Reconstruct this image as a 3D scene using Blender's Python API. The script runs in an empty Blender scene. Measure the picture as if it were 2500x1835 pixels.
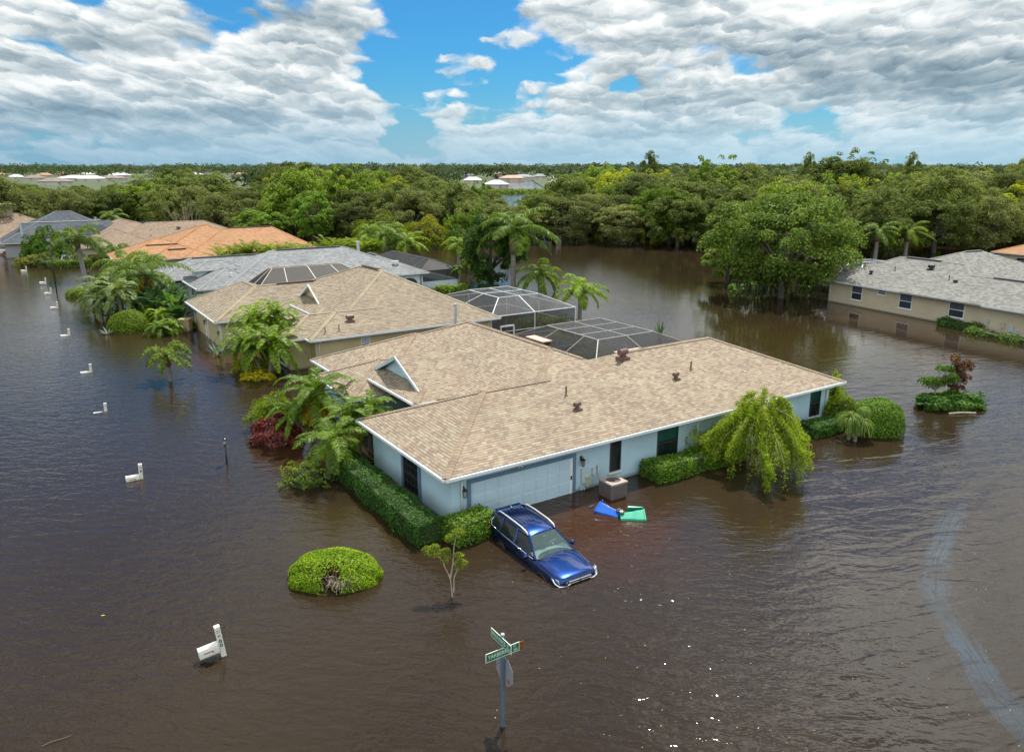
import bpy, bmesh, math, random
import numpy as np
from mathutils import Vector, Matrix

S = bpy.context.scene
COL = S.collection
R = math.radians

# ------------------------------------------------------------------ camera
FOC, HOR, CAMH = 1870.0, 405.0, 13.5            # focal length and horizon row for a 2500 px wide frame
PITCH = math.atan((917.5 - HOR) / FOC)
cam_d = bpy.data.cameras.new('camera')
cam = bpy.data.objects.new('camera', cam_d)
COL.objects.link(cam)
cam.location = (0, 0, CAMH)
cam.rotation_euler = (math.pi / 2 - PITCH, 0, 0)
cam_d.sensor_width = 36.0
cam_d.sensor_fit = 'HORIZONTAL'
cam_d.lens = 36.0 * FOC / 2500.0
cam_d.clip_start = 0.5
cam_d.clip_end = 20000
S.camera = cam

# ------------------------------------------------------------------ view
S.view_settings.view_transform = 'Standard'
S.view_settings.look = 'None'
S.view_settings.exposure = 0.22
S.view_settings.gamma = 1.0
S.render.resolution_x, S.render.resolution_y = 1024, 751
try:
    S.cycles.max_bounces = 8
    S.cycles.transparent_max_bounces = 24
    S.cycles.sample_clamp_indirect = 4.0
    S.cycles.caustics_reflective = False
    S.cycles.caustics_refractive = False
    S.cycles.use_denoising = True
except Exception:
    pass

# ------------------------------------------------------------------ sun and sky
SUN_EL, SUN_AZ = R(62), R(19)                    # azimuth measured from +Y towards +X
sd = bpy.data.lights.new('sun', 'SUN')
sd.energy = 5.0
sd.angle = R(0.53)
sd.color = (1.0, 0.955, 0.88)
sun = bpy.data.objects.new('sun', sd)
COL.objects.link(sun)
dirv = Vector((math.sin(SUN_AZ) * math.cos(SUN_EL), math.cos(SUN_AZ) * math.cos(SUN_EL), math.sin(SUN_EL)))
sun.rotation_euler = dirv.to_track_quat('Z', 'Y').to_euler()

W = bpy.data.worlds.new('World')
S.world = W
W.use_nodes = True


class NT:
    """small helper for writing node trees as expressions"""
    def __init__(s, tree):
        s.t = tree; s.n = tree.nodes; s.l = tree.links

    def node(s, typ, **kw):
        nd = s.n.new(typ)
        for k, v in kw.items():
            setattr(nd, k, v)
        return nd

    def put(s, sock, v):
        if v is None:
            return
        if isinstance(v, bpy.types.NodeSocket):
            s.l.new(v, sock)
        else:
            if sock.type == 'RGBA' and not isinstance(v, (int, float)) and len(v) == 3:
                v = (*v, 1.0)
            sock.default_value = v

    def m(s, op, a, b=None, c=None, clamp=False):
        nd = s.n.new('ShaderNodeMath'); nd.operation = op; nd.use_clamp = clamp
        for i, v in enumerate((a, b, c)):
            s.put(nd.inputs[i], v)
        return nd.outputs[0]

    def vm(s, op, a, b=None):
        nd = s.n.new('ShaderNodeVectorMath'); nd.operation = op
        s.put(nd.inputs[0], a); s.put(nd.inputs[1], b)
        return nd.outputs[0]

    def xyz(s, x, y, z=0.0):
        nd = s.n.new('ShaderNodeCombineXYZ')
        for i, v in enumerate((x, y, z)):
            s.put(nd.inputs[i], v)
        return nd.outputs[0]

    def sep(s, v):
        nd = s.n.new('ShaderNodeSeparateXYZ'); s.put(nd.inputs[0], v)
        return nd.outputs

    def noise(s, vec, scale, detail=2.0, rough=0.5, dist=0.0, dims='3D', lac=2.0):
        nd = s.n.new('ShaderNodeTexNoise'); nd.noise_dimensions = dims
        s.put(nd.inputs['Vector'], vec); nd.inputs['Scale'].default_value = scale
        nd.inputs['Detail'].default_value = detail; nd.inputs['Roughness'].default_value = rough
        nd.inputs['Lacunarity'].default_value = lac
        nd.inputs['Distortion'].default_value = dist
        return nd.outputs['Fac']

    def white(s, vec, dims='2D'):
        nd = s.n.new('ShaderNodeTexWhiteNoise'); nd.noise_dimensions = dims
        s.put(nd.inputs['Vector'], vec)
        return nd.outputs['Value']

    def ss(s, v, a, b):
        nd = s.n.new('ShaderNodeMapRange'); nd.interpolation_type = 'SMOOTHSTEP'
        s.put(nd.inputs[0], v); s.put(nd.inputs[1], a); s.put(nd.inputs[2], b)
        return nd.outputs[0]

    def mr(s, v, a, b, c, d):
        nd = s.n.new('ShaderNodeMapRange')
        for i, x in enumerate((v, a, b, c, d)):
            s.put(nd.inputs[i], x)
        return nd.outputs[0]

    def mix(s, f, a, b, mode='MIX'):
        nd = s.n.new('ShaderNodeMix'); nd.data_type = 'RGBA'; nd.blend_type = mode
        s.put(nd.inputs['Factor'], f); s.put(nd.inputs['A'], a) if False else None
        s.put([i for i in nd.inputs if i.name == 'A' and i.type == 'RGBA'][0], a)
        s.put([i for i in nd.inputs if i.name == 'B' and i.type == 'RGBA'][0], b)
        s.put([i for i in nd.inputs if i.name == 'Factor' and i.type == 'VALUE'][0], f)
        return [o for o in nd.outputs if o.type == 'RGBA'][0]

    def ramp(s, v, stops, interp='LINEAR'):
        nd = s.n.new('ShaderNodeValToRGB'); cr = nd.color_ramp; cr.interpolation = interp
        while len(cr.elements) < len(stops):
            cr.elements.new(0.5)
        for e, (p, c) in zip(cr.elements, stops):
            e.position = p; e.color = (*c, 1.0)
        s.put(nd.inputs[0], v)
        return nd.outputs[0]


def build_world():
    T = NT(W.node_tree)
    T.n.clear()
    out = T.node('ShaderNodeOutputWorld'); bg = T.node('ShaderNodeBackground')
    T.l.new(bg.outputs[0], out.inputs[0])
    STR = 0.1
    bg.inputs['Strength'].default_value = STR * 0.92
    sky = T.node('ShaderNodeTexSky'); sky.sky_type = 'NISHITA'; sky.sun_disc = False
    sky.sun_elevation = SUN_EL; sky.sun_rotation = SUN_AZ
    sky.air_density = 1.0; sky.dust_density = 0.6; sky.ozone_density = 2.0
    skyc = T.mix(1.0, sky.outputs[0], (0.20, 0.66, 1.0), 'MULTIPLY')
    tc = T.node('ShaderNodeTexCoord')
    x, y, z = T.sep(tc.outputs['Generated'])
    az = T.m('ARCTAN2', x, y)
    el = T.m('MAXIMUM', T.m('ARCSINE', z), 0.0)
    e1 = T.m('ADD', el, 0.42)
    q = T.m('DIVIDE', az, e1)
    r = T.m('MULTIPLY', T.m('LOGARITHM', e1, math.e), 1.9)
    p = T.xyz(T.m('ADD', q, 4.7), r, 0.0)

    def blob(a, e, ra, re):
        da = T.m('DIVIDE', T.m('SUBTRACT', az, a), ra); de = T.m('DIVIDE', T.m('SUBTRACT', el, e), re)
        d2 = T.m('ADD', T.m('MULTIPLY', da, da), T.m('MULTIPLY', de, de))
        return T.m('EXPONENT', T.m('MULTIPLY', d2, -1.0))

    def px(X, Y):
        return (X - 1250) / FOC, (HOR - Y) / FOC * 0.93

    w1 = T.m('SUBTRACT', T.noise(p, 6.5, 5, 0.6), 0.5); w2 = T.m('SUBTRACT', T.noise(T.vm('ADD', p, (3.1, 9.2, 0)), 6.5, 5, 0.6), 0.5)
    pw = T.vm('ADD', p, T.xyz(T.m('MULTIPLY', w1, 0.11), T.m('MULTIPLY', w2, 0.09), 0.0))

    def puffs(vec, sc, asp=1.25):
        v = T.vm('MULTIPLY', vec, (1.0, asp, 1.0))
        nd = T.node('ShaderNodeTexVoronoi'); nd.voronoi_dimensions = '2D'; nd.feature = 'SMOOTH_F1'
        nd.inputs['Scale'].default_value = sc; nd.inputs['Smoothness'].default_value = 0.55; nd.inputs['Randomness'].default_value = 1.0
        T.put(nd.inputs['Vector'], v)
        off = T.vm('SUBTRACT', v, nd.outputs['Position'])
        ox, oy, _ = T.sep(off)
        up = T.m('MULTIPLY', T.m('ADD', T.m('MULTIPLY', oy, 1.0), T.m('MULTIPLY', ox, 0.15)), sc)
        return T.m('SUBTRACT', 0.5, nd.outputs['Distance']), up
    fine = T.m('SUBTRACT', T.noise(pw, 16.0, 6, 0.6), 0.5)
    p2 = T.vm('ADD', pw, T.xyz(T.m('MULTIPLY', fine, 0.075), T.m('MULTIPLY', T.m('SUBTRACT', T.noise(T.vm('ADD', pw, (1.3, 4.4, 0)), 16.0, 6, 0.6), 0.5), 0.075), 0.0))
    c1, u1 = puffs(p2, 5.2); c2, u2 = puffs(T.vm('ADD', p2, (3.3, 1.7, 0)), 11.5); c3, u3 = puffs(T.vm('ADD', p2, (6.1, 2.9, 0)), 25.0, 1.1)
    d0 = T.noise(pw, 1.9, 6, 0.5)
    puff = T.m('ADD', T.m('ADD', T.m('MULTIPLY', c1, 0.26), T.m('MULTIPLY', c2, 0.16)), T.m('MULTIPLY', c3, 0.06))
    bias = 0.218
    holes = None
    for X, Y, ra, re, k in ((1120, 60, .10, .042, .20), (985, 170, .05, .034, .13), (1200, 10, .12, .02, .10), (1010, 25, .04, .02, .08), (1150, 250, .05, .02, .05), (1330, 190, .035, .06, .14), (1440, 40, .04, .04, .10),
                            (640, 30, .03, .03, .08), (560, 5, .05, .012, .05), (1300, 250, .06, .03, .06)):
        a, e = px(X, Y)
        h = T.m('MULTIPLY', blob(a, e, ra, re), k)
        holes = h if holes is None else T.m('ADD', holes, h)
    dd = T.m('SUBTRACT', T.m('ADD', T.m('ADD', d0, puff), bias - 0.10), holes)
    # higher, less cloudy sky over head
    dd = T.m('SUBTRACT', dd, T.m('ADD', T.m('MULTIPLY', T.ss(el, 0.19, 0.30), 0.10), T.m('MULTIPLY', blob(-.45, .30, .42, .13), .15)))
    dd = T.m('ADD', dd, T.m('MULTIPLY', blob(0.60, 0.62, .20, .14), 0.14))
    dd = T.m('SUBTRACT', dd, T.m('MULTIPLY', blob(0.42, 0.31, .22, .09), 0.13))
    back = T.ss(T.m('MULTIPLY', y, -1.0), -0.15, 0.5)  # added: brighter, denser cloud behind the camera to fill the shaded walls
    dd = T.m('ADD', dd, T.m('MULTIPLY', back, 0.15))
    cover = T.ss(dd, 0.480, 0.570)
    # light: top edges bright, bases grey
    lit = T.m('ADD', T.m('ADD', T.m('MULTIPLY', u1, 0.36), T.m('MULTIPLY', u2, 0.30)), T.m('ADD', T.m('MULTIPLY', u3, 0.20), T.m('MULTIPLY', fine, 0.55)))
    dark = None
    for X, Y, ra, re, k in ((90, 10, .12, .016, .50), (360, 140, .06, .020, .36), (760, 75, .09, .028, .45), (330, 285, .28, .010, .42), (1890, 175, .10, .028, .45), (2270, 235, .16, .024, .55), (1500, 235, .07, .02, .38),
                            (1580, 110, .08, .014, .30), (2330, 60, .08, .016, .25), (60, 150, .06, .03, .3), (600, 215, .06, .02, .15)):
        a, e = px(X, Y)
        h = T.m('MULTIPLY', blob(a, e, ra, re), k)
        dark = h if dark is None else T.m('ADD', dark, h)
    thick = T.ss(dd, 0.58, 0.80)
    br = T.m('ADD', 0.79, lit)
    br = T.m('SUBTRACT', br, T.m('MULTIPLY', thick, 0.16))
    br = T.m('SUBTRACT', br, T.m('MULTIPLY', dark, 0.8))
    br = T.m('ADD', br, T.m('MULTIPLY', T.m('SUBTRACT', T.noise(pw, 1.7, 3, 0.5), 0.5), 0.42))
    cc = T.ramp(br, [(0.0, (0.14, 0.205, 0.26)), (0.30, (0.27, 0.36, 0.42)), (0.55, (0.46, 0.54, 0.58)), (0.80, (0.76, 0.81, 0.82)), (1.0, (0.98, 0.99, 0.97))])
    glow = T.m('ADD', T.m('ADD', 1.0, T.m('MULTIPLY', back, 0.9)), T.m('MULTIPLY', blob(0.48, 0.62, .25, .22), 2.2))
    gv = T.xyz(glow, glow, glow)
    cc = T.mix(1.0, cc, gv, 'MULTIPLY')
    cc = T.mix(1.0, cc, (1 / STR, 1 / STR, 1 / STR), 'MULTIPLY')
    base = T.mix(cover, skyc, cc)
    # pale blue air towards the horizon
    hz = T.m('EXPONENT', T.m('MULTIPLY', T.m('MULTIPLY', el, el), -1 / (0.060 ** 2)))
    azn = T.ss(az, -0.65, 0.3)
    hc = T.mix(azn, (0.235 / STR, 0.43 / STR, 0.585 / STR), (0.36 / STR, 0.585 / STR, 0.72 / STR))
    base = T.mix(T.m('MULTIPLY', hz, 0.86), base, hc)
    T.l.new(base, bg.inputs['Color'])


build_world()


# ------------------------------------------------------------------ helpers: scene tree
def link(o, parent=None):
    COL.objects.link(o)
    if parent is not None:
        o.parent = parent
    return o


def tag(o, label=None, cat=None, group=None, kind=None):
    if label: o['label'] = label
    if cat: o['category'] = cat
    if group: o['group'] = group
    if kind: o['kind'] = kind
    return o


def thing(name, label, cat, loc=(0, 0, 0), rotz=0.0, group=None, scale=1.0):
    o = bpy.data.objects.new(name, None)
    o.empty_display_size = 0.3
    link(o)
    o.location = loc; o.rotation_euler = (0, 0, rotz); o.scale = (scale,) * 3 if not hasattr(scale, '__len__') else scale
    return tag(o, label, cat, group)


def copy_thing(root, loc, rotz=0.0, scale=1.0, label=None, group=None):
    c = root.copy(); link(c)
    c.location = loc; c.rotation_euler = (0, 0, rotz)
    c.scale = (scale,) * 3 if not hasattr(scale, '__len__') else scale
    if label: c['label'] = label
    if group: c['group'] = group
    for ch in list(root.children):
        k = ch.copy(); link(k, c)
        for g in list(ch.children):
            d = g.copy(); link(d, k)
    return c


def ray(px, py):
    c, s = math.cos(PITCH), math.sin(PITCH)
    return Vector((px - 1250, FOC * c + (917.5 - py) * s, -FOC * s + (917.5 - py) * c))


def at(px, py, z=0.0):
    """the point of the plane at height z seen at a given spot of the photograph"""
    d = ray(px, py); t = (z - CAMH) / d.z
    return Vector((d.x * t, d.y * t, z))


def height(px, py, P):
    d = ray(px, py); t = math.hypot(P.x, P.y) / math.hypot(d.x, d.y)
    return CAMH + d.z * t


class MB:
    """collects faces and links them as ONE mesh object"""
    def __init__(s):
        s.v = []; s.f = []; s.uv = []; s.mi = []; s.M = None; s.cur = 0

    def _p(s, p):
        p = Vector(p)
        if s.M is not None: p = s.M @ p
        s.v.append(p); return len(s.v) - 1

    def poly(s, pts, uvs=None):
        s.f.append([s._p(p) for p in pts]); s.uv.append(uvs); s.mi.append(s.cur)

    def box(s, x0, y0, z0, x1, y1, z1):
        c = [(x0, y0, z0), (x1, y0, z0), (x1, y1, z0), (x0, y1, z0), (x0, y0, z1), (x1, y0, z1), (x1, y1, z1), (x0, y1, z1)]
        i = [s._p(p) for p in c]
        for q in ((0, 3, 2, 1), (4, 5, 6, 7), (0, 1, 5, 4), (1, 2, 6, 5), (2, 3, 7, 6), (3, 0, 4, 7)):
            s.f.append([i[k] for k in q]); s.uv.append(None); s.mi.append(s.cur)

    def beam(s, p, q, w, h, up=(0, 0, 1)):
        p, q = Vector(p), Vector(q); d = (q - p).normalized(); u = Vector(up)
        a = d.cross(u)
        if a.length < 1e-4: a = d.cross(Vector((1, 0, 0)))
        a.normalize(); b = a.cross(d).normalized()
        c = []
        for e in (p, q):
            for sa, sb in ((-1, -1), (1, -1), (1, 1), (-1, 1)):
                c.append(e + a * (sa * w / 2) + b * (sb * h / 2))
        i = [s._p(k) for k in c]
        for k in ((0, 1, 2, 3), (7, 6, 5, 4), (0, 4, 5, 1), (1, 5, 6, 2), (2, 6, 7, 3), (3, 7, 4, 0)):
            s.f.append([i[j] for j in k]); s.uv.append(None); s.mi.append(s.cur)

    def prism(s, poly, z0, z1):
        n = len(poly)
        a = [s._p((x, y, z0)) for x, y in poly]; b = [s._p((x, y, z1)) for x, y in poly]
        for k in range(n):
            j = (k + 1) % n
            s.f.append([a[k], a[j], b[j], b[k]]); s.uv.append(None); s.mi.append(s.cur)
        s.f.append(b); s.uv.append(None); s.mi.append(s.cur)
        s.f.append(a[::-1]); s.uv.append(None); s.mi.append(s.cur)

    def tube(s, pts, rad, n=8, cap=True):
        pts = [Vector(p) for p in pts]
        rad = rad if hasattr(rad, '__len__') else [rad] * len(pts)
        rings = []; prev = None
        for k, p in enumerate(pts):
            d = (pts[min(k + 1, len(pts) - 1)] - pts[max(k - 1, 0)]).normalized()
            a = d.cross(Vector((0, 0, 1))) if prev is None else (prev - d * prev.dot(d))
            if a.length < 1e-4: a = d.cross(Vector((1, 0, 0)))
            a.normalize(); prev = a; b = d.cross(a)
            rings.append([s._p(p + (a * math.cos(t) + b * math.sin(t)) * rad[k]) for t in [2 * math.pi * j / n for j in range(n)]])
        for r0, r1 in zip(rings, rings[1:]):
            for j in range(n):
                s.f.append([r0[j], r0[(j + 1) % n], r1[(j + 1) % n], r1[j]]); s.uv.append(None); s.mi.append(s.cur)
        if cap:
            s.f.append(rings[0][::-1]); s.uv.append(None); s.mi.append(s.cur)
            s.f.append(rings[-1]); s.uv.append(None); s.mi.append(s.cur)

    def lathe(s, prof, n=16, o=(0, 0, 0)):
        o = Vector(o)
        rings = [[s._p(o + Vector((r * math.cos(2 * math.pi * j / n), r * math.sin(2 * math.pi * j / n), z))) for j in range(n)] for r, z in prof]
        for r0, r1 in zip(rings, rings[1:]):
            for j in range(n):
                s.f.append([r0[j], r0[(j + 1) % n], r1[(j + 1) % n], r1[j]]); s.uv.append(None); s.mi.append(s.cur)
        s.f.append(rings[0][::-1]); s.uv.append(None); s.mi.append(s.cur)
        s.f.append(rings[-1]); s.uv.append(None); s.mi.append(s.cur)

    def mesh(s, name, mat, smooth=False, weld=False):
        me = bpy.data.meshes.new(name)
        me.from_pydata([tuple(v) for v in s.v], [], s.f)
        if any(u is not None for u in s.uv):
            ul = me.uv_layers.new(name='UVMap'); k = 0
            for f, u in zip(s.f, s.uv):
                for j in range(len(f)):
                    ul.data[k].uv = u[j] if u is not None else (0, 0)
                    k += 1
        for m in (mat if isinstance(mat, (list, tuple)) else [mat]):
            me.materials.append(m)
        if isinstance(mat, (list, tuple)):
            me.polygons.foreach_set('material_index', s.mi)
        if smooth:
            me.polygons.foreach_set('use_smooth', [True] * len(s.f))
        if weld:
            bm = bmesh.new(); bm.from_mesh(me)
            bmesh.ops.remove_doubles(bm, verts=bm.verts, dist=1e-5)
            bmesh.ops.recalc_face_normals(bm, faces=bm.faces)
            bm.to_mesh(me); bm.free()
        return me

    def build(s, name, mat, parent=None, smooth=False, bevel=0.0, weld=False):
        o = bpy.data.objects.new(name, s.mesh(name, mat, smooth, weld or bevel > 0))
        link(o, parent)
        if bevel > 0:
            b = o.modifiers.new('bevel', 'BEVEL'); b.width = bevel; b.segments = 2; b.limit_method = 'ANGLE'
        return o


# ------------------------------------------------------------------ helpers: materials
MATS = {}


def pbsdf(name):
    m = bpy.data.materials.new(name); m.use_nodes = True
    T = NT(m.node_tree); b = T.n['Principled BSDF']
    return m, T, b


def plain(name, col, rough=0.5, metal=0.0, var=0.12, scale=3.0, bump=0.0, bscale=40.0, spec=0.5, coat=0.0):
    """painted or metal surface with slight uneven wear"""
    if name in MATS: return MATS[name]
    m, T, b = pbsdf(name)
    tc = T.node('ShaderNodeTexCoord').outputs['Object']
    n = T.noise(tc, scale, 5, 0.6)
    lo = tuple(c * (1 - var) for c in col); hi = tuple(min(1, c * (1 + var)) for c in col)
    T.put(b.inputs['Base Color'], T.ramp(n, [(0.3, lo), (0.7, hi)]))
    b.inputs['Roughness'].default_value = rough; b.inputs['Metallic'].default_value = metal
    b.inputs['Specular IOR Level'].default_value = spec
    b.inputs['Coat Weight'].default_value = coat
    if bump:
        bn = T.node('ShaderNodeBump'); bn.inputs['Strength'].default_value = 1.0; bn.inputs['Distance'].default_value = bump
        T.put(bn.inputs['Height'], T.noise(tc, bscale, 3, 0.6)); T.l.new(bn.outputs[0], b.inputs['Normal'])
    MATS[name] = m
    return m


def stucco(name, col, stain=0.25):
    """rough sprayed wall render; a damp tide mark above the flood line"""
    m, T, b = pbsdf(name)
    geo = T.node('ShaderNodeNewGeometry').outputs['Position']
    n = T.noise(geo, 0.7, 5, 0.6); f = T.noise(geo, 60, 2, 0.5)
    c = T.ramp(n, [(0.3, tuple(k * 0.9 for k in col)), (0.7, tuple(min(1, k * 1.06) for k in col))])
    z = T.sep(geo)[2]
    band = T.m('SUBTRACT', 1.0, T.ss(z, T.m('MULTIPLY', n, 0.12), T.m('ADD', 0.06, T.m('MULTIPLY', n, 0.22))))
    c = T.mix(T.m('MULTIPLY', band, stain * 2), c, (0.10, 0.075, 0.05))
    T.put(b.inputs['Base Color'], c); b.inputs['Roughness'].default_value = 0.85
    b.inputs['Specular IOR Level'].default_value = 0.25
    bn = T.node('ShaderNodeBump'); bn.inputs['Distance'].default_value = 0.006
    T.put(bn.inputs['Height'], f); T.l.new(bn.outputs[0], b.inputs['Normal'])
    return m


def shingle(name, cols, line=0.5, tab=0.30, row=0.15, rough=0.9):
    """laminated asphalt shingles laid out along each roof face by its own UV in metres"""
    m, T, b = pbsdf(name)
    uv = T.node('ShaderNodeUVMap').outputs[0]
    u, v, _ = T.sep(uv)
    rr = T.m('DIVIDE', v, row); ri = T.m('FLOOR', rr); rf = T.m('FRACT', rr)
    off = T.white(T.xyz(ri, 3.7))
    cu = T.m('ADD', T.m('DIVIDE', u, tab), T.m('MULTIPLY', off, 7.0))
    ci = T.m('FLOOR', cu); cf = T.m('FRACT', cu)
    rnd = T.white(T.xyz(ci, ri)); rnd2 = T.white(T.xyz(T.m('ADD', ci, 31.3), ri))
    cols = [(k[0] * 0.82, k[1] * 0.845, k[2] * 0.84) for k in cols]; n = len(cols)
    c = T.ramp(rnd, [(i / n, k) for i, k in enumerate(cols)], 'CONSTANT')
    geo = T.node('ShaderNodeNewGeometry').outputs['Position']
    c = T.mix(1.0, c, T.ramp(T.noise(geo, 0.35, 5, 0.65), [(0.25, (0.84, 0.84, 0.85)), (0.75, (1.12, 1.10, 1.08))]), 'MULTIPLY')
    c = T.mix(1.0, c, T.ramp(T.noise(geo, 90, 2, 0.6), [(0.2, (0.82,) * 3), (0.8, (1.16,) * 3)]), 'MULTIPLY')
    # painted shadow line below each tab's butt edge, plus the side joints
    raised = T.m('GREATER_THAN', rnd2, 0.42)
    ln = T.m('MULTIPLY', T.m('SUBTRACT', 1.0, T.ss(rf, 0.12, 0.30)), T.m('ADD', 0.35, T.m('MULTIPLY', raised, 0.65)))
    edge = T.m('MULTIPLY', T.m('SUBTRACT', 1.0, T.ss(cf, 0.03, 0.08)), 0.35)
    c = T.mix(T.m('MULTIPLY', T.m('MAXIMUM', ln, edge), line), c, (0.085, 0.062, 0.055))
    T.put(b.inputs['Base Color'], c)
    b.inputs['Roughness'].default_value = rough; b.inputs['Specular IOR Level'].default_value = 0.2
    bn = T.node('ShaderNodeBump'); bn.inputs['Distance'].default_value = 0.016; bn.inputs['Strength'].default_value = 0.9
    T.put(bn.inputs['Height'], T.m('ADD', T.m('SUBTRACT', 1.0, rf), T.m('MULTIPLY', rnd2, 0.6)))
    T.l.new(bn.outputs[0], b.inputs['Normal'])
    return m


def leafmat(name, col, col2, rough=0.45, trans=0.30, scale=0.5, spec=0.4, k=1.75, gloss=False):
    """leaf: sunlit through as well as on top, tone varies leaf group by leaf group and plant by plant"""
    if name in MATS: return MATS[name]
    m, T, b = pbsdf(name)
    col = tuple(min(.8, c * k) for c in col); col2 = tuple(min(.8, c * k) for c in col2)
    geo = T.node('ShaderNodeNewGeometry')
    oi = T.node('ShaderNodeObjectInfo').outputs['Random']
    n = T.noise(geo.outputs['Position'], scale, 4, 0.65)
    rnd = geo.outputs['Random Per Island']
    f = T.m('ADD', T.m('MULTIPLY', n, 0.75), T.m('MULTIPLY', T.m('SUBTRACT', rnd, 0.5), 0.55))
    f = T.m('ADD', f, T.m('MULTIPLY', T.m('SUBTRACT', oi, 0.5), 0.35))
    c = T.ramp(f, [(0.12, tuple(q * 0.60 for q in col)), (0.38, col), (0.72, col2)])
    T.put(b.inputs['Base Color'], c)
    b.inputs['Roughness'].default_value = rough + .06 if gloss else min(.75, rough + .18); b.inputs['Specular IOR Level'].default_value = spec * (.75 if gloss else .35)
    tr = T.node('ShaderNodeBsdfTranslucent')
    T.put(tr.inputs['Color'], T.mix(1.0, c, (1.35, 1.25, 0.55), 'MULTIPLY'))
    mx = T.node('ShaderNodeMixShader'); mx.inputs[0].default_value = min(.5, trans + .12)
    T.l.new(b.outputs[0], mx.inputs[1]); T.l.new(tr.outputs[0], mx.inputs[2])
    T.l.new(mx.outputs[0], T.n['Material Output'].inputs[0])
    MATS[name] = m
    return m


def glassmat(name, col, rough=0.05):
    m, T, b = pbsdf(name)
    geo = T.node('ShaderNodeNewGeometry').outputs['Position']
    T.put(b.inputs['Base Color'], T.ramp(T.noise(geo, 1.3, 3, 0.5), [(0.35, tuple(k * 0.7 for k in col)), (0.65, tuple(k * 1.3 for k in col))]))
    b.inputs['Roughness'].default_value = rough; b.inputs['Specular IOR Level'].default_value = 0.6
    return m


# ------------------------------------------------------------------ flood water
def water_mat():
    m, T, b = pbsdf('flood_water')
    P = T.node('ShaderNodeNewGeometry').outputs['Position']
    x, y, z = T.sep(P)
    big = T.noise(P, 0.035, 4, 0.55)
    c = T.ramp(big, [(0.3, (0.021, 0.0138, 0.0078)), (0.7, (0.033, 0.0215, 0.0122))])
    # shallow water over brick paved drives
    def spot(cx, cy, r, k, col, c):
        d = T.vm('SUBTRACT', P, (cx, cy, 0)); nd = T.node('ShaderNodeVectorMath'); nd.operation = 'LENGTH'; T.put(nd.inputs[0], d)
        w = T.m('ADD', nd.outputs['Value'], T.m('MULTIPLY', T.m('SUBTRACT', T.noise(P, 0.5, 4, 0.6), 0.5), r * 0.9))
        f = T.m('MULTIPLY', T.m('SUBTRACT', 1.0, T.ss(w, r * 0.35, r)), k)
        return T.mix(f, c, col)
    red = (0.046, 0.019, 0.0085)
    for px_, py_, r, k in ((1440, 1265, 4.2, .85), (1500, 1330, 4.0, .5), (560, 885, 4.2, .9), (480, 880, 3.0, .6), (790, 1120, 3.0, .9), (700, 1090, 2.2, .5), (640, 870, 2.5, .8), (2110, 760, 7, .25)):
        q = at(px_, py_)
        c = spot(q.x, q.y, r, k, red, c)
    olive = (0.034, 0.024, 0.007)
    for px_, py_, r, k in ((1900, 860, 16, .7), (1050, 590, 16, .8), (1250, 640, 10, .4), (850, 1300, 3.5, .5)):
        q = at(px_, py_)
        c = spot(q.x, q.y, r, k, olive, c)
    T.put(b.inputs['Base Color'], c)
    b.inputs['Roughness'].default_value = 0.045
    b.inputs['IOR'].default_value = 1.333
    # ripples: wind waves with crests lying across the view, plus a finer cross chop
    rot = T.node('ShaderNodeMapping'); rot.inputs['Rotation'].default_value = (0, 0, R(9))
    T.l.new(P, rot.inputs['Vector'])
    wv = T.vm('MULTIPLY', rot.outputs[0], (0.42, 1.0, 1.0))
    h1 = T.noise(wv, 2.6, 3, 0.55, 0.5)
    rot2 = T.node('ShaderNodeMapping'); rot2.inputs['Rotation'].default_value = (0, 0, R(-17))
    T.l.new(P, rot2.inputs['Vector'])
    wv2 = T.vm('MULTIPLY', rot2.outputs[0], (0.30, 1.0, 1.0))
    h2 = T.noise(wv2, 1.25, 2, 0.5, 0.6)
    h3 = T.noise(T.vm('MULTIPLY', rot.outputs[0], (0.6, 1.0, 1.0)), 7.0, 2, 0.5, 0.3)
    lull = T.noise(P, 0.06, 3, 0.5)
    sea = T.mr(lull, 0.30, 0.70, 0.55, 1.15)
    right = T.ss(T.m('SUBTRACT', x, T.m('MULTIPLY', y, 0.16)), 2.0, 9.0)          # open bend: longer swells
    near = T.m('SUBTRACT', 1.0, T.ss(y, 30.0, 75.0))
    a1 = T.m('MULTIPLY', T.m('MULTIPLY', sea, T.mr(T.ss(y, 16.0, 36.0), 0, 1, 1.1, 1.0)), T.m('MULTIPLY', T.mr(right, 0, 1, 0.048, 0.020), T.mr(near, 0, 1, 0.34, 1.0)))
    a2 = T.m('MULTIPLY', T.m('MULTIPLY', sea, T.mr(near, 0, 1, 0.5, 1.0)), T.mr(right, 0, 1, 0.020, 0.060))
    a3 = T.m('MULTIPLY', sea, T.mr(right, 0, 1, 0.013, 0.005))
    H = T.m('ADD', T.m('ADD', T.m('MULTIPLY', h1, a1), T.m('MULTIPLY', h2, a2)), T.m('MULTIPLY', h3, a3))
    lake = T.m('MULTIPLY', T.ss(y, 48.0, 62.0), T.ss(x, 12.0, 20.0))
    H = T.m('MULTIPLY', H, T.mr(lake, 0, 1, 1.0, 0.34))
    bn = T.node('ShaderNodeBump'); bn.inputs['Strength'].default_value = 1.0; bn.inputs['Distance'].default_value = 1.0
    T.put(bn.inputs['Height'], H)
    T.l.new(bn.outputs[0], b.inputs['Normal'])
    return m


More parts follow.
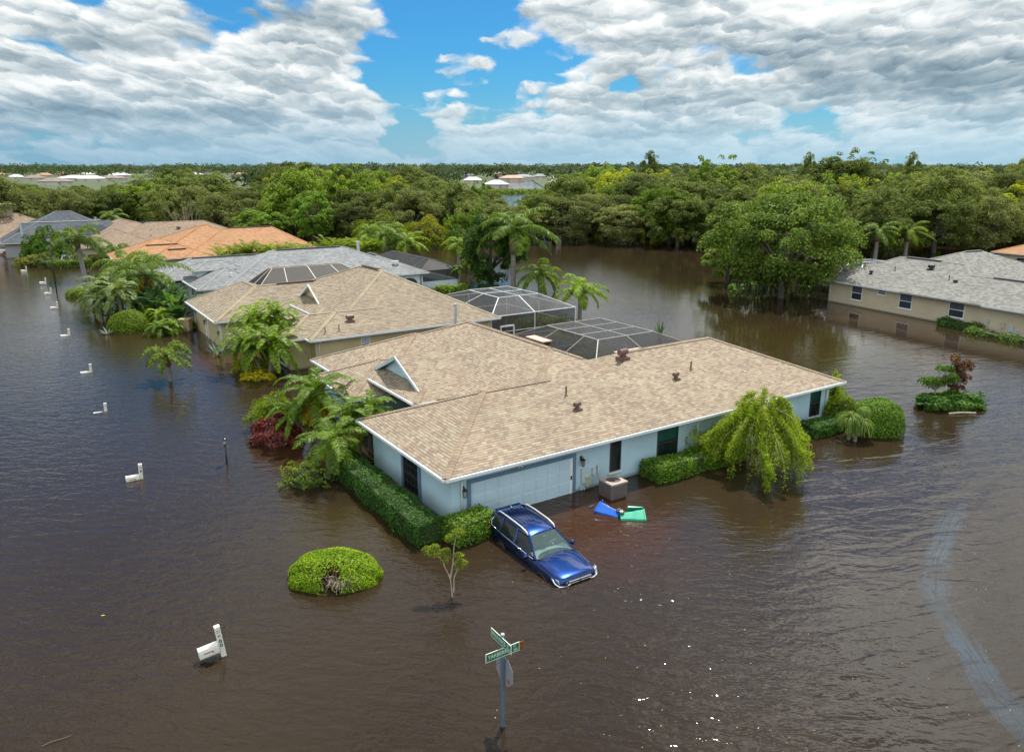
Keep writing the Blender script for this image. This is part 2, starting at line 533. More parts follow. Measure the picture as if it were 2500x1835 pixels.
wm = MB()
wm.poly([(-900, -60, 0), (900, -60, 0), (900, 1500, 0), (-900, 1500, 0)])
tag(wm.build('flood_water', water_mat()), 'brown rippled flood water filling the street and the lake', 'water', kind='structure')
gm = MB()
gm.poly([(-9000, -300, -0.7), (9000, -300, -0.7), (9000, 12000, -0.7), (-9000, 12000, -0.7)])
tag(gm.build('ground', plain('ground_soil', (0.05, 0.06, 0.025), 0.9, var=0.3, scale=0.05)), 'flat green land reaching the horizon behind the flood', 'ground', kind='structure')
gm = MB()
for a, bb in (((-900, 420), (-20, 1500)), ((20, 420), (900, 1500))):
    gm.poly([(a[0], a[1], 0.25), (bb[0], a[1], 0.25), (bb[0], bb[1], 0.25), (a[0], bb[1], 0.25)])
tag(gm.build('far_land', plain('ground_grass', (0.06, 0.085, 0.03), 0.9, var=0.3, scale=0.05)), 'dry grassy land far behind the wood', 'land', kind='structure')
# =================================================================== HOUSES
PITCHR = 0.405
ZE = 2.27                                   # eave height above the flood


def hip(mb, cap, u0, u1, v0, v1, ze=ZE, ridge=None, zr=None, dz=0.0, caps='all', s=PITCHR, trim=None):
    """hip roof over a rectangle; shingle UVs run along each eave in metres; caps are the ridge and hip strips"""
    ze = ze + dz
    w, d = u1 - u0, v1 - v0
    if ridge is None:
        h = min(w, d) / 2
        if w >= d: ridge = ((u0 + h, v0 + h), (u1 - h, v0 + h))
        else: ridge = ((u0 + h, v0 + h), (u0 + h, v1 - h))
        zr = ze + s * h
    zr = zr if zr is not None else ze + s * min(w, d) / 2
    a, b = ridge; A3 = Vector((*a, zr)); B3 = Vector((*b, zr))
    P = [Vector((u0, v0, ze)), Vector((u1, v0, ze)), Vector((u1, v1, ze)), Vector((u0, v1, ze))]
    alongu = abs(b[0] - a[0]) >= abs(b[1] - a[1])
    if alongu: faces = {'F': [P[0], P[1], B3, A3], 'R': [P[1], P[2], B3], 'B': [P[2], P[3], A3, B3], 'L': [P[3], P[0], A3]}
    else: faces = {'F': [P[0], P[1], A3], 'R': [P[1], P[2], B3, A3], 'B': [P[2], P[3], B3], 'L': [P[3], P[0], A3, B3]}
    ref = {'F': (0, v0), 'B': (0, v1), 'L': (u0, 0), 'R': (u1, 0)}
    for k, pts in faces.items():
        out = []
        for p in pts:
            if (p - out[-1]).length < 1e-4 if out else False: continue
            out.append(p)
        uv = []
        for p in out:
            if k in 'FB': uv.append((p.x + (0 if k == 'F' else 31), math.hypot(p.y - ref[k][1], p.z - ze) + (0 if k == 'F' else 50 * 0.15)))
            else: uv.append((p.y + 57, math.hypot(p.x - ref[k][0], p.z - ze)))
        mb.poly(out, uv)
    mb.poly([(u0, v1, ze - .17), (u1, v1, ze - .17), (u1, v0, ze - .17), (u0, v0, ze - .17)], [(0, 0)] * 4)   # soffit board
    lines = {'H0': (P[0], A3), 'H1': (P[1], B3 if alongu else A3), 'H2': (P[2], B3), 'H3': (P[3], A3 if alongu else B3), 'RG': (A3, B3)}
    for k, (p, q) in lines.items():
        if trim and k in trim: p, q = p.lerp(q, trim[k][0]), p.lerp(q, trim[k][1])
        if (caps == 'all' or k in caps) and (q - p).length > 0.2:
            d_ = (q - p); pl = Vector((d_.x, d_.y, 0)).normalized(); n = Vector((-pl.y, pl.x, 0)) * 0.16
            drop = 0.16 * (PITCHR if k == 'RG' else PITCHR * 0.7071)
            up = Vector((0, 0, 0.035)); L = d_.length
            for sg in (1, -1):
                e = n * sg
                pts = [p + up, q + up, q + e + up - Vector((0, 0, drop)), p + e + up - Vector((0, 0, drop))]
                if sg < 0: pts.reverse()
                uvs = [(0, 0), (0, L), (.14, L), (.14, 0)]
                if sg < 0: uvs.reverse()
                cap.poly(pts, uvs)
            for e in (p,):
                cap.poly([e + up, e + n + up - Vector((0, 0, drop)), e - n + up - Vector((0, 0, drop))], [(0, 0)] * 3)


def eave(gut, fas, p, q, ze=ZE, out=(0, -1), gutter=True):
    """fascia board and white gutter along one eave from p to q, outward direction given"""
    o = Vector((*out, 0)); p, q = Vector((*p, 0)), Vector((*q, 0))
    fas.beam(p + o * -.015 + Vector((0, 0, ze - .10)), q + o * -.015 + Vector((0, 0, ze - .10)), .03, .17)
    if gutter:
        gut.beam(p + o * .055 + Vector((0, 0, ze - .075)), q + o * .055 + Vector((0, 0, ze - .075)), .11, .10)
        gut.beam(p + o * .105 + Vector((0, 0, ze - .02)), q + o * .105 + Vector((0, 0, ze - .02)), .02, .025)


WF = Matrix.Identity(4)


def wallM(side, c):
    """wall frame: x along the wall, y outwards, z up"""
    if side == 'F': return Matrix(((1, 0, 0, 0), (0, -1, 0, c), (0, 0, 1, 0), (0, 0, 0, 1)))
    if side == 'L': return Matrix(((0, -1, 0, c), (1, 0, 0, 0), (0, 0, 1, 0), (0, 0, 0, 1)))
    if side == 'R': return Matrix(((0, 1, 0, c), (1, 0, 0, 0), (0, 0, 1, 0), (0, 0, 0, 1)))


def window(root, side, c, x0, x1, z0, z1, fm, gm, fw=.05, rail=True, bars=0, sill=True, trim=None, tw=.14, label=None, blind=None):
    M = wallM(side, c)
    f = MB(); f.M = M
    f.box(x0, 0.0, z0, x0 + fw, .05, z1); f.box(x1 - fw, 0.0, z0, x1, .05, z1)
    f.box(x0 + fw, 0.0, z0, x1 - fw, .048, z0 + fw); f.box(x0 + fw, 0.0, z1 - fw, x1 - fw, .048, z1)
    if rail: f.box(x0 + fw, 0.0, (z0 + z1) / 2 - fw / 2, x1 - fw, .046, (z0 + z1) / 2 + fw / 2)
    for k in range(bars):
        xx = x0 + (x1 - x0) * (k + 1) / (bars + 1)
        f.box(xx - .012, 0.0, z0 + fw, xx + .012, .042, z1 - fw)
    if bars:
        for k in range(3):
            zz = z0 + (z1 - z0) * (k + 1) / 4
            f.box(x0 + fw, 0.0, zz - .012, x1 - fw, .040, zz + .012)
    o = f.build('window', fm, root)
    if label: o['label'] = label
    g = MB(); g.M = M
    g.box(x0 + fw * .7, -.03, z0 + fw * .7, x1 - fw * .7, .016, z1 - fw * .7)
    g.build('pane', gm, o)
    if blind:
        g = MB(); g.M = M; zz = z1 - fw - (z1 - z0) * .40
        g.box(x0 + fw, 0, zz, x1 - fw, .021, z1 - fw); g.build('blind', blind, o)
    if sill:
        g = MB(); g.M = M
        g.box(x0 - .06, 0, z0 - .09, x1 + .06, .08, z0 - .003); g.build('sill', fm if trim is None else trim, o)
    if trim:
        g = MB(); g.M = M
        g.box(x0 - tw, 0, z0 - tw, x0 - .002, .06, z1 + tw); g.box(x1 + .002, 0, z0 - tw, x1 + tw, .06, z1 + tw)
        g.box(x0 - .002, 0, z1 + .002, x1 + .002, .058, z1 + tw)
        g.build('surround', trim, o)
    return o


def downspout(root, side, c, x, z1, mat, z0=-.5, off=.06):
    m = MB(); m.M = wallM(side, c)
    m.tube([(x, .42, z1 - .08), (x, .40, z1 - .22), (x, .10, z1 - .42), (x, off, z1 - .52), (x, off, z0)], .042, 8)
    return m.build('downspout', mat, root, smooth=True)


def lantern(label, group, loc, rotz, mat, glass):
    """carriage lamp: bracket, cage, glass; local -y is outwards"""
    t = thing('wall_lantern', label, 'lantern', loc, rotz, group)
    m = MB(); m.box(-.05, -.03, -.02, .05, 0, .16)
    m.tube([(0, -.02, .10), (0, -.10, .17), (0, -.17, .13)], .014, 6); m.build('bracket', mat, t)
    m = MB(); m.lathe([(.0, .12), (.03, .10), (.11, .03), (.115, .015), (.08, .01)], 6, (0, -.17, 0))
    for k in range(6):
        a = k * math.pi / 3
        m.tube([(.078 * math.cos(a), -.17 + .078 * math.sin(a), .012), (.058 * math.cos(a), -.17 + .058 * math.sin(a), -.235)], .008, 4)
    m.lathe([(.06, -.23), (.065, -.25), (.03, -.275), (.0, -.28)], 6, (0, -.17, 0)); m.build('lamp_cage', mat, t)
    m = MB(); m.lathe([(.068, .0), (.05, -.225)], 6, (0, -.17, 0)); m.build('lamp_glass', glass, t)
    return t


def gable(rf, cap, u_face, vc, hw, z0, zap, u_back, over=.30, ze_uv=0.0):
    """small gable set into a roof slope: two roof planes from the face back to where they sink into the slope"""
    sl = (zap - z0) / hw
    for sg in (-1, 1):
        pts = [(u_face, vc, zap), (u_back, vc, zap), (u_back, vc + sg * hw, z0), (u_face, vc + sg * hw, z0)]
        L = math.hypot(hw, zap - z0)
        uv = [(u_face, L), (u_back, L), (u_back, 0), (u_face, 0)]
        if sg < 0: pts.reverse(); uv.reverse()
        rf.poly(pts, uv)
        pts = [(u_face, vc, zap - .06), (u_back, vc, zap - .06), (u_back, vc + sg * hw, z0 - .06), (u_face, vc + sg * hw, z0 - .06)]
        if sg > 0: pts.reverse()
        rf.poly(pts, [(0, 0)] * 4)


def gable_trim(mb, u_face, vc, hw, z0, zap, h=.16, soff=.32):
    for sg in (-1, 1):
        a = Vector((u_face, vc, zap - .0)); b = Vector((u_face, vc + sg * hw, z0))
        mb.beam(a + Vector((-.02, 0, -h * .42)), b + Vector((-.02, 0, -h * .42)), .05, h, up=(0, sg * .4, 1))
        mb.beam(a + Vector((soff / 2, 0, -.085)), b + Vector((soff / 2, 0, -.085)), soff, .03, up=(0, sg * .4, 1))


TAN = [(.368, .280, .202), (.398, .322, .230), (.305, .222, .170), (.376, .288, .210), (.418, .358, .255), (.322, .238, .182), (.386, .304, .218)]
TAN2 = [(.320, .256, .185), (.360, .295, .215), (.275, .215, .155), (.335, .270, .195)]
GREY = [(.255, .262, .270), (.300, .305, .312), (.220, .226, .236), (.330, .335, .340), (.270, .275, .285)]
GREYT = [(.250, .243, .225), (.290, .283, .262), (.205, .200, .190), (.315, .306, .282)]
ORNG = [(.450, .235, .120), (.490, .265, .140), (.400, .205, .105), (.470, .250, .130)]
BRWN = [(.300, .215, .155), (.340, .250, .185), (.255, .180, .130), (.320, .232, .168)]
DARK = [(.085, .098, .118), (.105, .118, .137), (.070, .080, .098)]
sh_tan = shingle('shingle_tan', TAN, .72, .23, .135)
sh_tan2 = shingle('shingle_sand', TAN2, .95, .33, .19)
sh_grey = shingle('shingle_grey', GREY, .6, .33, .19)
sh_greyt = shingle('shingle_warm_grey', GREYT, .75, .33, .19)
sh_orng = shingle('shingle_orange', ORNG, .4, .33, .19)
sh_brwn = shingle('shingle_brown', BRWN, .5, .33, .19)
sh_dark = shingle('shingle_slate', DARK, .4, .33, .19)
cap_tan = shingle('ridge_tan', [(.345, .255, .180), (.365, .275, .195), (.325, .240, .172)], .6, 3.0, .18)
cap_sand = shingle('ridge_sand', [(.375, .305, .215), (.355, .285, .200)], .2, 3.0, .3)
cap_grey = shingle('ridge_grey', [(.315, .32, .325), (.29, .295, .305)], .2, 3.0, .3)
cap_greyt = shingle('ridge_warm', [(.30, .288, .262), (.275, .265, .243)], .2, 3.0, .3)
cap_orng = shingle('ridge_orange', [(.45, .205, .088), (.48, .225, .098)], .2, 3.0, .3)
white_al = plain('white_aluminium', (.72, .74, .74), .38, var=.08, scale=1.2)
cream_al = plain('cream_aluminium', (.68, .66, .56), .4, var=.1, scale=1.2)
blue_wall = stucco('blue_stucco', (.43, .585, .66))
tan_wall = stucco('tan_stucco', (.54, .45, .255))
ice_wall = stucco('ice_stucco', (.60, .70, .74))
beige_wall = stucco('beige_stucco', (.57, .485, .345), .35)
cream_wall = stucco('cream_stucco', (.46, .40, .28))
grey_wall = stucco('grey_stucco', (.36, .36, .36))
blue_trim = plain('slate_blue_paint', (.115, .195, .275), .5, var=.1)
door_blue = plain('garage_door_paint', (.48, .62, .69), .42, var=.05, scale=1.0)
black_iron = plain('black_iron', (.012, .012, .013), .35, var=.3)
bronze = plain('bronze_frame', (.045, .04, .037), .35, var=.2)
dark_glass = glassmat('dark_glass', (.012, .020, .020))
teal_glass = glassmat('teal_glass', (.008, .060, .052), .12)
grey_glass = glassmat('grey_glass', (.030, .042, .055))
lamp_glass = glassmat('lamp_glass', (.35, .36, .36), .1)
screen_in = glassmat('dark_blind', (.035, .05, .055), .25)
plastic_grey = plain('utility_grey', (.45, .50, .51), .45)
plastic_beige = plain('utility_beige', (.42, .42, .32), .5)
vent_brown = plain('vent_brown', (.13, .075, .058), .45)
vent_black = plain('vent_black', (.02, .021, .025), .45)
pink_mem = plain('pink_membrane', (.55, .36, .31), .7)


def house(name, label, org, ang, cat='house'):
    return thing(name, label, cat, (org.x, org.y, 0), R(ang))


def hw(root, u, v, z=0.0):
    """house coordinates to world"""
    a = root.rotation_euler.z
    return Vector((root.location.x + u * math.cos(a) - v * math.sin(a), root.location.y + u * math.sin(a) + v * math.cos(a), z))


def roof_vent(root, u, v, z, kind, mat):
    m = MB()
    if kind == 'pipe':
        m.lathe([(.11, -.06), (.10, 0), (.04, .03), (.038, .42), (.03, .42)], 10, (u, v, z))
        return m.build('vent_pipe', mat, root, smooth=False)
    if kind == 'goose':
        k = 1.0
        m.box(u - .17, v - .17, z - .1, u + .17, v + .17, z + .03)
        m.tube([(u, v, z), (u, v, z + .17), (u + .02, v - .02, z + .20)], .10, 10)
        m.tube([(u - .17, v - .02, z + .22), (u + .17, v + .04, z + .22)], .105, 12)
    else:
        m.box(u - .26, v - .26, z - .15, u + .26, v + .26, z + .04)
        m.tube([(u, v, z - .05), (u, v, z + .22)], .17, 12)
        m.tube([(u - .26, v - .03, z + .28), (u + .26, v + .05, z + .28)], .16, 14)
    return m.build('roof_vent', mat, root)


# ------------------------------------------------------------------ 1: the pale blue corner house
o1 = at(1087, 1170, ZE)
H1 = house('corner_house', 'pale blue house with tan shingle roof and double garage behind the blue car', o1, 33.36)
rf, cp, gt, fa = MB(), MB(), MB(), MB()
hip(rf, cp, 0, 12, 0, 8.4, dz=.000, caps=('H0', 'RG', 'H3'))
hip(rf, cp, 8.2, 24.56, 0, 10.38, dz=-.004, caps=('H1', 'RG', 'H2'))
hip(rf, cp, 3.1, 15.8, 0, 20.7, dz=-.008, caps=('H0', 'H1', 'RG', 'H2', 'H3'), trim={'H0': (.66, 1), 'H1': (.82, 1)})
hip(rf, cp, 2.07, 11.5, 11.3, 20.62, dz=.004, caps=('H0', 'RG', 'H3'), trim={'H0': (.55, 1)})
hip(rf, cp, .94, 8.5, 11.5, 17.0, dz=-.002, caps=('H0', 'RG', 'H3'))
hip(rf, cp, 2.46, 9.6, 7.40, 14.3, ze=2.85, caps=('RG', 'H0'), trim={'H0': (0, .24)})
gable(rf, cp, 3.12, 10.9, 2.60, 3.12, 4.30, 8.6)
rf.build('roof', sh_tan, H1); cp.build('ridge_cap', cap_tan, H1)
for p, q, z, o in (((-.0, 0), (24.56, 0), ZE, (0, -1)), ((0, 8.4), (0, 0), ZE, (-1, 0)), ((.94, 17.0), (.94, 11.5), ZE, (-1, 0)), ((.94, 11.5), (3.3, 11.5), ZE, (0, -1)), ((24.56, 0), (24.56, 10.38), ZE, (1, 0)),
                   ((2.07, 20.62), (2.07, 17.0), ZE, (-1, 0)), ((2.46, 14.3), (2.46, 7.4), 2.85, (-1, 0)), ((2.46, 7.4), (3.6, 7.4), 2.85, (0, -1)), ((0, 8.4), (3, 8.4), ZE, (0, 1))):
    eave(gt, fa, p, q, z, o)
gt.build('gutter', white_al, H1); fa.build('fascia', white_al, H1)
tr = MB(); gable_trim(tr, 3.12, 10.9, 2.62, 3.12, 4.30); tr.build('gable_trim', plain('pale_blue_trim', (.46, .58, .64), .5), H1)
w = MB(); w.poly([(3.42, 8.3, 2.9), (3.42, 10.9, 4.22), (3.42, 13.5, 2.9)]); w.build('gable_wall', blue_wall, H1)
w = MB()
w.prism([(.5, .5), (24.0, .5), (24.0, 9.8), (15.2, 9.8), (15.2, 20.1), (2.6, 20.1), (2.6, 16.5), (1.44, 16.5), (1.44, 12.0), (4.6, 12.0), (4.6, 7.9), (.5, 7.9)], -.6, ZE - .16)
w.build('wall', blue_wall, H1)
w = MB(); w.prism([(4.6, 7.95), (9, 7.95), (9, 13.9), (4.6, 13.9)], ZE - .3, 2.80); w.build('entry_wall', blue_wall, H1)
# garage door with its slate blue trim
tr = MB(); tr.M = wallM('F', .5)
tr.box(1.20, 0, -.5, 1.36, .055, 1.78); tr.box(6.37, 0, -.5, 6.53, .055, 1.78); tr.box(1.36, 0, 1.62, 6.37, .053, 1.78)
tr.build('garage_door_surround', blue_trim, H1)
d = MB(); d.M = wallM('F', .5)
d.box(1.36, -.02, -.5, 6.22, .008, 1.62)
for rI in range(4):
    for cI in range(8):
        x0 = 1.36 + .06 + cI * 4.86 / 8; z0 = -.44 + rI * .515
        d.box(x0, .008, z0 + .05, x0 + 4.86 / 8 - .10, .020, z0 + .46)
        d.box(x0 + .03, .020, z0 + .08, x0 + 4.86 / 8 - .13, .026, z0 + .43)
for rI in range(1, 4):
    d.box(1.36, .008, -.44 + rI * .515 - .012, 6.22, .011, -.44 + rI * .515 + .002)
d.build('garage_door', door_blue, H1, bevel=.006)
d = MB(); d.M = wallM('F', .5); d.box(6.22, 0, -.5, 6.37, .03, 1.62); d.build('garage_jamb', white_al, H1)
d = MB(); d.M = wallM('F', .5); d.box(6.26, .03, .62, 6.33, .05, .80); d.build('keypad', black_iron, H1)
window(H1, 'F', .5, 8.44, 9.05, .47, 1.92, bronze, dark_glass, rail=False, sill=True, trim=None).children[1].data.materials[0] = white_al
window(H1, 'F', .5, 11.26, 12.55, .46, 1.93, bronze, dark_glass, blind=teal_glass).children[2].data.materials[0] = white_al
window(H1, 'F', .5, 22.40, 23.24, .47, 1.93, bronze, dark_glass, blind=teal_glass).children[2].data.materials[0] = white_al
window(H1, 'F', .5, 17.1, 18.4, .47, 1.93, bronze, dark_glass, blind=teal_glass).children[2].data.materials[0] = white_al
window(H1, 'L', .5, 3.25, 4.62, .18, 1.74, bronze, dark_glass, bars=3, trim=blue_trim, sill=False, tw=.20)
for x in (4.62 + .0,):
    pass
window(H1, 'L', 4.6, 8.6, 9.4, -.2, 1.6, white_al, dark_glass, rail=False, bars=1, sill=False, trim=blue_trim)
window(H1, 'L', 1.44, 12.4, 13.5, .0, 1.6, blue_trim, dark_glass, sill=False)
d = MB(); d.M = wallM('L', 4.6); d.box(9.9, 0, -.5, 11.5, .05, 1.9); d.build('front_door', plain('entry_door', (.10, .17, .25), .4), H1)
downspout(H1, 'F', .5, .95, ZE, white_al); downspout(H1, 'F', .5, 13.8, ZE, white_al); downspout(H1, 'F', .5, 23.72, ZE, white_al)
for args in ((12.8, 4.78, 4.20, 'dome'), (15.9, 3.07, 3.51, 'pipe'), (14.43, 2.64, 3.34, 'goose'), (7.88, 3.0, 3.48, 'pipe'), (7.78, 2.04, 3.10, 'goose')):
    roof_vent(H1, *args, vent_brown)
for bx in ((15.7, 15.7, 2.5, 16.5, 17.7, 2.57), (17.6, 10.45, 2.55, 19.6, 11.0, 2.62)):
    m = MB(); m.box(*bx); m.build('lanai_roof_strip', pink_mem, H1)
# security light under the eave
m = MB(); m.M = wallM('F', .5); m.lathe([(.06, 1.88), (.06, 1.93)], 10, (3.6, .06, 0)); m.tube([(3.6, .06, 1.90), (3.52, .16, 1.84)], .035, 8); m.tube([(3.6, .06, 1.90), (3.72, .15, 1.83)], .035, 8); m.build('security_light', white_al, H1)

la = lantern('black carriage lamp on the wall left of the blue garage door', 'carriage lamps by the blue garage', hw(H1, 1.02, .5, 1.42), H1.rotation_euler.z, black_iron, lamp_glass)
copy_thing(la, hw(H1, 6.82, .5, 1.42), H1.rotation_euler.z, label='black carriage lamp on the wall between garage door and meter boxes')
# meter boxes on the wall
ez = H1.rotation_euler.z
t = thing('electric_meter', 'pale grey electric meter panel with round dial beside the garage', 'meter', hw(H1, 7.02, .5, .62), ez)
m = MB(); m.box(-.19, -.09, -.30, .19, 0, .38); m.tube([(0, -.05, -.30), (0, -.05, -1.1)], .03, 6); m.build('meter_case', plastic_grey, t, bevel=.01)
m = MB(); m.M = Matrix.Translation((.07, -.09, -.02)) @ Matrix.Rotation(R(90), 4, 'X'); m.lathe([(.085, 0), (.085, .05), (.06, .07), (0, .075)], 14); m.build('meter_dial', plastic_beige, t)
t = thing('cable_box', 'beige cable box low on the wall under the round meter', 'utility box', hw(H1, 7.20, .5, .35), ez)
m = MB(); m.box(-.13, -.11, -.22, .13, 0, .22); m.tube([(-.08, -.05, -.22), (-.08, -.05, -1)], .012, 5); m.tube([(.06, -.05, -.22), (.06, -.05, -1)], .012, 5); m.build('box_case', plastic_beige, t, bevel=.012)
t = thing('phone_box', 'small grey phone box beside the meter on the blue wall', 'utility box', hw(H1, 7.52, .5, .78), ez)
m = MB(); m.box(-.09, -.09, -.18, .09, 0, .14); m.tube([(0, -.04, -.18), (0, -.04, -1.3)], .012, 5); m.build('box_case', plastic_grey, t, bevel=.01)
t = thing('disconnect_box', 'grey switch box with cable nearest the air conditioner', 'utility box', hw(H1, 7.78, .5, .84), ez)
m = MB(); m.box(-.09, -.10, -.20, .09, 0, .16); m.tube([(0, -.05, -.2), (0, -.06, -.4), (.16, -.08, -.6), (.16, -.06, -1.3)], .016, 5); m.build('box_case', plastic_grey, t, bevel=.01)
t = thing('junction_box', 'little blue grey junction box at the waterline below the meter', 'utility box', hw(H1, 6.86, .5, .12), ez)
m = MB(); m.box(-.10, -.08, -.1, .10, 0, .12); m.tube([(0, -.04, -.1), (0, -.04, -.8)], .02, 5); m.build('box_case', plain('utility_blue', (.33, .46, .52), .45), t, bevel=.01)

# ------------------------------------------------------------------ 2: the tan house next door
o2 = at(757, 831, ZE)
H2 = house('tan_house', 'mustard tan house with sand shingle roof and arched entry, second from the corner', o2, 33.1)
rf, cp, gt, fa = MB(), MB(), MB(), MB()
hip(rf, cp, 1.0, 15.0, 0, 19.5, ridge=((8.8, 7.84), (8.65, 11.6)), zr=5.45, caps=('H0', 'H1', 'RG', 'H3'), trim={'H0': (.38, 1)})
hip(rf, cp, 0, 9, 0, 5.9, dz=-.004, caps=('H0', 'RG'))
hip(rf, cp, -1.5, 6, 1.0, 6.3, dz=-.002, caps=('H0', 'RG', 'H3'))
hip(rf, cp, -3.84, 4.8, 10.0, 20.9, ridge=((.48, 14.4), (.45, 18.0)), zr=4.05, caps=('H0', 'RG', 'H3'))
hip(rf, cp, -3.8, 11, 10.0, 19.0, dz=-.006, ridge=((.6, 14.4), (9, 14.4)), zr=4.08, caps=('RG',))
hip(rf, cp, 2.28, 8.5, 5.28, 12.89, ze=2.85, caps=('H0', 'RG'), trim={'H0': (0, .3)})
gable(rf, cp, 3.4, 10.02, 2.62, 3.12, 4.5, 7.6)
rf.build('roof', sh_tan2, H2); cp.build('ridge_cap', cap_sand, H2)
for p, q, z, o, g in (((0, 0), (15, 0), ZE, (0, -1), True), ((0, 1.0), (0, 0), ZE, (-1, 0), True), ((-1.5, 1.0), (0, 1.0), ZE, (0, -1), True), ((-1.5, 6.3), (-1.5, 1.0), ZE, (-1, 0), True), ((-3.84, 20.9), (-3.84, 10), ZE, (-1, 0), True),
                   ((-3.84, 10), (3, 10), ZE, (0, -1), True), ((2.28, 12.89), (2.28, 5.28), 2.85, (-1, 0), True), ((15, 0), (15, 19.5), ZE, (1, 0), True), ((2.28, 5.28), (3.4, 5.28), 2.85, (0, -1), True)):
    eave(gt, fa, p, q, z, o, g)
gt.build('gutter', white_al, H2); fa.build('fascia', white_al, H2)
tr = MB(); gable_trim(tr, 3.4, 10.02, 2.64, 3.12, 4.5); tr.build('gable_trim', white_al, H2)
w = MB(); w.poly([(3.72, 7.3, 2.9), (3.72, 10.02, 4.42), (3.72, 12.7, 2.9)]); w.build('gable_wall', tan_wall, H2)
w = MB()
w.prism([(-3.34, 10.5), (3.5, 10.5), (3.5, 5.8), (-1.0, 5.8), (-1.0, 1.5), (.5, 1.5), (.5, .5), (14.5, .5), (14.5, 19), (4.3, 19), (4.3, 20.4), (-3.34, 20.4)], -.6, ZE - .16)
w.build('wall', tan_wall, H2)
# entry front with two arches
w = MB(); M = wallM('L', 2.75)
w.M = M
pts = [(5.7, -.6), (5.7, 2.78), (12.5, 2.78), (12.5, -.6)]
w.box(5.7, -.25, 1.9, 12.5, 0, 2.78); w.box(5.7, -.25, -.6, 6.0, 0, 1.9); w.box(8.1, -.25, -.6, 8.45, 0, 1.9); w.box(12.1, -.25, -.6, 12.5, 0, 1.9)
w.build('entry_wall', tan_wall, H2)
ar = MB(); ar.M = M
for c, rr, zc in ((7.05, .95, 1.35), (10.2, 1.55, 1.05)):
    pts = [(c + rr * math.cos(t), .03, zc + rr * math.sin(t)) for t in [math.pi * k / 14 for k in range(15)]]
    for p, q in zip(pts, pts[1:]): ar.beam(p, q, .08, .2, up=(0, 1, 0))
    for sg in (-1, 1): ar.box(c + sg * rr - .1, -.01, -.6, c + sg * rr + .1, .06, zc)
ar.build('entry_arch', white_al, H2)
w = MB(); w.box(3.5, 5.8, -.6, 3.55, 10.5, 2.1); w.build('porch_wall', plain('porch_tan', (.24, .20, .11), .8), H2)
window(H2, 'L', 3.5, 6.4, 7.6, .2, 1.9, white_al, grey_glass, sill=False)
window(H2, 'F', .5, 3.79, 4.44, 1.00, 1.92, white_al, grey_glass, sill=False, blind=plain('pale_blind', (.36, .46, .52), .5))
window(H2, 'F', .5, 8.85, 10.9, 1.35, 1.80, bronze, dark_glass, rail=False, sill=False)
window(H2, 'L', -1.0, 2.3, 3.9, .18, 1.6, white_al, grey_glass)
for a, b in ((11.2, 15.2), (16.2, 19.6)):
    d = MB(); d.M = wallM('L', -3.34); d.box(a, 0, -.5, b, .012, 1.7)
    for k in range(1, 4): d.box(a, .012, -.5 + k * .55, b, .018, -.485 + k * .55)
    d.build('garage_door', plain('tan_door', (.48, .40, .23), .5), H2)
for x in (15.25, 16.0, 10.6, 20.1):
    d = MB(); d.M = wallM('L', -3.34); d.box(x, 0, -.5, x + .16, .05, 1.9); d.build('corner_trim', white_al, H2)
d = MB(); d.M = wallM('F', 10.5); d.box(-3.3, 0, .05, 2, .05, .28); d.build('wall_band', white_al, H2)
downspout(H2, 'F', 10.5, -2.9, ZE, white_al); downspout(H2, 'F', .5, .75, ZE, white_al); downspout(H2, 'F', .5, 14.2, ZE, white_al); downspout(H2, 'L', -3.34, 10.9, ZE, white_al)
for args in ((3.52, 1.67, 2.95, 'dome'), (1.28, .6, 2.5, 'pipe'), (2.31, .69, 2.55, 'pipe')): roof_vent(H2, *args, vent_brown)
m = MB(); m.lathe([(.10, 2.2), (.10, 3.62), (.17, 3.64), (.17, 3.72), (.0, 3.74)], 14, (11.0, -.12, 0)); m.build('flue_pipe', plain('galvanised', (.52, .56, .58), .35, .5), H2, smooth=False)
def ridge_vents(root, mat, *segs):
    for p, q in segs:
        m = MB(); m.beam(p, q, .3, .06); m.build('ridge_vent', mat, root)


ridge_vents(H2, vent_brown, ((8.66, 11.4, 5.52), (8.78, 8.4, 5.52)), ((2.2, 14.4, 4.14), (7.2, 14.4, 4.14)))
m = MB(); m.box(14.9, 1.4, 2.0, 15.7, 3.4, 2.07); m.build('lanai_roof_strip', pink_mem, H2)
la2 = lantern('black lantern on the tan garage wall nearest the white downspout', 'lanterns on the tan garage front', hw(H2, -3.34, 10.95, 1.25), H2.rotation_euler.z - R(90), black_iron, lamp_glass)
copy_thing(la2, hw(H2, -3.34, 15.7, 1.35), H2.rotation_euler.z - R(90), label='black lantern between the two tan garage doors')

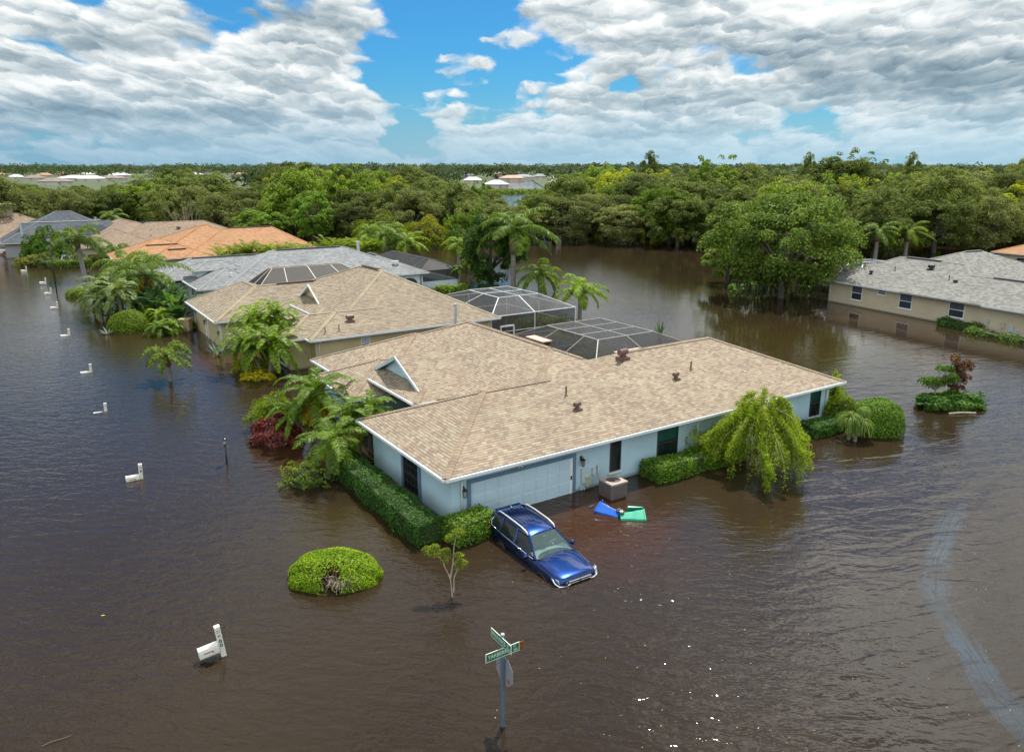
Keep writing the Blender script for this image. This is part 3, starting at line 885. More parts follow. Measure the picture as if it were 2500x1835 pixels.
# ------------------------------------------------------------------ 3: the pale house with the grey roof
o3 = at(1046.5, 664, ZE)
H3 = house('grey_roof_house', 'white and ice blue house with a pale grey shingle roof beyond the tan house', o3, 33.1)
rf, cp, gt, fa = MB(), MB(), MB(), MB()
hip(rf, cp, -21.7, -.6, 0, 13.0, caps=('H0', 'RG', 'H1'))
hip(rf, cp, -8.2, 0, 0, 11.0, dz=-.004, caps=('H1', 'RG', 'H2'))
hip(rf, cp, -23.9, -16.8, .66, 8.15, dz=-.002, caps='all')
hip(rf, cp, -26.5, -12, 7.9, 16.2, dz=.004, ridge=((-22.3, 12.0), (-14, 12.0)), zr=4.0, caps=('H0', 'RG'))
hip(rf, cp, -23.2, -18.3, 5.6, 8.9, ze=3.5, caps='all')
rf.build('roof', sh_grey, H3); cp.build('ridge_cap', cap_grey, H3)
for p, q, z, o in (((-23.9, 8.15), (-23.9, .66), ZE, (-1, 0)), ((-23.9, .66), (-17, .66), ZE, (0, -1)), ((-16.8, 0), (0, 0), ZE, (0, -1)), ((0, 0), (0, 11), ZE, (1, 0)), ((-23.2, 8.9), (-23.2, 5.6), 3.5, (-1, 0)), ((-23.2, 5.6), (-18.3, 5.6), 3.5, (0, -1)), ((-18.3, 5.6), (-18.3, 8.9), 3.5, (1, 0))):
    eave(gt, fa, p, q, z, o)
gt.build('gutter', white_al, H3); fa.build('fascia', white_al, H3)
w = MB(); w.prism([(-23.4, 1.16), (-17.3, 1.16), (-17.3, .5), (-.5, .5), (-.5, 10.5), (-8, 10.5), (-8, 12.4), (-26, 12.4), (-26, 8.6), (-23.4, 8.6)], -.6, ZE - .16); w.build('wall', ice_wall, H3)
w = MB(); w.box(-22.8, 5.95, 2.0, -18.7, 8.6, 3.36); w.build('raised_wall', ice_wall, H3)
window(H3, 'L', -23.4, 2.0, 3.6, .3, 1.7, white_al, grey_glass); window(H3, 'L', -23.4, 5.2, 6.2, .1, 1.8, white_al, grey_glass, rail=False)
m = MB(); m.M = wallM('F', .5); pts = [(-2.2 + 1.0 * math.cos(t), .03, 1.15 + .62 * math.sin(t)) for t in [2 * math.pi * k / 24 for k in range(24)]]
m.poly([(-2.2 + 1.02 * math.cos(t), .02, 1.15 + .64 * math.sin(t)) for t in [2 * math.pi * k / 24 for k in range(24)]]); ow = m.build('window', dark_glass, H3); ow['label'] = 'oval window'
m = MB(); m.M = wallM('F', .5)
for k in range(24): m.beam(pts[k], pts[(k + 1) % 24], .06, .14, up=(0, 1, 0))
m.build('frame', white_al, ow)
downspout(H3, 'F', .5, -.75, ZE, bronze); downspout(H3, 'F', .5, -3.6, ZE, cream_al)
m = MB(); m.tube([(-3.0, 2.0, 3.05), (-3.0, 2.0, 3.35)], .16, 12); m.box(-3.3, 1.8, 3.2, -2.7, 2.2, 3.5); m.build('roof_vent', white_al, H3)
m = MB(); m.tube([(-20.3, 2.6, 3.0), (-20.3, 2.6, 3.4)], .14, 10); m.build('roof_vent', white_al, H3)
m = MB(); m.lathe([(.2, 3.9), (.2, 5.1), (.25, 5.1), (.25, 5.25)], 12, (-5.0, 7.5, 0)); m.build('flue_pipe', MATS['galvanised'], H3)
ridge_vents(H3, plain('ridge_dark', (.09, .09, .09), .6), ((-14.6, 6.5, 4.97), (-7.6, 6.5, 4.97)), ((-4.1, 4.6, 4.0), (-4.1, 7, 4.0)), ((-22, 12.0, 4.06), (-15, 12.0, 4.06)))

# ------------------------------------------------------------------ 4 to 7: houses further up the street
def simple_house(name, label, org, ang, rects, walls, roofm, capm, wallm, gut=True, cat='house', ridge_v=()):
    Hh = house(name, label, org, ang, cat)
    rf, cp, gt, fa = MB(), MB(), MB(), MB()
    for k, r_ in enumerate(rects):
        kw = dict(r_[4]) if len(r_) > 4 else {}
        hip(rf, cp, *r_[:4], dz=-.004 * k, **kw)
        z = kw.get('ze', ZE)
        eave(gt, fa, (r_[0], r_[2]), (r_[1], r_[2]), z, (0, -1)); eave(gt, fa, (r_[0], r_[3]), (r_[0], r_[2]), z, (-1, 0))
        eave(gt, fa, (r_[1], r_[2]), (r_[1], r_[3]), z, (1, 0))
    rf.build('roof', roofm, Hh); cp.build('ridge_cap', capm, Hh); gt.build('gutter', cream_al, Hh)
    w = MB()
    for k, (a, b, c, d) in enumerate(walls): w.box(a, c, -.6, b, d, ZE - .12 - .01 * k)
    w.build('wall', wallm, Hh)
    if ridge_v:
        ridge_vents(Hh, vent_brown, *ridge_v)
    return Hh


H4 = simple_house('orange_roof_house', 'low house with a bright orange shingle roof half hidden by palms', at(444.4, 629.6, ZE), 33.1,
                  [(-3.9, 12.9, 0, 17, {'ridge': ((4.4, 8.45), (5.2, 8.6)), 'zr': 5.69}), (0, 18.5, 0, 14.4, {'ridge': ((7, 7.2), (13.6, 7.2)), 'zr': 5.19}), (-7.5, 4, 0.02, 10.4)],
                  [(-3.3, 17.9, .5, 13.8), (-7.0, -3.0, .55, 9.9)], sh_orng, cap_orng, cream_wall,
                  ridge_v=(((7.5, 7.2, 5.24), (13.5, 7.2, 5.24)), ((-3.5, 3.6, 3.78), (.3, 3.6, 3.78)), ((-1.2, 2.2, 3.24), (1.0, 2.2, 3.24))))
H5 = simple_house('brown_roof_house', 'beige house with weathered brown shingle roof behind the silver pickup', at(207, 605, ZE), 33.1,
                  [(-.6, 10, 0, 11.5), (1, 16, .01, 27, {'ridge': ((8.3, 9.0), (7.2, 20.5)), 'zr': 5.05}), (3, 25, .02, 14, {'ridge': ((9.5, 7.0), (17.8, 7.0)), 'zr': 5.06})],
                  [(0, 15.4, .5, 11), (2, 24.4, .52, 13.4), (1.6, 15.4, 10, 26)], sh_brwn, shingle('ridge_brown', [(.30, .22, .16)], .1, 3, .3), cream_wall)
window(H5, 'L', 0, 8.2, 9.0, .2, 1.7, bronze, dark_glass, sill=False); window(H5, 'L', 0, 9.6, 10.6, -.1, 1.7, bronze, dark_glass, rail=False, sill=False)
d = MB(); d.M = wallM('L', 0); d.box(1.2, 0, -.5, 6.2, .012, 1.62); d.build('garage_door', plain('cream_door', (.44, .40, .31), .5), H5)
downspout(H5, 'L', 0, .9, ZE, cream_al)
roof_vent(H5, 13.5, 4.5, 4.05, 'dome', vent_brown); roof_vent(H5, 9.2, 2.6, 3.3, 'pipe', vent_brown); roof_vent(H5, 18.5, 3.0, 3.5, 'pipe', vent_brown)
lantern('dark lantern on the beige wall beside the silver pickup', None, hw(H5, 0, .55, 1.2), H5.rotation_euler.z - R(90), black_iron, lamp_glass)
H6 = simple_house('slate_roof_house', 'grey house with a dark slate blue shingle roof behind the bushy trees', at(75, 592, ZE), 33.1,
                  [(-3.9, 14.5, 0.02, 20, {'ridge': ((4.3, 10), (6.5, 10)), 'zr': 6.32}), (-.9, 16, 0, 12.4, {'ridge': ((-.9, 6.3), (11.5, 6.3)), 'zr': 4.82}), (-12.5, -5.0, 10.2, 17.0)],
                  [(-.4, 15.4, .5, 11.8), (-3.4, 14, .52, 19.4), (-12, -5.5, 10.7, 16.5)], sh_dark, plain('slate_cap', (.095, .108, .126), .8), grey_wall)
H6.children[0].name = 'roof'
m = MB(); m.beam((-.5, 6.3, 4.88), (10.5, 6.3, 4.88), .22, .07); m.build('ridge_flashing', white_al, H6)
for x in (6.4, 8.7):
    m = MB(); m.poly([(x, 4.6, 4.22), (x, 1.6, 3.0), (x + 2, 1.6, 3.0), (x + 2, 4.6, 4.22)]); m.build('solar_panel', plain('solar_glass', (.02, .022, .035), .25), H6)
H7 = simple_house('chimney_house', 'tan roofed house with a square cream chimney at the far end of the street', at(0, 582, ZE), 33.1,
                  [(-9, 11.3, 0, 17, {'ridge': ((.4, 8.5), (2.9, 8.5)), 'zr': 5.72})], [(-8.4, 10.7, .5, 16.4)], sh_brwn, MATS.get('x') or cap_sand, beige_wall)
m = MB(); m.box(.4, 7.6, 4.6, 2.4, 9.3, 7.3); m.box(.25, 7.45, 7.0, 2.55, 9.45, 7.35); m.build('chimney', cream_wall, H7)

# ------------------------------------------------------------------ right: the beige house across the lake
HR = house('beige_house', 'long beige house with warm grey roof and four white windows across the water', at(2009, 681, ZE), -63.89)
rf, cp, gt, fa = MB(), MB(), MB(), MB()
hip(rf, cp, 0, 16.0, 0, 11.9, ridge=((4.1, 5.95), (11, 5.95)), zr=4.68, caps=('H0', 'RG'))
hip(rf, cp, 1.0, 17.0, 0, 19.2, dz=-.004, caps=('H1', 'RG', 'H3', 'H0'), trim={'H0': (.75, 1)})
hip(rf, cp, 9, 36, -.25, 8.4, dz=-.002, ridge=((13.0, 4.1), (32, 4.1)), zr=4.02, caps=('RG',))
hip(rf, cp, 12, 34, 5, 20, dz=-.006, caps=('RG',))
rf.build('roof', sh_greyt, HR); cp.build('ridge_cap', cap_greyt, HR)
eave(gt, fa, (0, 0), (17, 0), ZE, (0, -1)); eave(gt, fa, (17, -.25), (36, -.25), ZE, (0, -1)); eave(gt, fa, (0, 11.9), (0, 0), ZE, (-1, 0)); eave(gt, fa, (17, 0), (17.02, -.25), ZE, (-1, 0))
gt.build('gutter', white_al, HR); fa.build('fascia', white_al, HR)
w = MB(); w.prism([(.5, .5), (35.4, .5), (35.4, 19), (1.5, 19), (1.5, 11.4), (.5, 11.4)], -.6, ZE - .16); w.build('wall', beige_wall, HR)
for a, b, z0, z1 in ((3.3, 4.58, .66, 2.06), (6.32, 7.24, 1.60, 2.06), (8.72, 10.06, .68, 2.06), (13.7, 15.14, .72, 2.06)):
    window(HR, 'F', .5, a, b, z0, z1, white_al, plain('night_glass', (.018, .026, .042), .08), fw=.06, blind=plain('slate_blind', (.055, .075, .10), .3) if z0 < 1 else None)
downspout(HR, 'F', .5, .72, ZE, white_al)
for u, v, k in ((3.9, 2.2, 'goose'), (5.7, 3.3, 'pipe'), (8.7, 4.4, 'dome'), (11.6, 3.0, 'pipe'), (12.5, 2.6, 'goose')): roof_vent(HR, u, v, ZE + PITCHR * v, k, vent_black)
ridge_vents(HR, plain('vent_grey', (.1, .1, .1), .6), ((4.9, 5.95, 4.75), (8.6, 5.95, 4.75)), ((9, 8.6, 5.55), (9, 11, 5.55)), ((15, 4.1, 4.08), (30, 4.1, 4.08)))
rz = HR.rotation_euler.z
t = thing('electric_meter', 'beige meter box on the wall right of the far air conditioner', 'meter', hw(HR, 18.6, .5, .75), rz)
m = MB(); m.box(-.16, -.1, -.25, .16, 0, .25); m.tube([(-.05, -.04, -.25), (-.05, -.04, -1)], .02, 5); m.build('meter_case', plastic_beige, t, bevel=.01)
t = thing('phone_box', 'pale grey box on pipes at the beige wall, beside the beige meter', 'utility box', hw(HR, 19.3, .5, .62), rz)
m = MB(); m.box(-.2, -.1, -.28, .2, 0, .28); m.tube([(-.1, -.04, -.28), (-.1, -.04, -1)], .025, 5); m.tube([(.1, -.04, -.28), (.1, -.04, -1)], .025, 5); m.build('box_case', plastic_grey, t, bevel=.01)
t = thing('junction_box', 'small blue grey box on the beige wall by the picture edge', 'utility box', hw(HR, 19.9, .5, .40), rz)
m = MB(); m.box(-.12, -.09, -.16, .12, 0, .16); m.tube([(0, -.04, -.1), (0, -.04, -1)], .02, 5); m.build('box_case', MATS['utility_blue'], t, bevel=.01)
t = thing('disconnect_box', 'small blue grey switch box above the far air conditioner', 'utility box', hw(HR, 17.35, .5, .95), rz)
m = MB(); m.box(-.1, -.09, -.14, .1, 0, .14); m.tube([(0, -.04, -.14), (0, -.06, -.8)], .015, 5); m.build('box_case', MATS['utility_blue'], t, bevel=.01)
HR2 = simple_house('terracotta_roof_house', 'house with a terracotta orange roof behind the beige house on the right edge', at(2420, 614, ZE), -63.9,
                   [(0, 22, 0, 14)], [(.5, 21.4, .5, 13.4)], sh_orng, cap_orng, beige_wall)
window(HR2, 'F', .5, 3.2, 4.4, .9, 1.8, white_al, grey_glass)

# ------------------------------------------------------------------ pool cages
def scr(name, a, col=(.02, .021, .024)):
    m, T, b = pbsdf(name)
    b.inputs['Base Color'].default_value = (*col, 1); b.inputs['Roughness'].default_value = 0.6
    b.inputs['Specular IOR Level'].default_value = 0.25
    tr = T.node('ShaderNodeBsdfTransparent'); mx = T.node('ShaderNodeMixShader')
    uvn = T.noise(T.node('ShaderNodeNewGeometry').outputs['Position'], 0.8, 3, 0.5)
    T.put(mx.inputs[0], T.mr(uvn, .3, .7, a - .05, a + .05))
    T.l.new(tr.outputs[0], mx.inputs[1]); T.l.new(b.outputs[0], mx.inputs[2])
    T.l.new(mx.outputs[0], T.n['Material Output'].inputs[0])
    return m


def cage(root_house, label, rect, top, ze, zt, nu, nv, framem, screenm, knee=None, door=None, fw=.07, deck=None):
    """screened pool enclosure: mansard frame of beams with mesh panels between them; coordinates of the house it joins"""
    t = thing('pool_cage', label, 'pool cage', (root_house.location.x, root_house.location.y, 0), root_house.rotation_euler.z)
    u0, u1, v0, v1 = rect; a0, a1, b0, b1 = top
    E = [Vector((u0, v0, ze)), Vector((u1, v0, ze)), Vector((u1, v1, ze)), Vector((u0, v1, ze))]
    Tt = [Vector((a0, b0, zt)), Vector((a1, b0, zt)), Vector((a1, b1, zt)), Vector((a0, b1, zt))]
    G = [Vector((p.x, p.y, -.6)) for p in E]
    f = MB()
    for k in range(4):
        j = (k + 1) % 4
        f.beam(E[k], E[j], fw, fw * 1.2); f.beam(Tt[k], Tt[j], fw, fw); f.beam(E[k], Tt[k], fw, fw); f.beam(G[k], E[k], fw, fw, up=(1, 0, 0))
        n = nu if k in (0, 2) else nv
        for q in range(1, n):
            x = q / n
            f.beam(G[k].lerp(G[j], x), E[k].lerp(E[j], x), fw, fw, up=(1, 0, 0))
            f.beam(E[k].lerp(E[j], x), Tt[k].lerp(Tt[j], max(0, min(1, (x * n - .5) / (n - 1) if n > 1 else .5))), fw, fw)
        f.beam(G[k] + Vector((0, 0, 1.35)), G[j] + Vector((0, 0, 1.35)), fw * .7, fw * .7)
    for q in range(1, nu): f.beam(Tt[0].lerp(Tt[1], q / nu), Tt[3].lerp(Tt[2], q / nu), fw, fw)
    for q in range(1, nv): f.beam(Tt[0].lerp(Tt[3], q / nv), Tt[1].lerp(Tt[2], q / nv), fw, fw)
    if door:
        k, x0, x1, zd = door; j = (k + 1) % 4
        p, q = G[k].lerp(G[j], x0), G[k].lerp(G[j], x1); out = Vector((0, -.04, 0)) if k == 0 else Vector((.04, 0, 0))
        for a_ in (p, q): f.beam(a_ + out, a_ + out + Vector((0, 0, zd + .6)), .12, .1, up=(1, 0, 0))
        f.beam(p + out + Vector((0, 0, zd + .6)), q + out + Vector((0, 0, zd + .6)), .1, .12)
    f.build('cage_frame', framem, t)
    s = MB()
    for k in range(4):
        j = (k + 1) % 4
        s.poly([G[k], G[j], E[j], E[k]]); s.poly([E[k], E[j], Tt[j], Tt[k]])
    s.poly(Tt); s.build('screen', screenm, t)
    if knee:
        w = MB()
        for k in range(4):
            j = (k + 1) % 4; w.beam(G[k] + Vector((0, 0, .0)) + Vector((0, 0, (knee + .6) / 2)), G[j] + Vector((0, 0, (knee + .6) / 2)), .12, knee + .6)
        w.build('knee_wall', ice_wall, t)
    return t


scr_dark = scr('screen_dark', .58, (.048, .049, .052)); scr_black = scr('screen_black', .92, (.020, .017, .015)); scr_light = scr('screen_pale', .44, (.075, .079, .083))
fr_bronze = plain('bronze_beam', (.10, .09, .08), .4); fr_tan = plain('tan_beam', (.45, .40, .33), .5); fr_white = plain('white_beam', (.74, .75, .76), .4)
cage(H1, 'grey mesh pool cage with thin pale beams behind the corner house', (15.8, 24.7, 10.5, 20.3), (17.2, 21.75, 12.0, 17.3), 2.05, 3.2, 2, 3, plain('stone_beam', (.34, .32, .29), .5), scr_dark, fw=.06)
cage(H2, 'white framed pool cage with a door at the lake side of the tan house', (15.0, 23.3, 1.3, 12.0), (17.05, 21.0, 3.5, 8.3), 2.05, 3.1, 2, 2, fr_white, scr_light, door=(0, .10, .25, 1.2), fw=.055)
cage(H3, 'black mesh courtyard cage with tan beams against the grey roof', (-20.2, -7.6, -5.2, -.2), (-17.5, -10.6, -1.7, -.75), 2.3, 4.05, 4, 2, fr_tan, scr_black)
cage(H3, 'long dark pool cage on a white knee wall beside the grey roof', (.15, 4.9, 2.2, 17.5), (2.45, 2.85, 4.5, 15.4), 2.1, 3.05, 1, 6, fr_bronze, scr_dark, knee=.85)
cage(HR, 'white framed pool cage peeping out behind the beige house', (-6.0, .6, 5.0, 14.0), (-4.4, -1.0, 6.8, 12.2), 2.1, 3.2, 2, 2, fr_white, scr_dark)
# low courtyard wall between the houses
t = thing('courtyard_wall', 'low tan courtyard wall with a pier between the two tan and grey houses', 'wall', (0, 0, 0))
a, b = at(455, 808), at(418, 778); a2 = at(470, 800)
m = MB(); m.beam((a.x, a.y, 0), (b.x, b.y, 0), .25, 1.3); m.box(a.x - .4, a.y - .3, -.5, a.x + .4, a.y + .4, 1.0); m.box(a.x - .48, a.y - .38, 1.0, a.x + .48, a.y + .48, 1.08); m.build('wall_panel', stucco('sand_stucco', (.44, .33, .22)), t)

# ------------------------------------------------------------------ far suburb behind the wood
def far_house(px_, py_, wpx, roofm, wallm, label, zt=5.4):
    d = (CAMH - zt) * FOC / max(6.0, py_ - HOR); X = (px_ - 1250) * d / FOC * 1.03
    wd = max(12.0, wpx * d / FOC)
    t = thing('suburban_house', label, 'house', (X, d, 0), R(random.uniform(-12, 35)), 'far houses beyond the wood')
    rf, cp, wl = MB(), MB(), MB(); dp = wd * random.uniform(.55, .75)
    hip(rf, cp, -wd / 2, wd / 2, -dp / 2, dp / 2, ze=2.9, ridge=((-wd / 2 + dp / 2, 0), (wd / 2 - dp / 2, 0)), zr=zt, caps=())
    hip(rf, cp, -wd * .15, wd * .25, -dp * .72, dp * .2, ze=2.88, ridge=((wd * .05, -dp * .4), (wd * .05, -dp * .02)), zr=zt - .6, caps=())
    wl.box(-wd / 2 + .6, -dp / 2 + .6, 0, wd / 2 - .6, dp / 2 - .6, 2.75); wl.box(-wd * .15 + .5, -dp * .72 + .5, 0, wd * .25 - .5, 0, 2.7)
    rf.build('roof', roofm, t); wl.build('wall', wallm, t)
    return t


random.seed(5)
rw = plain('roof_white', (.62, .62, .60), .7); rt = plain('roof_terracotta', (.40, .235, .15), .8); rb = plain('roof_umber', (.21, .165, .14), .8); rg = plain('roof_pewter', (.25, .26, .28), .8); rc = plain('roof_clay', (.46, .30, .20), .8)
FH = [(35, 431, 60, rc), (70, 420, 40, rt), (52, 428, 50, rt), (112, 424, 30, rw), (155, 426, 50, rb), (178, 421, 36, rt), (200, 432, 70, rb), (216, 419, 38, rt), (240, 419, 30, rt), (247, 426, 70, rw), (284, 427, 60, rw), (276, 420, 34, rw), (350, 421, 50, rw), (330, 426, 60, rb), (470, 420, 50, rb),
      (523, 420, 46, rw), (518, 432, 46, rb), (500, 424, 46, rb), (545, 427, 30, rw), (630, 420, 50, rt), (665, 422, 44, rg), (1150, 422, 34, rg), (1160, 430, 44, rw), (1226, 419, 56, rt), (1214, 437, 56, rw), (1250, 426, 60, rc), (1275, 424, 50, rg), (1313, 423, 30, rg), (1362, 426, 50, rg), (1388, 424, 30, rt), (1356, 433, 36, rw), (1860, 428, 16, rw)]
for k, (x, y, w_, r_) in enumerate(FH):
    nm = {rw: 'white', rt: 'terracotta', rb: 'brown', rg: 'grey', rc: 'clay pink'}[r_]
    side = 'on the left skyline' if x < 700 else ('beyond the far pond' if x < 1500 else 'deep in the wood on the right')
    far_house(x, y, w_, r_, plain('far_wall', (.52, .48, .42), .8), f'distant house with a {nm} roof {side}')
o = simple_house('blue_gable_house', 'pale blue roof corner of a house showing between the oaks behind the orange roof', at(640, 452, 5.0), 20, [(-3, 9, 0, 9, {'ze': 5.2 - 1.8})], [(-2.4, 8.4, .6, 8.4)], plain('roof_iceblue', (.34, .42, .47), .7), plain('roof_iceblue', (.34, .42, .47), .7), ice_wall)
# =================================================================== PLANTS
rng = np.random.default_rng(11)


def npmesh(name, V, F, mat, smooth=False, mi=None):
    """mesh from arrays: V (n,3), F (m,4)"""
    me = bpy.data.meshes.new(name)
    V = np.asarray(V, np.float32); F = np.asarray(F, np.int32); k = F.shape[1]
    me.vertices.add(len(V)); me.vertices.foreach_set('co', V.ravel())
    me.loops.add(F.size); me.loops.foreach_set('vertex_index', F.ravel())
    me.polygons.add(len(F)); me.polygons.foreach_set('loop_start', np.arange(0, F.size, k, dtype=np.int32))
    for m in (mat if isinstance(mat, (list, tuple)) else [mat]): me.materials.append(m)
    if mi is not None: me.polygons.foreach_set('material_index', np.asarray(mi, np.int32))
    me.update(calc_edges=True)
    return me


def obj(name, me, parent=None):
    return link(bpy.data.objects.new(name, me), parent)


def unit(a):
    return a / np.maximum(np.linalg.norm(a, axis=-1, keepdims=True), 1e-9)


def leaf_quads(C, N, L, Wd, rg=rng, droop=0.0):
    """a diamond shaped leaf at each centre C with face normal N"""
    n = len(C); t = unit(np.cross(N, rg.normal(size=(n, 3)))); b = np.cross(N, t)
    if droop: t = unit(t + np.array([0, 0, -droop])); b = unit(np.cross(N, t))
    L = L * rg.uniform(.7, 1.3, (n, 1)); Wd = Wd * rg.uniform(.7, 1.3, (n, 1))
    V = np.stack([C + t * L / 2, C + b * Wd / 2, C - t * L / 2, C - b * Wd / 2], 1).reshape(-1, 3)
    return V, np.arange(4 * n).reshape(n, 4)


def merge(parts):
    V = []; F = []; o = 0
    for v, f in parts:
        V.append(v); F.append(f + o); o += len(v)
    return np.concatenate(V), np.concatenate(F)


def clump_leaves(cent, rad, per, L, Wd, up=.35, jit=.55, rg=rng, flat=.8):
    """leaves over the outside of clumps: centres (k,3), radii (k,)"""
    k = len(cent); D = unit(rg.normal(size=(k, per, 3))); D[..., 2] = np.where(D[..., 2] < -.35, -D[..., 2], D[..., 2])
    rr = rad[:, None, None] * rg.uniform(.55, 1.08, (k, per, 1)) ** .6
    C = cent[:, None, :] + D * rr * np.array([1, 1, flat])
    N = unit(D + np.array([0, 0, up]) + rg.normal(scale=jit, size=D.shape))
    return leaf_quads(C.reshape(-1, 3), N.reshape(-1, 3), L, Wd, rg)


def trunk_mb(pts, rad, limbs=(), n=8):
    m = MB(); m.tube(pts, rad, n)
    for p, r_ in limbs: m.tube(p, r_, 6)
    return m


bark = plain('oak_bark', (.10, .085, .070), .9, var=.35, scale=4, bump=.02, bscale=9)
pale_bark = plain('pale_bark', (.26, .23, .19), .85, var=.3, scale=5)
palm_bark = plain('palm_bark', (.21, .19, .165), .9, var=.3, scale=6, bump=.015, bscale=14)
oak_leaf = leafmat('oak_leaf', (.068, .095, .024), (.165, .190, .055), .5, .30, .30)
oak_leaf2 = leafmat('oak_leaf_grey', (.078, .098, .030), (.185, .195, .070), .5, .30, .30)
oak_leaf3 = leafmat('oak_leaf_bright', (.085, .140, .016), (.190, .245, .038), .45, .34, .30)
lime_leaf = leafmat('lime_leaf', (.145, .180, .010), (.275, .290, .018), .45, .35, .40)
moss_mat = leafmat('spanish_moss', (.040, .046, .026), (.075, .08, .05), .8, .2, .6)


def oak_meshes(seed, leafm, rx=6.0, h=9.5, nclump=100, per=240, L=.29, skirt=.25, trunk_h=2.6, ragged=.2, moss=0):
    """broad oak: crown mesh, trunk with limbs, and hanging moss, base at the water"""
    rg = np.random.default_rng(seed); pr = random.Random(seed)
    k = nclump
    D = unit(rg.normal(size=(k, 3))); D[:, 2] = np.where(D[:, 2] < -.68 - skirt, -D[:, 2], D[:, 2]); D = unit(D); f = 1 + ragged * (np.sin(D[:, 0] * 3 + seed) + np.cos(D[:, 1] * 4 + seed * 2)) * .5
    rr = rg.uniform(.55, 1.0, k) ** .5 * f
    zc = h * .50; rz = h * .50
    rad = rg.uniform(.12, .23, k) * rx
    cent = D * rr[:, None] * np.array([rx * .82, rx * .82, rz * .86]) + np.array([0, 0, zc])
    cent[:, 2] = np.maximum(cent[:, 2], rad * .55 + .3)
    parts = [clump_leaves(cent, rad, per, L, L * .62, rg=rg)]
    # loose twigs standing out of the outline
    kk = 26; D2 = unit(rg.normal(size=(kk, 3))); D2[:, 2] = np.abs(D2[:, 2]); c2 = D2 * np.array([rx, rx, rz]) * rg.uniform(.9, 1.12, (kk, 1)) + np.array([0, 0, zc])
    parts.append(clump_leaves(c2, rg.uniform(.35, .8, kk), 34, L, L * .6, rg=rg))
    V, F = merge(parts)
    crown = npmesh('crown', V, F, leafm)
    limbs = []
    for i in range(9):
        c = cent[pr.randrange(k)]; s = Vector((0, 0, trunk_h * pr.uniform(.6, 1)))
        mid = s.lerp(Vector(c), .5) + Vector((pr.uniform(-.4, .4), pr.uniform(-.4, .4), pr.uniform(.1, .7)))
        limbs.append(([s, mid, Vector(c)], [.20, .13, .05]))
    tm = trunk_mb([(0, 0, -.6), (.05, 0, .6), (-.05, .08, trunk_h), (.1, .1, h * .62)], [.42, .36, .30, .12], limbs)
    trunk = tm.mesh('trunk', bark, True)
    mossm = None
    if moss:
        low = np.argsort(cent[:, 2])[:moss]
        C = cent[low].repeat(46, 0) + rg.normal(scale=.9, size=(moss * 46, 3)) * np.array([1, 1, .3]) - np.array([0, 0, .6])
        ln = rg.uniform(.7, 2.0, (len(C), 1)); a = rg.uniform(0, 6.3, len(C)); wv = np.stack([np.cos(a), np.sin(a), a * 0], 1) * .07
        top = C; bot = C - np.concatenate([rg.normal(scale=.1, size=(len(C), 2)), ln], 1); bot[:, 2] = np.maximum(bot[:, 2], .15)
        V = np.stack([top - wv, top + wv, bot + wv * .3, bot - wv * .3], 1).reshape(-1, 3)
        mossm = npmesh('hanging_moss', V, np.arange(len(V)).reshape(-1, 4), moss_mat)
    return crown, trunk, mossm


def make_tree(name, label, meshes, loc, rotz=0.0, scale=1.0, group=None, cat='tree'):
    t = thing(name, label, cat, loc, rotz, group, scale)
    obj('crown', meshes[0], t); obj('trunk', meshes[1], t)
    if len(meshes) > 2 and meshes[2]: obj('hanging_moss', meshes[2], t)['kind'] = 'stuff'
    return t


# ------------------------------------------------------------------ the flooded wood
OAKS = [oak_meshes(101, oak_leaf, 6.2, 9.6, moss=9), oak_meshes(102, oak_leaf2, 5.8, 9.2, 110, 230, moss=8), oak_meshes(103, oak_leaf, 5.2, 10.0, 92, 240, ragged=.4, moss=10), oak_meshes(104, oak_leaf2, 6.6, 9.0, 115, 235, ragged=.35),
        oak_meshes(105, oak_leaf, 5.4, 9.8, 95, 240, ragged=.5)]
BRIGHT = [oak_meshes(111, oak_leaf3, 5.0, 9.5, 80, 200, L=.34, ragged=.45), oak_meshes(112, oak_leaf3, 5.6, 9.0, 86, 200, L=.34, ragged=.3)]
LIME = [oak_meshes(121, lime_leaf, 4.6, 9.0, 70, 200, L=.34, ragged=.6)]
EDGE = [(-400, 545), (0, 548), (120, 556), (300, 562), (470, 568), (640, 575), (720, 586), (850, 592), (1000, 598), (1100, 600), (1180, 596), (1350, 600), (1500, 604), (1650, 612), (1800, 626), (1960, 640), (2100, 640), (2300, 622), (2500, 616), (2900, 610)]


def edge_d(px_):
    for (a, ya), (b, yb) in zip(EDGE, EDGE[1:]):
        if a <= px_ <= b:
            y = ya + (yb - ya) * (px_ - a) / (b - a)
            return at(px_, y).y
    return 130.0


# highest row a crown may reach, seen from the drone: keeps the far roofs and the pond in view
CAPS = [(-300, 418), (40, 412), (90, 440), (130, 448), (340, 446), (400, 424), (450, 408), (540, 412), (590, 446), (660, 452), (700, 405), (760, 396), (900, 392), (1000, 402), (1060, 420), (1120, 440), (1180, 452), (1230, 492), (1290, 488), (1330, 440), (1390, 416), (1480, 410), (1560, 406), (1660, 408), (1760, 412), (1900, 418), (1960, 404), (2040, 398), (2120, 406), (2300, 402), (2420, 404), (2500, 398), (3000, 396)]


def cap_y(px_):
    for (a, ya), (b, yb) in zip(CAPS, CAPS[1:]):
        if a <= px_ <= b: return ya + (yb - ya) * (px_ - a) / (b - a)
    return 415


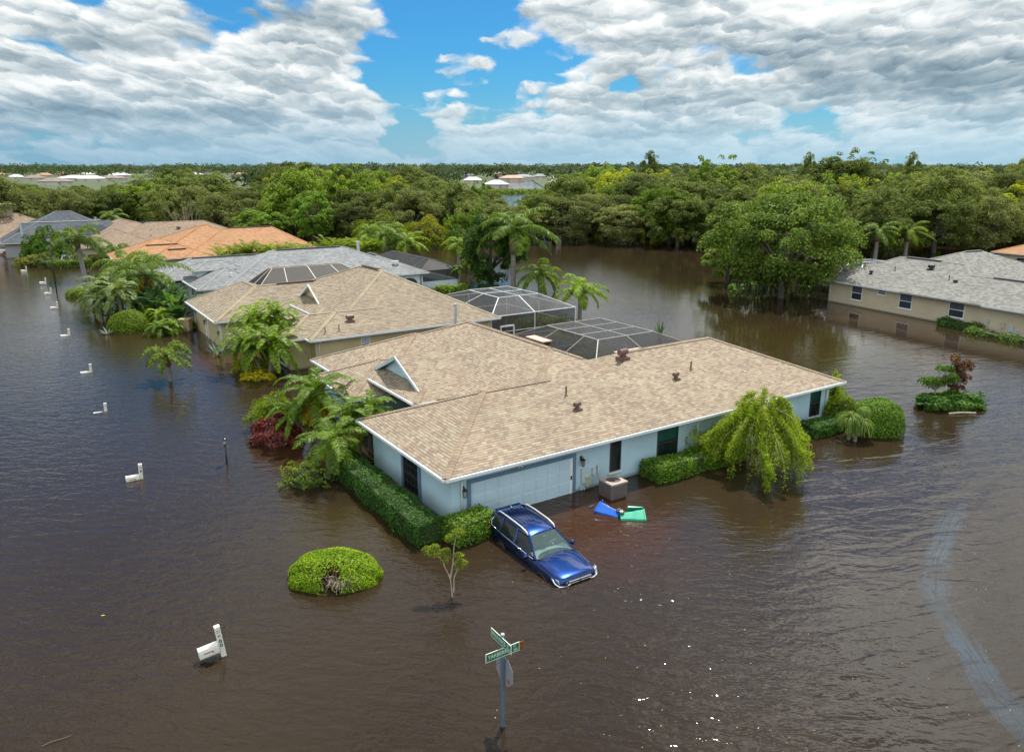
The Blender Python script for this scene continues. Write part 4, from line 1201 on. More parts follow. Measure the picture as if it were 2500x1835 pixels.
pr = random.Random(77)
FRONT = {}
rows = [(0, 9.6), (7.5, 10), (16, 10), (26, 10.5), (38, 11), (54, 12), (75, 13), (102, 15), (138, 18), (185, 22)]
n_tree = 0
for k, (dk, sp) in enumerate(rows):
    px_ = -190.0 + pr.uniform(0, 60)
    while px_ < 2700:
        d = edge_d(px_) + dk + pr.uniform(-2.5, 2.5) + 4.5
        X = (px_ - 1250) / FOC * d * 1.03
        yc = cap_y(px_) + pr.uniform(0, 14)
        hmax = CAMH - (yc - HOR) * d / FOC
        lim = 9.0 + pr.uniform(-2.0, 3.6) + min(2.5, k * .35)
        if k == 0: lim = pr.uniform(7.2, 9.8)
        hgt = min(lim, hmax)
        step = sp * pr.uniform(.8, 1.2) / d * FOC
        if hgt > 4.2 and not (1195 < px_ < 1310 and 60 < dk) and not (px_ < 640 and dk > 150):
            rnd = pr.random()
            limey = (1480 < px_ < 1640 and 50 < dk < 110) or (1980 < px_ < 2140 and 30 < dk < 60) or (2440 < px_ < 2520 and dk < 40) or (2250 < px_ < 2330 and 100 < dk)
            if k == 0 or (rnd < .72 and not limey): lib, kind = OAKS, 'olive green oak'
            elif limey or rnd > .955: lib, kind = LIME, 'yellow green tree'
            else: lib, kind = BRIGHT, 'fresh green leafy tree'
            ms = lib[pr.randrange(len(lib))]
            s = hgt / 9.8; sx = s * pr.uniform(.92, 1.18) if s > .8 else s * pr.uniform(1.05, 1.35)
            zone = 'behind the left roofs' if px_ < 700 else ('on the middle far bank' if px_ < 1330 else 'across the lake')
            band = 'in the front row at the water' if k == 0 else ('inside the wood' if k < 5 else 'near the skyline')
            make_tree('oak_tree' if lib is OAKS else ('cypress_tree' if lib is LIME else 'broadleaf_tree'), f'{kind} {band} {zone}', ms if k == 0 else ms[:2], (X, d, 0), pr.uniform(0, 6.28), (sx, sx, s), f'{kind}s {band} {zone}')
            n_tree += 1
        px_ += step

# trees that stand above the skyline
for (x, yb, yt, d, lab, lib, wsc) in ((1722, 0, 368, 165, 'dark ragged tree standing above the skyline right of the middle', BRIGHT[0], .75), (2030, 0, 364, 190, 'tall dark oak crown topping the right skyline', OAKS[4], 1.0), (1570, 0, 382, 230, 'small round tree poking above the skyline over the yellow green trees', OAKS[2], .55), (1455, 0, 386, 210, 'leafy tree standing up on the skyline right of the pond', BRIGHT[1], .8),
                              (2160, 0, 384, 250, 'thin tree with a flat tuft on the right skyline', OAKS[2], .5), (1925, 0, 384, 250, 'thin bare topped tree left of the tallest right oak', OAKS[2], .45), (880, 0, 388, 155, 'sparse green tree above the left skyline', BRIGHT[0], .7), (760, 0, 387, 158, 'bright leafy tree above the skyline behind the areca palms', BRIGHT[1], .9),
                              (2440, 0, 388, 200, 'dark oak rising at the right end of the skyline', OAKS[0], 1.0), (10, 0, 414, 135, 'big oak crown at the left picture edge', OAKS[3], 1.1), (1180, 0, 430, 190, 'slim leafy tree standing left of the far pond', BRIGHT[0], .6), (1345, 0, 428, 200, 'slim tree standing right of the far pond', BRIGHT[0], .55)):
    hgt = CAMH - (yt - HOR) * d / FOC; s = hgt / 10.2
    make_tree('skyline_tree', lab, lib[:2], ((x - 1250) / FOC * d * 1.03, d, 0), pr.uniform(0, 6), (s * wsc, s * wsc, s))

# far wood to the horizon: one mass
fv = []; prn = np.random.default_rng(5)
NF = 1500
dist = 260 + 2200 * prn.random(NF) ** 1.5; azf = prn.uniform(-.62, .62, NF)
X = dist * np.tan(azf); keep = ~((dist < 900) & (azf > -.62) & (azf < -.31)) & ~((dist < 800) & (azf > -.075) & (azf < .075)) & ~((dist < 330) & (azf < .1))
C = np.stack([X, dist, 6.0 + 0 * X], 1)[keep]; hh = prn.uniform(10.5, 15.5, len(C)) + np.clip((C[:, 1] - 900) / 500, 0, 4); C[:, 2] = hh * .55
hh = np.where(C[:, 1] < 500, np.minimum(hh, 11.5), hh)
parts = []
for c, h_ in zip(C, hh):
    m = 7; big = max(1.0, c[1] / 500)
    cc = c + prn.normal(size=(m, 3)) * np.array([5.0 * big, 4, h_ * .2]); cc[:, 2] = np.clip(cc[:, 2], 2, h_ - 2)
    parts.append(clump_leaves(cc, prn.uniform(2.2, 4.2, m) * (1 + .25 * big), 26 if c[1] < 900 else 16, 2.2 * (1 + .2 * big), 1.5, rg=prn))
V, F = merge(parts)
tag(obj('far_wood', npmesh('far_wood', V, F, leafmat('far_leaf', (.050, .075, .034), (.095, .120, .055), .6, .2, .02))), 'dark green far wood running along the horizon', 'wood', kind='stuff')
# reeds round the far pond
p0 = prn.uniform(size=(2600, 2)); C = np.stack([(p0[:, 0] - .5) * 60 + 6, 395 + p0[:, 1] * 24, prn.uniform(.3, 1.6, 2600)], 1)
V, F = leaf_quads(C, unit(prn.normal(size=C.shape)), 1.6, .8, prn)
tag(obj('pond_reeds', npmesh('pond_reeds', V, F, leafmat('reed', (.09, .14, .03), (.16, .22, .05), .6, .3, .05))), 'bright green reeds on the bank of the far pond', 'reeds', kind='stuff')


# ------------------------------------------------------------------ palms
def frond(rg, L, rise, droop, nl, leafL, leafW, fold, az, curl=1.0, plum=0.0, hang=.5):
    """one feather frond: curved rachis with two ranks of leaflets; returns quads and the rachis points"""
    ns = 14; t = np.linspace(0, 1, ns)
    ang = rise - droop * t ** curl                          # elevation of the rachis along its length
    dx = np.cos(ang); dz = np.sin(ang); ds = L / (ns - 1)
    r = np.concatenate([[0], np.cumsum(dx[:-1] * ds)]); z = np.concatenate([[0], np.cumsum(dz[:-1] * ds)])
    sway = rg.normal(scale=.10) * t ** 2 * L
    pts = np.stack([r, sway, z], 1)
    tt = np.linspace(.10, .995, nl); P = np.stack([np.interp(tt, t, pts[:, i]) for i in range(3)], 1)
    a = np.interp(tt, t, ang); T_ = np.stack([np.cos(a), 0 * a, np.sin(a)], 1); Nn = np.stack([-np.sin(a), 0 * a, np.cos(a)], 1)
    V = []
    prof = np.sin(np.pi * np.clip(tt * .88 + .10, 0, 1)) ** .6
    for sg in (-1, 1):
        S_ = np.zeros_like(T_); S_[:, 1] = sg
        f = fold + rg.normal(scale=.07 + plum, size=nl)
        d = unit(S_ * np.cos(f)[:, None] + Nn * np.sin(f)[:, None] + T_ * .55)
        ln = (leafL * prof * rg.uniform(.85, 1.1, nl))[:, None]
        mid = P + d * ln * .5; end = mid + unit(d + np.array([0, 0, -hang]) + rg.normal(scale=.08, size=d.shape)) * ln * .5
        wv = unit(np.cross(d, Nn + rg.normal(scale=.4, size=d.shape))) * leafW
        q1 = np.stack([P - wv * .35, P + wv * .35, mid + wv * .5, mid - wv * .5], 1)
        q2 = np.stack([mid - wv * .5, mid + wv * .5, end + wv * .08, end - wv * .08], 1)
        V += [q1.reshape(-1, 3), q2.reshape(-1, 3)]
    wr = np.zeros((ns, 3)); wr[:, 1] = np.linspace(.035, .008, ns) * max(.6, L / 3)
    for i in range(ns - 1):
        V.append(np.stack([pts[i] - wr[i], pts[i] + wr[i], pts[i + 1] + wr[i + 1], pts[i + 1] - wr[i + 1]]))
    V = np.concatenate(V)
    c, s = math.cos(az), math.sin(az)
    return V @ np.array([[c, s, 0], [-s, c, 0], [0, 0, 1]])


def palm_crown(seed, n, L, rise0, rise1, droop, nl, leafL, leafW, fold=-.25, hang=.6, plum=.1, wind=0.0, curl=1.15):
    rg = np.random.default_rng(seed); V = []
    for i in range(n):
        x = (i + .5) / n; rise = rise0 + (rise1 - rise0) * x + rg.normal(scale=.08)
        az = i * 2.39996 + rg.normal(scale=.15)
        dr = droop * (.62 + .45 * x) * rg.uniform(.85, 1.18) * (1 + wind * math.cos(az - 2.6))
        V.append(frond(rg, L * rg.uniform(.82, 1.1) * (1 - .12 * abs(x - .6)), rise, dr, nl, leafL, leafW, fold, az, curl, plum, hang))
    V = np.concatenate(V)
    return V, np.arange(len(V)).reshape(-1, 4)


queen_leaf = leafmat('queen_palm_leaf', (.055, .098, .012), (.145, .195, .026), .42, .3, .8, spec=.5, gloss=True)
queen_leaf2 = leafmat('queen_palm_leaf_pale', (.085, .145, .012), (.200, .260, .030), .42, .32, .8, spec=.5, gloss=True)
date_leaf = leafmat('date_palm_leaf', (.080, .140, .008), (.200, .270, .018), .40, .32, 1.2, spec=.5, gloss=True)
date_leaf2 = leafmat('date_palm_leaf_grey', (.105, .150, .040), (.225, .275, .095), .4, .28, 1.2, spec=.6, gloss=True)
dead_leaf = leafmat('dead_frond', (.200, .120, .012), (.340, .220, .020), .6, .25, 1.0)
areca_leaf = leafmat('areca_leaf', (.100, .150, .014), (.220, .260, .030), .4, .3, .8, spec=.5)


def palm(name, label, loc, trunk_h, crown, leafm, tr=(.2, .15), lean=(0, 0), scale=1.0, group=None, dead=None, shaft=None, fruit=False, tmat=None):
    t = thing(name, label, 'palm', loc, 0, group)
    tx, ty = lean
    m = MB(); N_ = 10
    pts = [(tx * (k / N_) ** 1.6, ty * (k / N_) ** 1.6, -.6 + (trunk_h + .6) * k / N_) for k in range(N_ + 1)]
    m.tube(pts, [tr[0] + (tr[1] - tr[0]) * k / N_ for k in range(N_ + 1)], 10)
    m.build('trunk', tmat or palm_bark, t, smooth=True)
    if shaft:
        m = MB(); m.tube([(tx, ty, trunk_h - shaft), (tx, ty, trunk_h - shaft * .4), (tx, ty, trunk_h + .25)], [tr[1] * 1.5, tr[1] * 1.9, tr[1] * .9], 10)
        for k in range(9):
            a = k * 2.4; m.tube([(tx, ty, trunk_h - .1), (tx + .45 * math.cos(a), ty + .45 * math.sin(a), trunk_h + .35)], [.06, .03], 5)
        m.build('boot_collar', plain('palm_boot', (.17, .125, .075), .85, var=.4, scale=8), t, smooth=True)
    V, F = crown
    c = obj('crown', npmesh('crown', V * scale, F, leafm), t); c.location = (tx, ty, trunk_h)
    if dead is not None:
        V, F = dead; d = obj('dead_fronds', npmesh('dead_fronds', V * scale, F, dead_leaf), t); d.location = (tx, ty, trunk_h - .05)
    if fruit:
        m = MB()
        r_ = random.Random(3)
        for k in range(40):
            a = r_.uniform(0, 6.28); q = r_.uniform(.1, .3)
            m.tube([(tx + .25, ty - .3, trunk_h - .25), (tx + .35 + q * .4 * math.cos(a), ty - .4 + q * math.sin(a) * .4, trunk_h - .8 - q), (tx + .35 + q * math.cos(a), ty - .4 + q * math.sin(a), trunk_h - 1.5 - q * .5)], [.02, .045, .02], 5)
        m.build('flower_stalk', plain('palm_flower', (.55, .33, .07), .8, var=.3), t)
    return t


QUEEN = [palm_crown(s, 15, 4.0, -.3, 1.35, 2.1, 52, .80, .075, -.25, .9, .10, wind=.2) for s in (201, 202, 203)]
QUEENS = [palm_crown(s, 13, 2.8, -.3, 1.3, 2.0, 42, .58, .07, -.25, .9, .10) for s in (205, 206)]
DATE = [palm_crown(s, 24, 2.0, -.4, 1.4, 2.0, 38, .30, .058, .1, .35, .03) for s in (211, 212)]
DATEB = [palm_crown(s, 22, 2.7, -.4, 1.4, 1.95, 42, .40, .066, .1, .35, .03) for s in (213, 214)]
FOX = palm_crown(221, 14, 2.1, -.1, 1.35, 2.2, 54, .34, .060, .0, .4, .5)
DEADQ = palm_crown(231, 3, 3.0, -.9, -.5, .8, 36, .6, .07, -.5, 1.2, .2)
DEADD = palm_crown(232, 8, 2.0, -1.1, -.7, .5, 36, .4, .045, -.1, .3, .15)

# street side, left
def crown_h(px_, py_, P): return max(.8, height(px_, py_, P))
P = at(208, 684); palm('queen_palm', 'tallest queen palm on the left, grey trunk rising from the open street water', P, crown_h(198, 588, P), QUEEN[0], queen_leaf, (.27, .22), lean=(-.5, .2), group=None, shaft=1.2, fruit=False, scale=1.22, tmat=plain('grey_palm_trunk', (.25, .24, .23), .85, var=.2, scale=5))
P = at(370, 768); palm('queen_palm', 'queen palm with a yellow frond leaning right over the round topiary bush', P, crown_h(364, 668, P), QUEEN[1], queen_leaf, (.25, .2), lean=(-.25, 0), shaft=1.1, dead=DEADQ, scale=1.22, tmat=MATS['grey_palm_trunk'])
P = at(318, 745); palm('queen_palm', 'queen palm crowded behind the yellow frond palm at the grey house', P, crown_h(308, 655, P), QUEEN[2], queen_leaf, (.22, .18), scale=1.12)
for k, (x, yb, yc, sc, lab) in enumerate(((262, 775, 700, 1.25, 'feathery pale date palm leaning over the street water'), (300, 790, 712, 1.1, 'feathery pale date palm between the round bush and the mailboxes'), (250, 785, 738, .85, 'small pale date palm low over the water at the street corner bed'), (232, 758, 718, .9, 'pale date palm on the outer side of the left bed'), (345, 778, 745, .6, 'dark low date palm behind the round topiary bush'), (395, 800, 768, .6, 'low green date palm right of the tall grey trunk'))):
    P = at(x, yb); palm('date_palm', lab, P, crown_h(x, yc, P), DATEB[k % 2], date_leaf2 if k < 4 else date_leaf, (.16, .13), scale=sc * .95)
P = at(416, 929); palm('foxtail_palm', 'lone bushy foxtail palm standing in open water before the tan garages', P, crown_h(413, 868, P), FOX, areca_leaf if False else leafmat('foxtail_leaf', (.050, .095, .012), (.165, .205, .030), .38, .25, 1.0, spec=.6), (.13, .10), shaft=.7)
# four before the tan house
for k, (x, yb, xc, yc, sc, lab) in enumerate(((660, 880, 622, 778, .98, 'back left of four date palms by the tan house'), (672, 885, 675, 772, 1.0, 'back right of four date palms by the tan house'), (642, 910, 600, 838, 1.02, 'front left of four date palms by the tan house, trunk leaning'), (658, 915, 668, 840, 1.12, 'front right of four date palms by the tan house'))):
    P = at(x, yb); h_ = crown_h(x, yc, P); Q = at(xc, yc, h_); palm('date_palm', lab, P, h_, DATE[k % 2], date_leaf, (.13, .10), lean=(Q.x - P.x, (Q.y - P.y) * .5), scale=sc * 1.22, group=None)
# by the corner house
for k, (x, yb, xc, yc, sc, lib, dd, lab) in enumerate(((795, 1075, 772, 958, 1.0, 0, True, 'large date palm with hanging brown fronds before the blue entry'), (735, 1075, 722, 1010, .62, 1, False, 'small date palm leaning out over the red shrub'), (800, 1168, 808, 1072, .85, 1, False, 'wind combed date palm with yellow fronds above the hedge end'), (882, 1118, 858, 1022, .72, 0, True, 'date palm with orange dead fronds under the garage eave'), (905, 1110, 905, 1000, .7, 1, False, 'date palm reaching over the entry roof gutter'))):
    P = at(x, yb); h_ = crown_h(x, yc, P); Q = at(xc, yc, h_); palm('date_palm', lab, P, h_, DATEB[lib] if k != 2 else palm_crown(215, 17, 2.2, -.9, 1.3, 1.5, 44, .5, .04, .1, .5, .15), date_leaf, (.14, .11), lean=(Q.x - P.x, (Q.y - P.y) * .5), scale=sc, dead=DEADD if dd else None)
# lake side
P = at(1253, 712); palm('queen_palm', 'tallest queen palm at the lake with thick brown boots, behind the white cage', P, crown_h(1256, 562, P), QUEEN[0], queen_leaf2, (.30, .26), shaft=2.6, scale=1.42)
P = at(1318, 716); palm('queen_palm', 'queen palm with an orange flower stalk right of the tallest lake palm', P, crown_h(1318, 668, P), QUEENS[0], queen_leaf2, (.25, .2), shaft=.8, fruit=True, scale=1.35)
P = at(1415, 782); palm('queen_palm', 'small bright queen palm with a bare trunk alone at the lake edge', P, crown_h(1417, 705, P), QUEENS[1], leafmat('queen_palm_bright', (.075, .140, .012), (.180, .240, .030), .38, .3, .8, spec=.6), (.21, .16), shaft=.6, scale=1.18)
for x, yb, yc, sc, lab in ((1122, 700, 655, .5, 'small bright palm at the end of the long dark cage'), (1145, 697, 640, .55, 'slim palm beside the small bright palm near the dark cage')):
    P = at(x, yb); palm('queen_palm', lab, P, crown_h(x, yc, P), QUEENS[0], queen_leaf2, (.12, .1), scale=sc)
for k, (x, yb, yc, sc, lab) in enumerate(((1120, 660, 598, .8, 'queen palm drooping left of the broad lake tree'), (945, 640, 572, 1.1, 'queen palm crown behind the grey roof, left of two'), (995, 640, 590, .95, 'queen palm crown behind the grey roof, right of two'), (905, 630, 566, .9, 'queen palm behind the areca hedge end'))):
    P = at(x, yb); palm('queen_palm', lab, P, crown_h(x, yc, P), QUEEN[k % 3], queen_leaf2, (.25, .2), scale=sc)
P = at(2135, 640); palm('queen_palm', 'left of two yellow green queen palms behind the beige house', P, crown_h(2133, 565, P), QUEEN[1], queen_leaf2, (.28, .24), shaft=1.4, scale=.95)
P = at(2208, 636); palm('queen_palm', 'right of two yellow green queen palms behind the beige house', P, crown_h(2205, 565, P), QUEEN[2], leafmat('queen_palm_yellow', (.10, .15, .012), (.22, .26, .03), .4, .3, .8, spec=.5), (.30, .25), shaft=1.4, scale=.98)
P = at(35, 606); palm('queen_palm', 'small palm in front of the slate roof at the left picture edge', P, crown_h(33, 560, P), QUEENS[1], queen_leaf, (.14, .11), scale=1.2)
P = at(282, 600); palm('queen_palm', 'palm crown tucked behind the tallest left palm', P, crown_h(240, 530, P), QUEENS[0], queen_leaf, (.2, .15), scale=1.2)
P = at(290, 650); palm('queen_palm', 'palm with upright fronds before the brown roof', P, crown_h(322, 610, P), QUEENS[1], queen_leaf, (.2, .15), scale=1.25)

# areca row: clumps of fronds behind the grey roof
AR = [palm_crown(s, 20, 2.6, .3, 1.5, 1.2, 26, .5, .07, .15, .4, .1, curl=1.6) for s in (241, 242, 243)]
for k in range(14):
    q = hw(H4, 4.5 + k * 1.55 + pr.uniform(-.3, .3), -2.6 + pr.uniform(-.4, .4))
    t = thing('areca_palm', 'bright yellow green areca palm in the long row behind the grey roof', 'palm', q, pr.uniform(0, 6), 'areca palms in a row behind the grey roof')
    V, F = AR[k % 3]; c = obj('crown', npmesh('crown', V, F, areca_leaf), t) if k < 3 else obj('crown', AR_ME[k % 3], t)
    if k < 3:
        if k == 0: AR_ME = []
        AR_ME.append(c.data)
    c.location = (0, 0, 1.45); s = pr.uniform(1.0, 1.3); t.scale = (s, s, s)
    m = MB()
    for q in range(5):
        a = q * 1.3; m.tube([(.25 * math.cos(a), .25 * math.sin(a), -.5), (.3 * math.cos(a), .3 * math.sin(a), 1.55)], [.05, .035], 5)
    m.build('stems', plain('areca_stem', (.24, .26, .08), .6), t)


# ------------------------------------------------------------------ shrubs and hedges
hedge_leaf = leafmat('hedge_leaf', (.030, .085, .010), (.095, .185, .022), .33, .22, 1.6, spec=.6)
hedge_lime = leafmat('hedge_lime', (.075, .140, .006), (.190, .265, .012), .35, .28, 1.6, spec=.5)
hedge_dark = leafmat('hedge_dark', (.025, .070, .012), (.070, .135, .022), .35, .2, 1.6, spec=.5)
topi_leaf = leafmat('topiary_leaf', (.080, .130, .008), (.185, .235, .018), .4, .2, 2.0)
croton_leaf = leafmat('croton_leaf', (.300, .260, .010), (.440, .400, .020), .4, .3, 2.5)
red_leaf = leafmat('red_leaf', (.090, .014, .010), (.300, .055, .035), .3, .15, 3.0, spec=.7, gloss=True)
orange_leaf = leafmat('orange_leaf', (.35, .05, .012), (.50, .12, .02), .45, .3, 2.0)
twig = plain('dry_twig', (.20, .13, .085), .9, var=.3)
twig_pale = plain('pale_twig', (.36, .29, .22), .85, var=.3)


def hedge_along(name, label, pts, wd, ht, dens, L, leafm, wob=.06, group=None, cat='hedge', round_=.35):
    """clipped hedge following a line: stem boxes inside, leaves over the rounded outside"""
    pts = [Vector((p[0], p[1], 0)) for p in pts]; base = pts[0].copy()
    t = thing(name, label, cat, base, 0, group)
    P_ = []; N_ = []
    for a, b in zip(pts, pts[1:]):
        d = (b - a); Ln = d.length; d.normalize(); s = Vector((-d.y, d.x, 0)); n = int(dens * Ln * (wd + 2 * ht))
        u = rng.uniform(-.02, 1.02, n) * Ln; q = rng.uniform(-1, 1, n) * (wd / 2 + ht)
        top = np.abs(q) < wd / 2
        y = np.where(top, q, np.sign(q) * wd / 2); z = np.where(top, ht, ht - (np.abs(q) - wd / 2))
        edge = np.clip(1 - np.minimum(wd / 2 - np.abs(y), 1) / round_, 0, 1) * np.clip(1 - (ht - z) / round_, 0, 1)
        y = y * (1 - .10 * edge); z = z * (1 - .12 * edge)
        w = wob * (np.sin(u * 2.3 + q) + np.sin(u * 5.1 + 1.7 * q) * .6 + rng.normal(size=n) * .7)
        nx = np.where(top, 0, np.sign(q)); nz = np.where(top, 1.0, .15)
        y = y + nx * w; z = z + np.where(top, w, 0)
        P_.append(np.stack([a.x - base.x + d.x * u + s.x * y, a.y - base.y + d.y * u + s.y * y, z - .02], 1))
        N_.append(np.stack([s.x * nx, s.y * nx, nz], 1))
        # end faces
        for e, sg in ((a, -1), (b, 1)):
            m = int(dens * wd * ht); yy = rng.uniform(-wd / 2, wd / 2, m); zz = rng.uniform(0, ht, m)
            ww = wob * rng.normal(size=m)
            P_.append(np.stack([e.x - base.x + d.x * sg * (ww) + s.x * yy, e.y - base.y + d.y * sg * ww + s.y * yy, zz], 1)); N_.append(np.tile(np.array([d.x * sg, d.y * sg, .2]), (m, 1)))
    C = np.concatenate(P_); N = np.concatenate(N_); N = unit(N + rng.normal(scale=.55, size=N.shape) + np.array([0, 0, .25]))
    V, F = leaf_quads(C, N, L, L * .6)
    obj('leaves', npmesh('leaves', V, F, leafm), t)
    m = MB()
    for a, b in zip(pts, pts[1:]):
        m.beam(a - base + Vector((0, 0, ht / 2 - .35)), b - base + Vector((0, 0, ht / 2 - .35)), wd * .84, ht * .84 + .6)
    m.build('stems', plain('hedge_stems', (.030, .045, .012), .9), t)  # solid dark filler, added so the leaf shell does not show through
    return t


def dome_bush(name, label, c, rx, ry, h, n, L, leafm, group=None, cat='bush', rot=0.0, wob=.05, notch=None, flat=.5, under=.12, z0=0.0):
    """rounded bush: leaves over a squashed dome; optional dead notch"""
    t = thing(name, label, cat, (c.x, c.y, 0), rot, group)
    D = unit(rng.normal(size=(n, 3))); D[:, 2] = np.where(D[:, 2] < -under, -D[:, 2], D[:, 2])
    ex = flat; r_ = (np.abs(D[:, 0]) ** (2 / ex * .5 + 1) + np.abs(D[:, 1]) ** (2 / ex * .5 + 1) + np.abs(D[:, 2]) ** (2 / ex * .5 + 1)) ** (-1 / (2 / ex * .5 + 1))
    C = D * r_[:, None] * np.array([rx, ry, h])
    C *= (1 + wob * (np.sin(D[:, 0] * 7 + 1) + np.sin(D[:, 1] * 9 + D[:, 2] * 6))[:, None] * .5) * (1 - np.abs(rng.normal(scale=.05, size=(n, 1))))
    C[:, 2] = np.maximum(C[:, 2] + z0, .0)
    if notch is not None:
        dd = np.hypot(C[:, 0] - notch[0], C[:, 1] - notch[1]) + rng.normal(scale=.12, size=n)
        C = C[dd > notch[2]]; D = D[dd > notch[2]]
    N = unit(D * np.array([1 / rx, 1 / ry, 1 / h]) * h + rng.normal(scale=.5, size=D.shape) + np.array([0, 0, .2]))
    V, F = leaf_quads(C, N, L, L * .6); obj('leaves', npmesh('leaves', V, F, leafm), t)
    m = MB()
    k = .86; ncut = 20
    prof = [(k * math.cos(a) ** .6 if a < 1.56 else 0.0, max(-.5, k * math.sin(a)) if a >= 0 else -.5) for a in [-.6, 0, .35, .7, 1.05, 1.35, 1.5705]]
    if notch is None:
        m.M = Matrix.Diagonal((rx, ry, h, 1)) if True else None
        m.lathe([(r2, z2 + z0 / h) for r2, z2 in prof], ncut)  # solid dark filler dome added under the leaves to close the gaps
    else:
        for q in range(70):
            a = random.uniform(0, 6.28); rr = random.uniform(.2, .9)
            x, y = rx * rr * math.cos(a), ry * rr * math.sin(a)
            m.tube([(x * .6, y * .6, -.3), (x, y, h * random.uniform(.5, .85))], [.03, .012], 4)
    m.build('stems', MATS['hedge_stems'] if notch is None else twig, t)
    return t


plain('hedge_stems', (.030, .045, .012), .9)
A1 = hw(H1, -.75, 8.0); A2 = hw(H1, -.62, .2); A3 = hw(H1, .0, -.30); A4 = hw(H1, 1.5, -.42)
hedge_along('clipped_hedge', 'long clipped green hedge along the left wall of the blue garage', [hw(H1, -.85, 8.3), hw(H1, -.80, -.2)], 1.25, .92, 560, .085, hedge_leaf)
hedge_along('clipped_hedge', 'short bright hedge turning the garage corner behind the sapling', [hw(H1, -.2, -.62), hw(H1, 1.55, -.35)], 1.2, .88, 620, .085, leafmat('hedge_fresh', (.060, .125, .010), (.150, .230, .022), .33, .25, 1.6, spec=.6))
hedge_along('clipped_hedge', 'bright square hedge between the air conditioner and the weeping tree', [hw(H1, 10.15, -.35), hw(H1, 15.6, -.45)], 1.25, .80, 620, .085, leafmat('hedge_bright', (.055, .120, .008), (.150, .235, .016), .33, .25, 1.6, spec=.6))
hedge_along('clipped_hedge', 'short clipped hedge right of the weeping tree below the end window', [hw(H1, 21.0, -.5), hw(H1, 23.9, -.55)], 1.3, .62, 480, .095, hedge_leaf)
dome_bush('flat_bush', 'flat lime green bush with a dead notch, alone in the water by the sapling', at(818, 1408), 1.56, 1.15, .92, 15500, .075, hedge_lime, rot=R(0), notch=(.12, -.98, .42), flat=.9)
m = MB(); r_ = random.Random(9); cc = at(828, 1448)
for q in range(90):
    a = r_.uniform(-2.8, -.3); l_ = r_.uniform(.25, .6); x0 = r_.uniform(-.3, .3)
    m.tube([(x0, .35, r_.uniform(0, .15)), (x0 + l_ * .5 * math.cos(a), .35 + l_ * .6 * math.sin(a), r_.uniform(.15, .5)), (x0 + l_ * math.cos(a), .35 + l_ * math.sin(a), r_.uniform(.05, .6))], [.014, .009, .004], 4)
t = [o for o in COL.objects if o.name.startswith('flat_bush')][0]
o = m.build('dead_twigs', twig_pale, t); o.location = (cc.x - t.location.x, cc.y - t.location.y, 0)
dome_bush('topiary_bush', 'large round topiary bush clipped like a bun at the left bed', at(318, 806), 1.85, 1.6, 1.75, 9000, .12, topi_leaf, flat=.95, wob=.02)
dome_bush('topiary_bush', 'yellow green clipped ball behind the pale date palms', at(262, 690), 1.4, 1.3, 1.2, 3000, .18, hedge_lime, wob=.02)
dome_bush('topiary_bush', 'small clipped bush at the tip of the left bed', at(190, 722), 1.1, 1.0, .8, 2500, .15, topi_leaf, wob=.03)
dome_bush('round_bush', 'large round dark green bush right of the corner house', at(2140, 1052), 1.22, 1.15, 1.62, 9500, .10, leafmat('round_bush_leaf', (.040, .095, .008), (.130, .200, .014), .33, .2, 1.8, spec=.5), wob=.03, z0=.12)
dome_bush('yellow_shrub', 'loose yellow green shrub at the far corner of the blue house', at(2055, 1030), .95, .9, 1.35, 3200, .12, leafmat('yellow_shrub_leaf', (.11, .165, .010), (.22, .28, .02), .4, .35, 1.6), wob=.25)
dome_bush('yellow_shrub', 'upright yellow green shrub against the end wall of the blue house', at(2030, 1005), .55, .6, 1.9, 2200, .12, MATS['yellow_shrub_leaf'], wob=.3)
dome_bush('red_shrub', 'dark red leaved shrub half under water before the blue house', at(678, 1075), 1.1, 1.0, 1.15, 3800, .17, red_leaf, wob=.22, under=.02)
dome_bush('scraggly_shrub', 'scraggly green shrub in the water left of the garage hedge', at(752, 1178), .85, .75, .85, 2000, .12, leafmat('scrag_leaf', (.07, .11, .015), (.15, .19, .03), .45, .3, 2.0), wob=.5, under=.0)
dome_bush('croton_shrub', 'yellow croton shrub under the four date palms, back one', at(618, 905), 1.1, .8, .8, 2600, .13, leafmat('croton_green', (.16, .19, .012), (.32, .31, .02), .4, .3, 2.5), wob=.35)
dome_bush('croton_shrub', 'bright yellow croton shrub in the water before the four date palms', at(630, 925), .9, .5, .45, 1800, .13, croton_leaf, wob=.35)
dome_bush('croton_shrub', 'low dark shrub with yellow tips at the tan garage corner', at(466, 800), .85, .6, .5, 1600, .13, leafmat('croton_dark', (.05, .09, .01), (.34, .33, .02), .4, .3, 2.5), wob=.2)
dome_bush('yellow_bush', 'yellow bush at the lake bank behind the queen palms', at(1042, 606), 3.6, 2.5, 4.4, 5200, .32, leafmat('gold_leaf', (.14, .155, .006), (.27, .27, .012), .45, .35, .8), wob=.3)
dome_bush('yellow_bush', 'loose yellow green thicket behind the queen palms and areca row', at(935, 604), 4.4, 3.0, 4.8, 5200, .34, leafmat('olive_gold_leaf', (.08, .11, .012), (.17, .19, .02), .45, .35, .8), wob=.3)
dome_bush('orange_flower_bed', 'low orange red leaved plants by the white pickup', at(46, 624), 1.7, 1.0, .75, 1800, .2, orange_leaf, wob=.4)
dome_bush('leafy_bush', 'bushy fresh green tree before the slate roof house', at(118, 636), 2.5, 2.2, 3.9, 5200, .34, leafmat('bushy_leaf', (.045, .10, .010), (.125, .19, .022), .4, .3, .8), wob=.35)
dome_bush('leafy_bush', 'smaller fresh green bush leaning toward the slate house', at(92, 634), 1.6, 1.6, 2.6, 2600, .34, MATS['bushy_leaf'], wob=.35)
